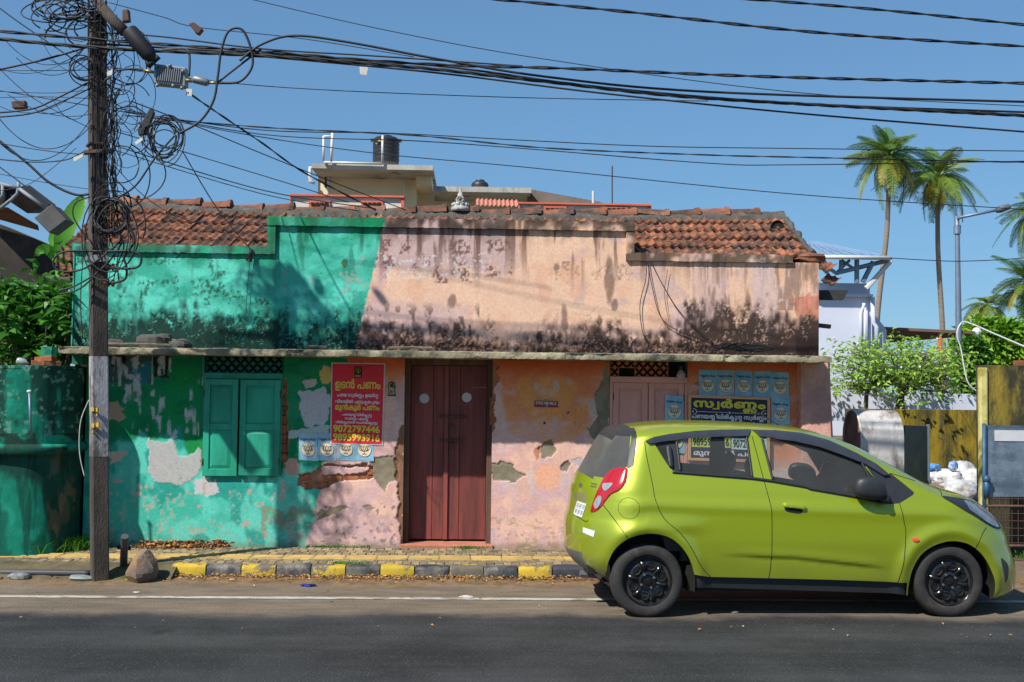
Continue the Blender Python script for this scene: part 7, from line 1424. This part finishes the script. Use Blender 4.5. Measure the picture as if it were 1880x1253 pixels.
# ------------------------------------------------------------------ overlays laid on the flank
def patch(name, poly, off, material, parent=None, step=.012, dome=0.0, mirror=False):
    v, f = cdt([], poly, step); c = v[f].mean(1); f = f[in_poly(c[:, 0], c[:, 1], poly)]
    bd = np.array(densify(poly, step)); dist = np.min(np.linalg.norm(v[:, None]-bd[None], axis=2), 1); rim = dist < 1e-6
    h = off+dome*np.sqrt(np.clip(dist/max(dist.max(), 1e-6), 0, 1))
    y = -(fy(v[:, 0], v[:, 1])+h); a, b, cc = v[f[:, 0]], v[f[:, 1]], v[f[:, 2]]
    w = ((b-a)[:, 0]*(cc-a)[:, 1]-(b-a)[:, 1]*(cc-a)[:, 0]) > 0; f = np.where(w[:, None], f, f[:, ::-1])
    V = [(v[i, 0], y[i], v[i, 1]) for i in range(len(v))]; F = f.tolist(); m = len(bd); b0 = len(V); yb = -fy(bd[:, 0], bd[:, 1])
    V += [(bd[i, 0], yb[i]-off, bd[i, 1]) for i in range(m)]+[(bd[i, 0], yb[i]+.012, bd[i, 1]) for i in range(m)]
    F += [(b0+i, b0+(i+1) % m, b0+m+(i+1) % m, b0+m+i) for i in range(m)]
    me = bpy.data.meshes.new(name); me.from_pydata(V, [], F); o = link_mesh(me, name, material, parent or car, 40, True)
    if mirror: m2 = o.copy(); COL.objects.link(m2); m2.scale = (1, -1, 1)
    return o
tl = patch('tail_lamp', smooth_poly(L2_([(595,430),(640,360),(700,305),(770,278),(905,270),(913,330),(905,400),(870,490),(800,560),(710,602),(640,680),(590,750),(520,820),(452,838),(446,800),(480,690),(520,590),(560,500)]), 3), .010, m_red_l, dome=.014, mirror=True)
patch('reversing_lens', smooth_poly(L2_([(598,470),(670,462),(725,466),(690,515),(636,562),(604,548),(592,508)]), 3), .0265, m_wht_l, tl, .008); patch('indicator_lens', smooth_poly(L2_([(545,625),(580,640),(575,700),(540,770),(500,790),(480,740),(505,670)]), 3), .0255, m_wht_l, tl, .008)
hl = patch('head_lamp', smooth_poly(F2([(920,510),(1000,518),(1060,528),(1120,552),(1180,590),(1225,640),(1240,690),(1180,668),(1100,620),(1000,560)]), 3), .006, m_cblk, dome=.01, mirror=True)
patch('lamp_lens', smooth_poly(F2([(1040,530),(1110,553),(1170,590),(1215,640),(1228,680),(1170,655),(1110,610),(1070,580)]), 3), .018, m_hl, hl)
vis_r = patch('window_visor', R2([(490,207),(540,186),(620,170),(760,153),(900,146),(1066,144),(1046,180),(900,184),(760,190),(620,206),(510,222)]), .022, m_visor)
vis_f = patch('window_visor', R2([(1072,146),(1200,150)])+F2([(0,147),(150,163),(300,203),(450,273),(560,333),(632,392),(598,396),(500,334),(400,294),(250,240),(110,208),(0,196)])+R2([(1200,192),(1115,182)]), .022, m_visor)
def seal(pts, r=.006, material=None, name='window_seal', lift=.004, parent=None):
    d = densify(pts, .02, False); y = fy([p[0] for p in d], [p[1] for p in d]); mb = MB(); mb.tube([(p[0], -(yy+lift), p[1]) for p, yy in zip(d, y)], r, 6); return mb.build(name, material or m_cblk, parent or car, True, True)
seal(R2([(640,378),(860,396),(1076,413),(1190,428),(1372,460)])+F2([(200,470),(430,509),(560,540)]), .012); seal(R2([(1045,182),(1076,410)]), .010); seal(R2([(1128,188),(1190,425)]), .010); seal(R2([(662,212),(682,378)]), .012)
seal(F2([(482,325),(530,420),(560,520)]), .012)
for pts in (R2([(488,212),(500,300),(530,440),(550,540),(600,640),(680,710),(740,790),(800,900)])+[(.50,.322)], R2([(1076,182),(1140,420),(1175,550),(1185,640),(1180,860)])+[(.97,.311)], F2([(690,550),(715,650),(725,720),(715,870),(690,960)])+[(2.02,.280)],
            [(.50,.322),(.97,.311),(1.5,.298),(2.02,.280)], R2([(258,555),(330,650),(395,742)]), F2([(1165,682),(1135,740),(1105,800)]), F2([(640,386),(775,427)]), F2([(880,458),(920,508)]), R2([(430,140),(426,335),(412,352),(392,356)]), R2([(180,640),(165,650),(100,610)])):
    seal(smooth_poly(pts, 4, False), .0036, m_gap, 'panel_gap', -.0012)
cpx = carpt(1020+403/2.983, 740+578/2.983); seal([(cpx[0]+.082*math.cos(t*.2618), cpx[1]+.082*math.sin(t*.2618)) for t in range(25)], .002, m_gap, 'fuel_flap_gap', -.0003)
def oncar(pts2, f): return [carpt(*f(*p)) for p in pts2]
hd = patch('door_handle', smooth_poly(F2([(57,546),(100,544),(168,558),(166,580),(110,574),(60,568)]), 3), .022, m_cp, d_f, .01, .006); patch('handle_recess', smooth_poly(F2([(64,572),(110,576),(158,584),(150,606),(100,602),(66,592)]), 3), .0012, m_gap, d_f, .01)
patch('handle_recess', R2([(560,240),(622,236),(640,345),(618,330)]), .004, m_gap, d_r); patch('door_handle', smooth_poly(R2([(606,236),(628,238),(640,340),(622,345),(612,290)]), 2), .018, m_cblk, d_r, .01, .006)
patch('side_repeater', smooth_poly(F2([(757,742),(775,738),(798,748),(792,762),(770,762)]), 3), .006, m_amb, None, .008, .006)
patch('quarter_frame', F2([(500,336),(604,392),(612,470),(566,430)]), .003, m_cblk); patch('mud_flap', R2([(292,882),(268,1000),(244,985),(272,935)]), .004, m_cblk)
patch('fog_recess', smooth_poly(F2([(1246,852),(1270,868),(1285,890),(1285,950),(1272,985),(1262,930)]), 3), .002, m_cblk)
m_plate = mat('plate_white', (.6, .6, .6), .6, var=.1); m_ink = mat('black_ink', (.015, .015, .016), .7)
plt_ = L2_([(275,695),(392,735),(335,905),(228,868)]); pl = patch('number_plate', plt_, .012, m_plate, None, .01)
patch('plate_recess', smooth_poly(L2_([(262,580),(405,612),(398,660),(392,720),(300,690),(240,700)]), 2), .001, mat('recess_olive', (.16, .15, .05), .8), None, .01)  # flat patch, darker and browner than the body paint
patch('reflector_sticker', L2_([(352,1032),(502,1080),(482,1158),(345,1098)]), .003, mat('sticker_white', (.62, .63, .68), .5, var=.1), None, .01)
patch('badge', smooth_poly(L2_([(312,460),(340,480),(332,520),(308,525),(296,495)]), 3), .006, m_greyp, None, .006)
# dark characters on the plate and the model lettering, too small to read
def tick(pts, r, parent, lift, nm='lettering'): return seal(pts, r, m_ink, nm, lift, parent)
def bil(q, u, v): a, b, c, d = [np.array(p) for p in q]; return tuple(a*(1-u)*(1-v)+b*u*(1-v)+c*u*v+d*(1-u)*v)
mbl = MB()
for row in (.14, .58):
    for k in range(5):
        u = .10+k*.175
        for (a, b) in (((0, 0), (0, .3)), ((0, 0), (.10, .0)), ((.10, .0), (.09, .3)), ((0, .16), (.1, .14)))[k % 2:4 - (k*row > .3)]:
            p0, p1 = bil(plt_, u+a[0], row+a[1]), bil(plt_, u+b[0], row+b[1]); y = fy([p0[0], p1[0]], [p0[1], p1[1]]); mbl.tube([(p0[0], -(y[0]+.0135), p0[1]), (p1[0], -(y[1]+.0135), p1[1])], .0015, 5)
mbl.build('lettering', m_ink, pl, local=True)
mbl = MB(); q = L2_([(448, 455), (545, 475), (520, 540), (445, 525)])
for row in (.1, .6):
    for k in range(6):
        u = .05+k*.155; p0, p1, p2 = bil(q, u, row), bil(q, u+.02, row+.32), bil(q, u+.1, row+.05*(k % 3)); y = fy([p0[0], p1[0], p2[0]], [p0[1], p1[1], p2[1]])
        mbl.tube([(p1[0], -(y[1]+.002), p1[1]), (p0[0], -(y[0]+.002), p0[1]), (p2[0], -(y[2]+.002), p2[1])], .002, 5)
mbl.build('model_lettering', m_ink, car, local=True)
# ------------------------------------------------------------------ wing mirror
def mirror_mb(s):
    mb = MB(); c = carpt(1420+512/2.983, 740+470/2.983); x, z = c; mb2 = []
    n, m = 18, 12
    vs = []
    for i in range(m+1):
        th = math.pi*i/m
        for k in range(n):
            ph = 2*math.pi*k/n; u, v, w = math.sin(th)*math.cos(ph), math.sin(th)*math.sin(ph), math.cos(th)
            sg = lambda q, e: math.copysign(abs(q)**e, q)
            vs.append((x-.01+.132*sg(u, .75)*(1-.18*w), s*(.838+.066*sg(v, .7)), z+.012+.088*sg(w, .72)-.02*u))
    mb.add(vs, [(i*n+k, (i+1)*n+k, (i+1)*n+(k+1) % n, i*n+(k+1) % n) for i in range(m) for k in range(n)])
    mb.tube([(x+.10, s*.86, z-.075), (x+.17, s*.74, z-.085)], .035, 8); return mb
mm_ = mirror_mb(-1).build('wing_mirror', m_cblk, car, True, True); mirror_mb(1).build('wing_mirror', m_cblk, car, True, True)
# ------------------------------------------------------------------ wheels
def wheel(cx, side):
    s = -1 if side < 0 else 1; yo = .775*s; w = MB(); Mx = Matrix.Translation((cx, yo, .287)) @ Matrix.Rotation(math.pi/2*(1 if s < 0 else -1), 4, 'X')
    hub = MB(); hub.lathe([(.20, -.15), (.20, -.02), (.192, -.004), (.186, -.010), (.180, -.035), (.172, -.045), (.150, -.022), (.125, -.016), (.10, -.024), (.078, -.030), (.072, -.018), (.052, -.014), (.048, -.026), (.03, -.026), (.028, -.012), (.0, -.010)], (0,0,0), 40, Mx)
    wh = hub.build('wheel', m_rimb, car, 35, True)
    t = MB(); t.lathe([(.196, -.165), (.245, -.172), (.280, -.155), (.290, -.125), (.291, -.085), (.290, -.045), (.281, -.012), (.265, .002), (.240, .006), (.212, .002), (.199, -.008), (.194, -.03)], (0,0,0), 56, Mx); t.build('tyre', m_rub, wh, 50, True)
    for k in range(6):
        a = k*math.pi/3+.3; q = MB(); n = 14
        vs = []
        for j in range(n): b = 2*math.pi*j/n; rr = .120+.030*math.cos(b); aa = a+.30*math.sin(b)*(1-.15*math.cos(b)); vs.append(Mx @ Vector((rr*math.cos(aa), rr*math.sin(aa), -.0095)))
        vs2 = []
        for j in range(n): b = 2*math.pi*j/n; rr = .121+.020*math.cos(b); aa = a+.21*math.sin(b); vs2.append(Mx @ Vector((rr*math.cos(aa), rr*math.sin(aa), -.034)))
        q.add(vs+vs2, [(j, (j+1) % n, n+(j+1) % n, n+j) for j in range(n)]+[tuple(n+j for j in range(n))]); q.build('vent_hole', m_rimb if False else m_gap, wh, 50, True)
        # raised shoulders between the holes
        a2 = a+math.pi/6; q = MB(); vs = []; 
        for (rr, hh, da) in ((.075, -.020, .20), (.10, -.006, .15), (.125, .002, .13), (.150, -.008, .17), (.172, -.036, .2)):
            for d_, e in ((-1, -.018), (-.5, 0), (0, .003), (.5, 0), (1, -.018)): vs.append(Mx @ Vector((rr*math.cos(a2+da*d_), rr*math.sin(a2+da*d_), hh+e)))
        q.add(vs, [(i*5+k2, i*5+k2+1, (i+1)*5+k2+1, (i+1)*5+k2) for i in range(4) for k2 in range(4)]); q.build('spoke', m_rimb, wh, True, True)
    for k in range(4):
        a = k*math.pi/2+.5; c = Mx @ Vector((.058*math.cos(a), .058*math.sin(a), -.006)); c2 = Mx @ Vector((.058*math.cos(a), .058*math.sin(a), -.03)); q = MB(); q.tube([c2, c], .010, 6); q.build('wheel_nut', m_greyp, wh, local=True)
for cx in (-.004, 2.457):
    for sd in (-1, 1): wheel(cx, sd)
# wheel housings, underbody, cabin
for poly, nm in ((archR[:-2], 'wheel_housing'), (archF[:-2], 'wheel_housing')):
    for sd in (-1, 1):
        d = densify(poly, .03, False); y = fy([p[0] for p in d], [p[1] for p in d]); m = len(d); c = np.mean(np.array(d), 0)
        vs = [(p[0], sd*(yy-.001), p[1]) for p, yy in zip(d, y)]+[(p[0], sd*(yy-.03), p[1]) for p, yy in zip(d, y)]+[(p[0]+(p[0]-c[0])*.05, sd*.50, p[1]+.02) for p in d]
        mb = MB(); mb.add(vs, [(j*m+i, j*m+i+1, (j+1)*m+i+1, (j+1)*m+i) for j in range(2) for i in range(m-1)]+[tuple(2*m+i for i in range(m))]); mb.build(nm, m_gap, car, local=True)
mb = MB(); mb.box(.33, 2.12, -.70, .70, .20, .40); mb.box(-.45, .33, -.50, .50, .30, .45); mb.box(2.12, 3.05, -.50, .50, .18, .45); mb.box(2.12, 2.25, -.66, .66, .40, .88); mb.box(-.28, .12, -.52, .52, .45, .92); mb.build('underbody', m_gap, car, local=True)
mb = MB(); mb.tube([(-.25, -.25, .24), (-.48, -.25, .26)], .03, 8); mb.build('exhaust', m_greyp, car, local=True)
def seat(x, y, w):
    mb = MB(); vs = []
    for (px_, z, t) in ((x+.10, .50, .10), (x+.06, .62, .10), (x-.03, .85, .085), (x-.10, 1.02, .07), (x-.12, 1.07, .045)):
        for (a, b) in ((-1, 0), (-.85, -1), (.85, -1), (1, 0), (.85, 1), (-.85, 1)): vs.append((px_+b*t, y+a*w*(1 if z < 1.0 else .8), z))
    mb.add(vs, [(j*6+k, j*6+(k+1) % 6, (j+1)*6+(k+1) % 6, (j+1)*6+k) for j in range(4) for k in range(6)]+[tuple(24+k for k in range(6))]); mb.box(x+.05, x+.50, y-w, y+w, .42, .56)
    o = mb.build('seat', m_seat, car, 60, True); q = MB(); q.ball((x-.135, y, 1.17), .1, 12, 8, (.55, 1.15, .85)); q.tube([(x-.12, y-.05, 1.05), (x-.13, y-.05, 1.14)], .008, 6); q.tube([(x-.12, y+.05, 1.05), (x-.13, y+.05, 1.14)], .008, 6); q.build('headrest', m_seat, o, True, True)
seat(1.08, -.36, .23); seat(1.08, .36, .23)
mb = MB(); vs = [(.18, -.6, .5), (.18, .6, .5), (.05, .6, .98), (.05, -.6, .98), (.32, -.6, .5), (.32, .6, .5), (.18, .6, .98), (.18, -.6, .98)]; mb.add(vs, [(0,1,2,3),(4,7,6,5),(3,2,6,7),(0,3,7,4),(1,5,6,2)]); mb.box(.3, .75, -.6, .6, .42, .58); mb.build('rear_seat', m_seat, car, local=True)
mb = MB(); mb.add([(1.82, -.66, .55), (1.82, .66, .55), (1.72, .66, .90), (1.72, -.66, .90), (2.30, .62, 1.02), (2.30, -.62, 1.02), (1.86, .66, .985), (1.86, -.66, .985)], [(0,1,2,3),(3,2,6,7),(7,6,4,5)]); mb.build('dashboard', m_dash, car, local=True)
mb = MB(); Mw = Matrix.Translation((1.60, -.36, .93)) @ Matrix.Rotation(math.radians(-62), 4, 'Y'); mb.tube([Mw @ Vector((.18*math.cos(t*.2618), .18*math.sin(t*.2618), 0)) for t in range(25)], .016, 8, False); mb.tube([Mw @ Vector((-.17, 0, 0)), Mw @ Vector((.17, 0, 0))], .018, 6); mb.tube([Mw @ Vector((0, -.17, 0)), Mw @ Vector((0, .17, 0))], .018, 6); mb.build('steering_wheel', m_dash, car, True, True)
mb = MB(); mb.ball((1.70, -.05, 1.36), .05, 10, 6, (.4, 2.2, .7)); mb.build('rear_view_mirror', m_dash, car, True, True)
mb = MB(); mb.tube([(1.30, -.02, 1.50), (1.02, -.02, 1.66)], [.006, .003], 6); mb.build('aerial', m_cblk, car, local=True)
# ================================================================== STONES, PIPES, LEAVES AND LITTER
rnd = random.Random(77)
def rock(name, c, r, sq, label, cat, mm, seed, n=16, m=11, rough=.28, chop=()):
    vs = []
    for i in range(m+1):
        th = math.pi*i/m
        for k in range(n):
            ph = 2*math.pi*k/n; d = Vector((math.sin(th)*math.cos(ph), math.sin(th)*math.sin(ph), math.cos(th))); w = 1+rough*(float(fbm(np.array(d.x*1.6+seed), np.array(d.z*1.6+d.y), seed, 3))-.5)*2
            p = Vector((d.x*sq[0], d.y*sq[1], d.z*sq[2]))*r*w
            for nrm, dist in chop:
                nn = Vector(nrm).normalized(); e = p.dot(nn)-dist*r
                if e > 0: p -= nn*e*.92
            vs.append(Vector(c)+p)
    mb = MB(); mb.add(vs, [(i*n+k, (i+1)*n+k, (i+1)*n+(k+1) % n, i*n+(k+1) % n) for i in range(m) for k in range(n)]); o = mb.build(name, mm, smooth=18)
    return tag(o, label, cat) if label else o
m_rock = mat('boulder_stone', (.27, .15, .075), .9, var=.35, scale=5, bump=.7, bscale=30, col2=(.13, .115, .10), thr=(.42, .58))
c = P(260, 1042, 10.35); rock('boulder', (c.x, 10.35, c.z-.01), .172, (.92, .85, 1.0), 'angular brown boulder beside the foot of the utility pole', 'boulder', m_rock, 5, 15, 11, .16, (((.8, -.35, .55), .66), ((-.85, -.2, .5), .60), ((0, -1, .1), .62), ((.2, -.3, -1), .78), ((-.5, -.6, -.5), .72), ((1, -.2, -.1), .74), ((-.2, -.4, 1), .80), ((.45, -.8, .3), .60), ((-.6, -.75, .15), .58), ((.5, -.6, -.5), .66)))
st = thing('black_pipe_stub', G(226, 1055, 0), 'short black pipe standing upright between pole and boulder', 'pipe'); mb = MB(); mb.tube([G(223, 1056, 0)+Vector((0, .05, -.05)), P(229, 985, 10.42)], .034, 12); mb.build('pipe', m_cabg, st, 40); mb = MB(); mb.tube([P(216, 1005, 10.6), P(240, 1007, 10.6)], .02, 8); mb.build('side_branch', m_cab, st)
mb = MB(); mb.tube(spline([P(-60, 1051, 10.52), P(0, 1051, 10.52), P(80, 1052, 10.5), P(165, 1053, 10.5)], 6), .030, 10); o = mb.build('ground_pipe', m_cabg, smooth=True); tag(o, 'black pipe lying along the broken kerb at the left', 'pipe')
o = rock('kerb_chunk', (P(37, 1052, 10.42).x, 10.42, .035), .10, (1.1, .5, .42), 'broken white painted kerb chunk on the black pipe', 'rubble', mat('chunk_white', (.28, .29, .28), .9, var=.3, scale=9, col2=(.12, .13, .12), thr=(.45, .55)), 6, 12, 8, .2, (((0, -1, .1), .38), ((0, -.3, 1), .30), ((1, -.2, .2), .85)))
o = rock('plastic_rag', (P(150, 1056, 10.38).x, 10.38, .03), .09, (1.3, .5, .3), 'crumpled pale plastic sheet left of the pole foot', 'litter', mat('rag_pale', (.20, .23, .22), .6, var=.3, scale=12), 7, 12, 8, .5)
mb = MB()
for i in range(60): p = G(rnd.uniform(196, 222), rnd.uniform(1030, 1058), 0); mb.ball((p.x, min(p.y, 10.7), rnd.uniform(.0, .06)), rnd.uniform(.008, .022), 6, 4, (1, 1, .8), .3, i)
stuff(mb.build('rubble', mat('dark_rubble', (.055, .055, .06), .9, var=.4, scale=20, rnd=.1, col2=(.2, .18, .16), thr=(.55, .6))))
o = bpy.data.objects['rubble']; o['label'] = 'dark rubble heaped between pole and pipe stub'; o['category'] = 'rubble'
# grassy soil bank on the broken pavement edge at the left
mb = MB(); n = 50; vs = []
for i in range(n+1):
    x = -7+(KERB_X0+.05+7)*i/n; h = .05*float(fbm(np.array(x*3.), np.array(1.), 4)); 
    for (y, z) in ((10.36, -.005), (10.50, .03+h*.5), (10.62, .085+h*.5), (10.74, .112+h*.4), (10.86, .115)): vs.append((x, y+rnd.uniform(-.015, .015), z+rnd.uniform(-.006, .006)))
mb.add(vs, [(i*5+k, (i+1)*5+k, (i+1)*5+k+1, i*5+k+1) for i in range(n) for k in range(4)]); structure(mb.build('soil_bank', mat('mossy_soil', (.11, .085, .045), .95, var=.4, scale=6, bump=.8, bscale=30, col2=(.075, .085, .025), thr=(.5, .65)), smooth=True))
# fallen leaves
def leaves(name, n, fx, L, mats, label, zf):
    mb = MB()
    for i in range(n):
        x, y = fx(); mb.mi = rnd.randrange(len(mats)); a = rnd.uniform(0, 6.28); scatter(mb, rnd.uniform(.6, 1.3)*L, L*.28, (x, y, zf(x, y)+rnd.uniform(.002, .02)), (math.cos(a), math.sin(a), rnd.uniform(-.1, .45)), (0, 0, 1), rnd.uniform(-.6, .6), .15)
    o = stuff(mb.build(name, mats)); o['label'] = label; o['category'] = 'leaves'; return o
m_l1 = mat('dry_leaf_orange', (.42, .20, .05), .8, var=.3, scale=20); m_l2 = mat('dry_leaf_brown', (.19, .085, .035), .85, var=.3, scale=20); m_l3 = mat('dry_leaf_straw', (.48, .34, .13), .8, var=.3, scale=20)
leaves('gutter_leaves', 1500, lambda: (rnd.uniform(KERB_X0-.1, 1.6) if rnd.random() < .8 else rnd.uniform(-5, KERB_X0), KY-.015-abs(rnd.gauss(0, .085))), .034, [m_l1, m_l3, m_l2, m_l1], 'dry orange leaves along the foot of the kerb', lambda x, y: .018*max(0, (y-10.2)/.4))
leaves('wall_leaves', 520, lambda: (P(240, 995, 11.7).x+abs(rnd.betavariate(1.6, 1.8))*(P(425, 995, 11.7).x-P(240, 995, 11.7).x), WY-.02-abs(rnd.gauss(0, .10))), .06, [m_l1, m_l2, m_l2, m_l1], 'heap of dry brown leaves against the teal wall foot', lambda x, y: PZ+.004+.05*max(0, 1-(WY-y)/.16)*rnd.random())
leaves('road_leaves', 60, lambda: (rnd.uniform(-4, 4), rnd.uniform(8.2, 10.4)), .03, [m_l1, m_l3, m_l2], 'few dry leaves scattered on the dusty roadside', lambda x, y: .003)
mb = MB()
for (px, py) in ((696/1, 0),): pass
# grass
m_grass = leaf_mat('grass_blade', (.05, .19, .02), (.13, .32, .035), .3, .0, .5, 4)
def grass(n, f, L, label):
    mb = MB()
    for i in range(n):
        x, y, z = f(); d = Vector((rnd.gauss(0, .45), rnd.gauss(-.15, .35), 1)).normalized(); l = L*rnd.uniform(.4, 1.2); s = Vector((1, 0, 0))*.0045; mid = Vector((x, y, z))+d*l*.55; tip = Vector((x, y, z))+d*l+Vector((d.x*.6*l, d.y*.5*l, -.18*l)); mb.add([Vector((x, y, z))-s, Vector((x, y, z))+s, mid+s*.8, mid-s*.8, tip], [(0,1,2,3), (3,2,4)])
    o = stuff(mb.build('grass', m_grass)); o['label'] = label; o['category'] = 'grass'
x0, x1 = P(62, 1000, 11.3).x, P(170, 1000, 11.3).x
grass(900, lambda: (lambda t: (x0+(x1-x0)*t, 11.28+.42*t-abs(rnd.gauss(0, .07)), PZ-.01))(rnd.random()**.8), .20, 'grass tuft at the foot of the teal boundary wall')
grass(160, lambda: (P(rnd.gauss(860, 14), 1005, WY).x, WY-.05-abs(rnd.gauss(0, .03)), PZ-.01), .05, 'low weeds at the red door threshold')
grass(140, lambda: (P(rnd.uniform(560, 680), 1003, WY).x, WY-.02-abs(rnd.gauss(0, .02)), PZ-.01), .05, 'short weeds along the pink wall foot')
grass(120, lambda: (rnd.gauss(P(640, 1038, KY+.12).x, .12), KY+.13+rnd.uniform(-.02, .05), PZ-.005), .03, 'moss and weeds on the kerb top')
grass(260, lambda: (P(rnd.uniform(1845, 1890), 985, 12.6).x, rnd.uniform(12.2, 13.4), GZ), .10, 'weeds on the yard ground behind the gate mesh')
# litter
o = rock('blue_rag', (G(567, 1077, 0).x, G(567, 1077, 0).y, .012), .062, (1.15, .7, .22), 'crumpled blue rag on the dusty roadside', 'rag', mat('rag_blue', (.012, .022, .19), .7, var=.4, scale=20, bump=.6, bscale=40), 8, 14, 9, .6)
wr = G(856, 1099, 0); o = rock('wrapper', (wr.x, wr.y, .012), .045, (1.2, .6, .28), 'torn red and white wrapper beside the white line', 'wrapper', mat('wrapper_white', (.5, .46, .42), .5, var=.3, scale=16, col2=(.35, .02, .03), thr=(.55, .58)), 9, 12, 8, .5)
wr = G(426, 1067, 0); o = rock('paper_scrap', (wr.x, wr.y, .012), .032, (1.2, .8, .3), 'crumpled pink paper scrap near the first yellow kerb block', 'paper', mat('scrap_pink', (.42, .22, .19), .8, var=.3, scale=30), 10, 10, 7, .5)
wr = G(251, 1089, 0); o = rock('paper_scrap', (wr.x, wr.y, .006), .026, (1.3, .8, .2), 'small white paper scrap above the white line near the boulder', 'paper', m_tag, 11, 10, 7, .5)
wr = G(1350, 1126, 0); o = rock('stone_chip', (wr.x, wr.y, .008), .03, (1.3, .8, .4), 'flat stone chip under the car sill', 'stone', mat('chip_grey', (.2, .18, .16), .9), 12, 10, 7, .4)
# things lying on the sun slab
ztop = ZSL+.083
for k, (px, w, h, lb) in enumerate(((286, .20, .11, 'largest lump of rubble on the sun slab above the green window'), (325, .15, .075, 'second lump of rubble on the sun slab, right of the largest'), (208, .12, .06, 'small lump of rubble on the sun slab beside the pole'))):
    q = P(px, 620, 11.65); rock('slab_rubble', (q.x, 11.65, ztop+h*.3), w, (1, .7, h/w), lb, 'rubble', m_mortar, 20+k, 14, 9, .45)
for k, (x0_, x1_, y, lb) in enumerate(((170, 315, 631, 'long grey plank lying on the sun slab at the left'), (715, 795, 634, 'short curled plank on the sun slab above the red door'), (560, 600, 637, 'thin stick on the sun slab left of the red bill'))):
    a = P(x0_, y, 11.38); b = P(x1_, y+2, 11.38); a.z = b.z = ztop+.012; mb = MB(); mb.tube([a, a.lerp(b, .5)+Vector((0, 0, .006)), b], .014, 5); tag(mb.build('slab_plank', mat('grey_weathered_wood', (.16, .13, .095), .9, var=.3, scale=8)), lb, 'plank')
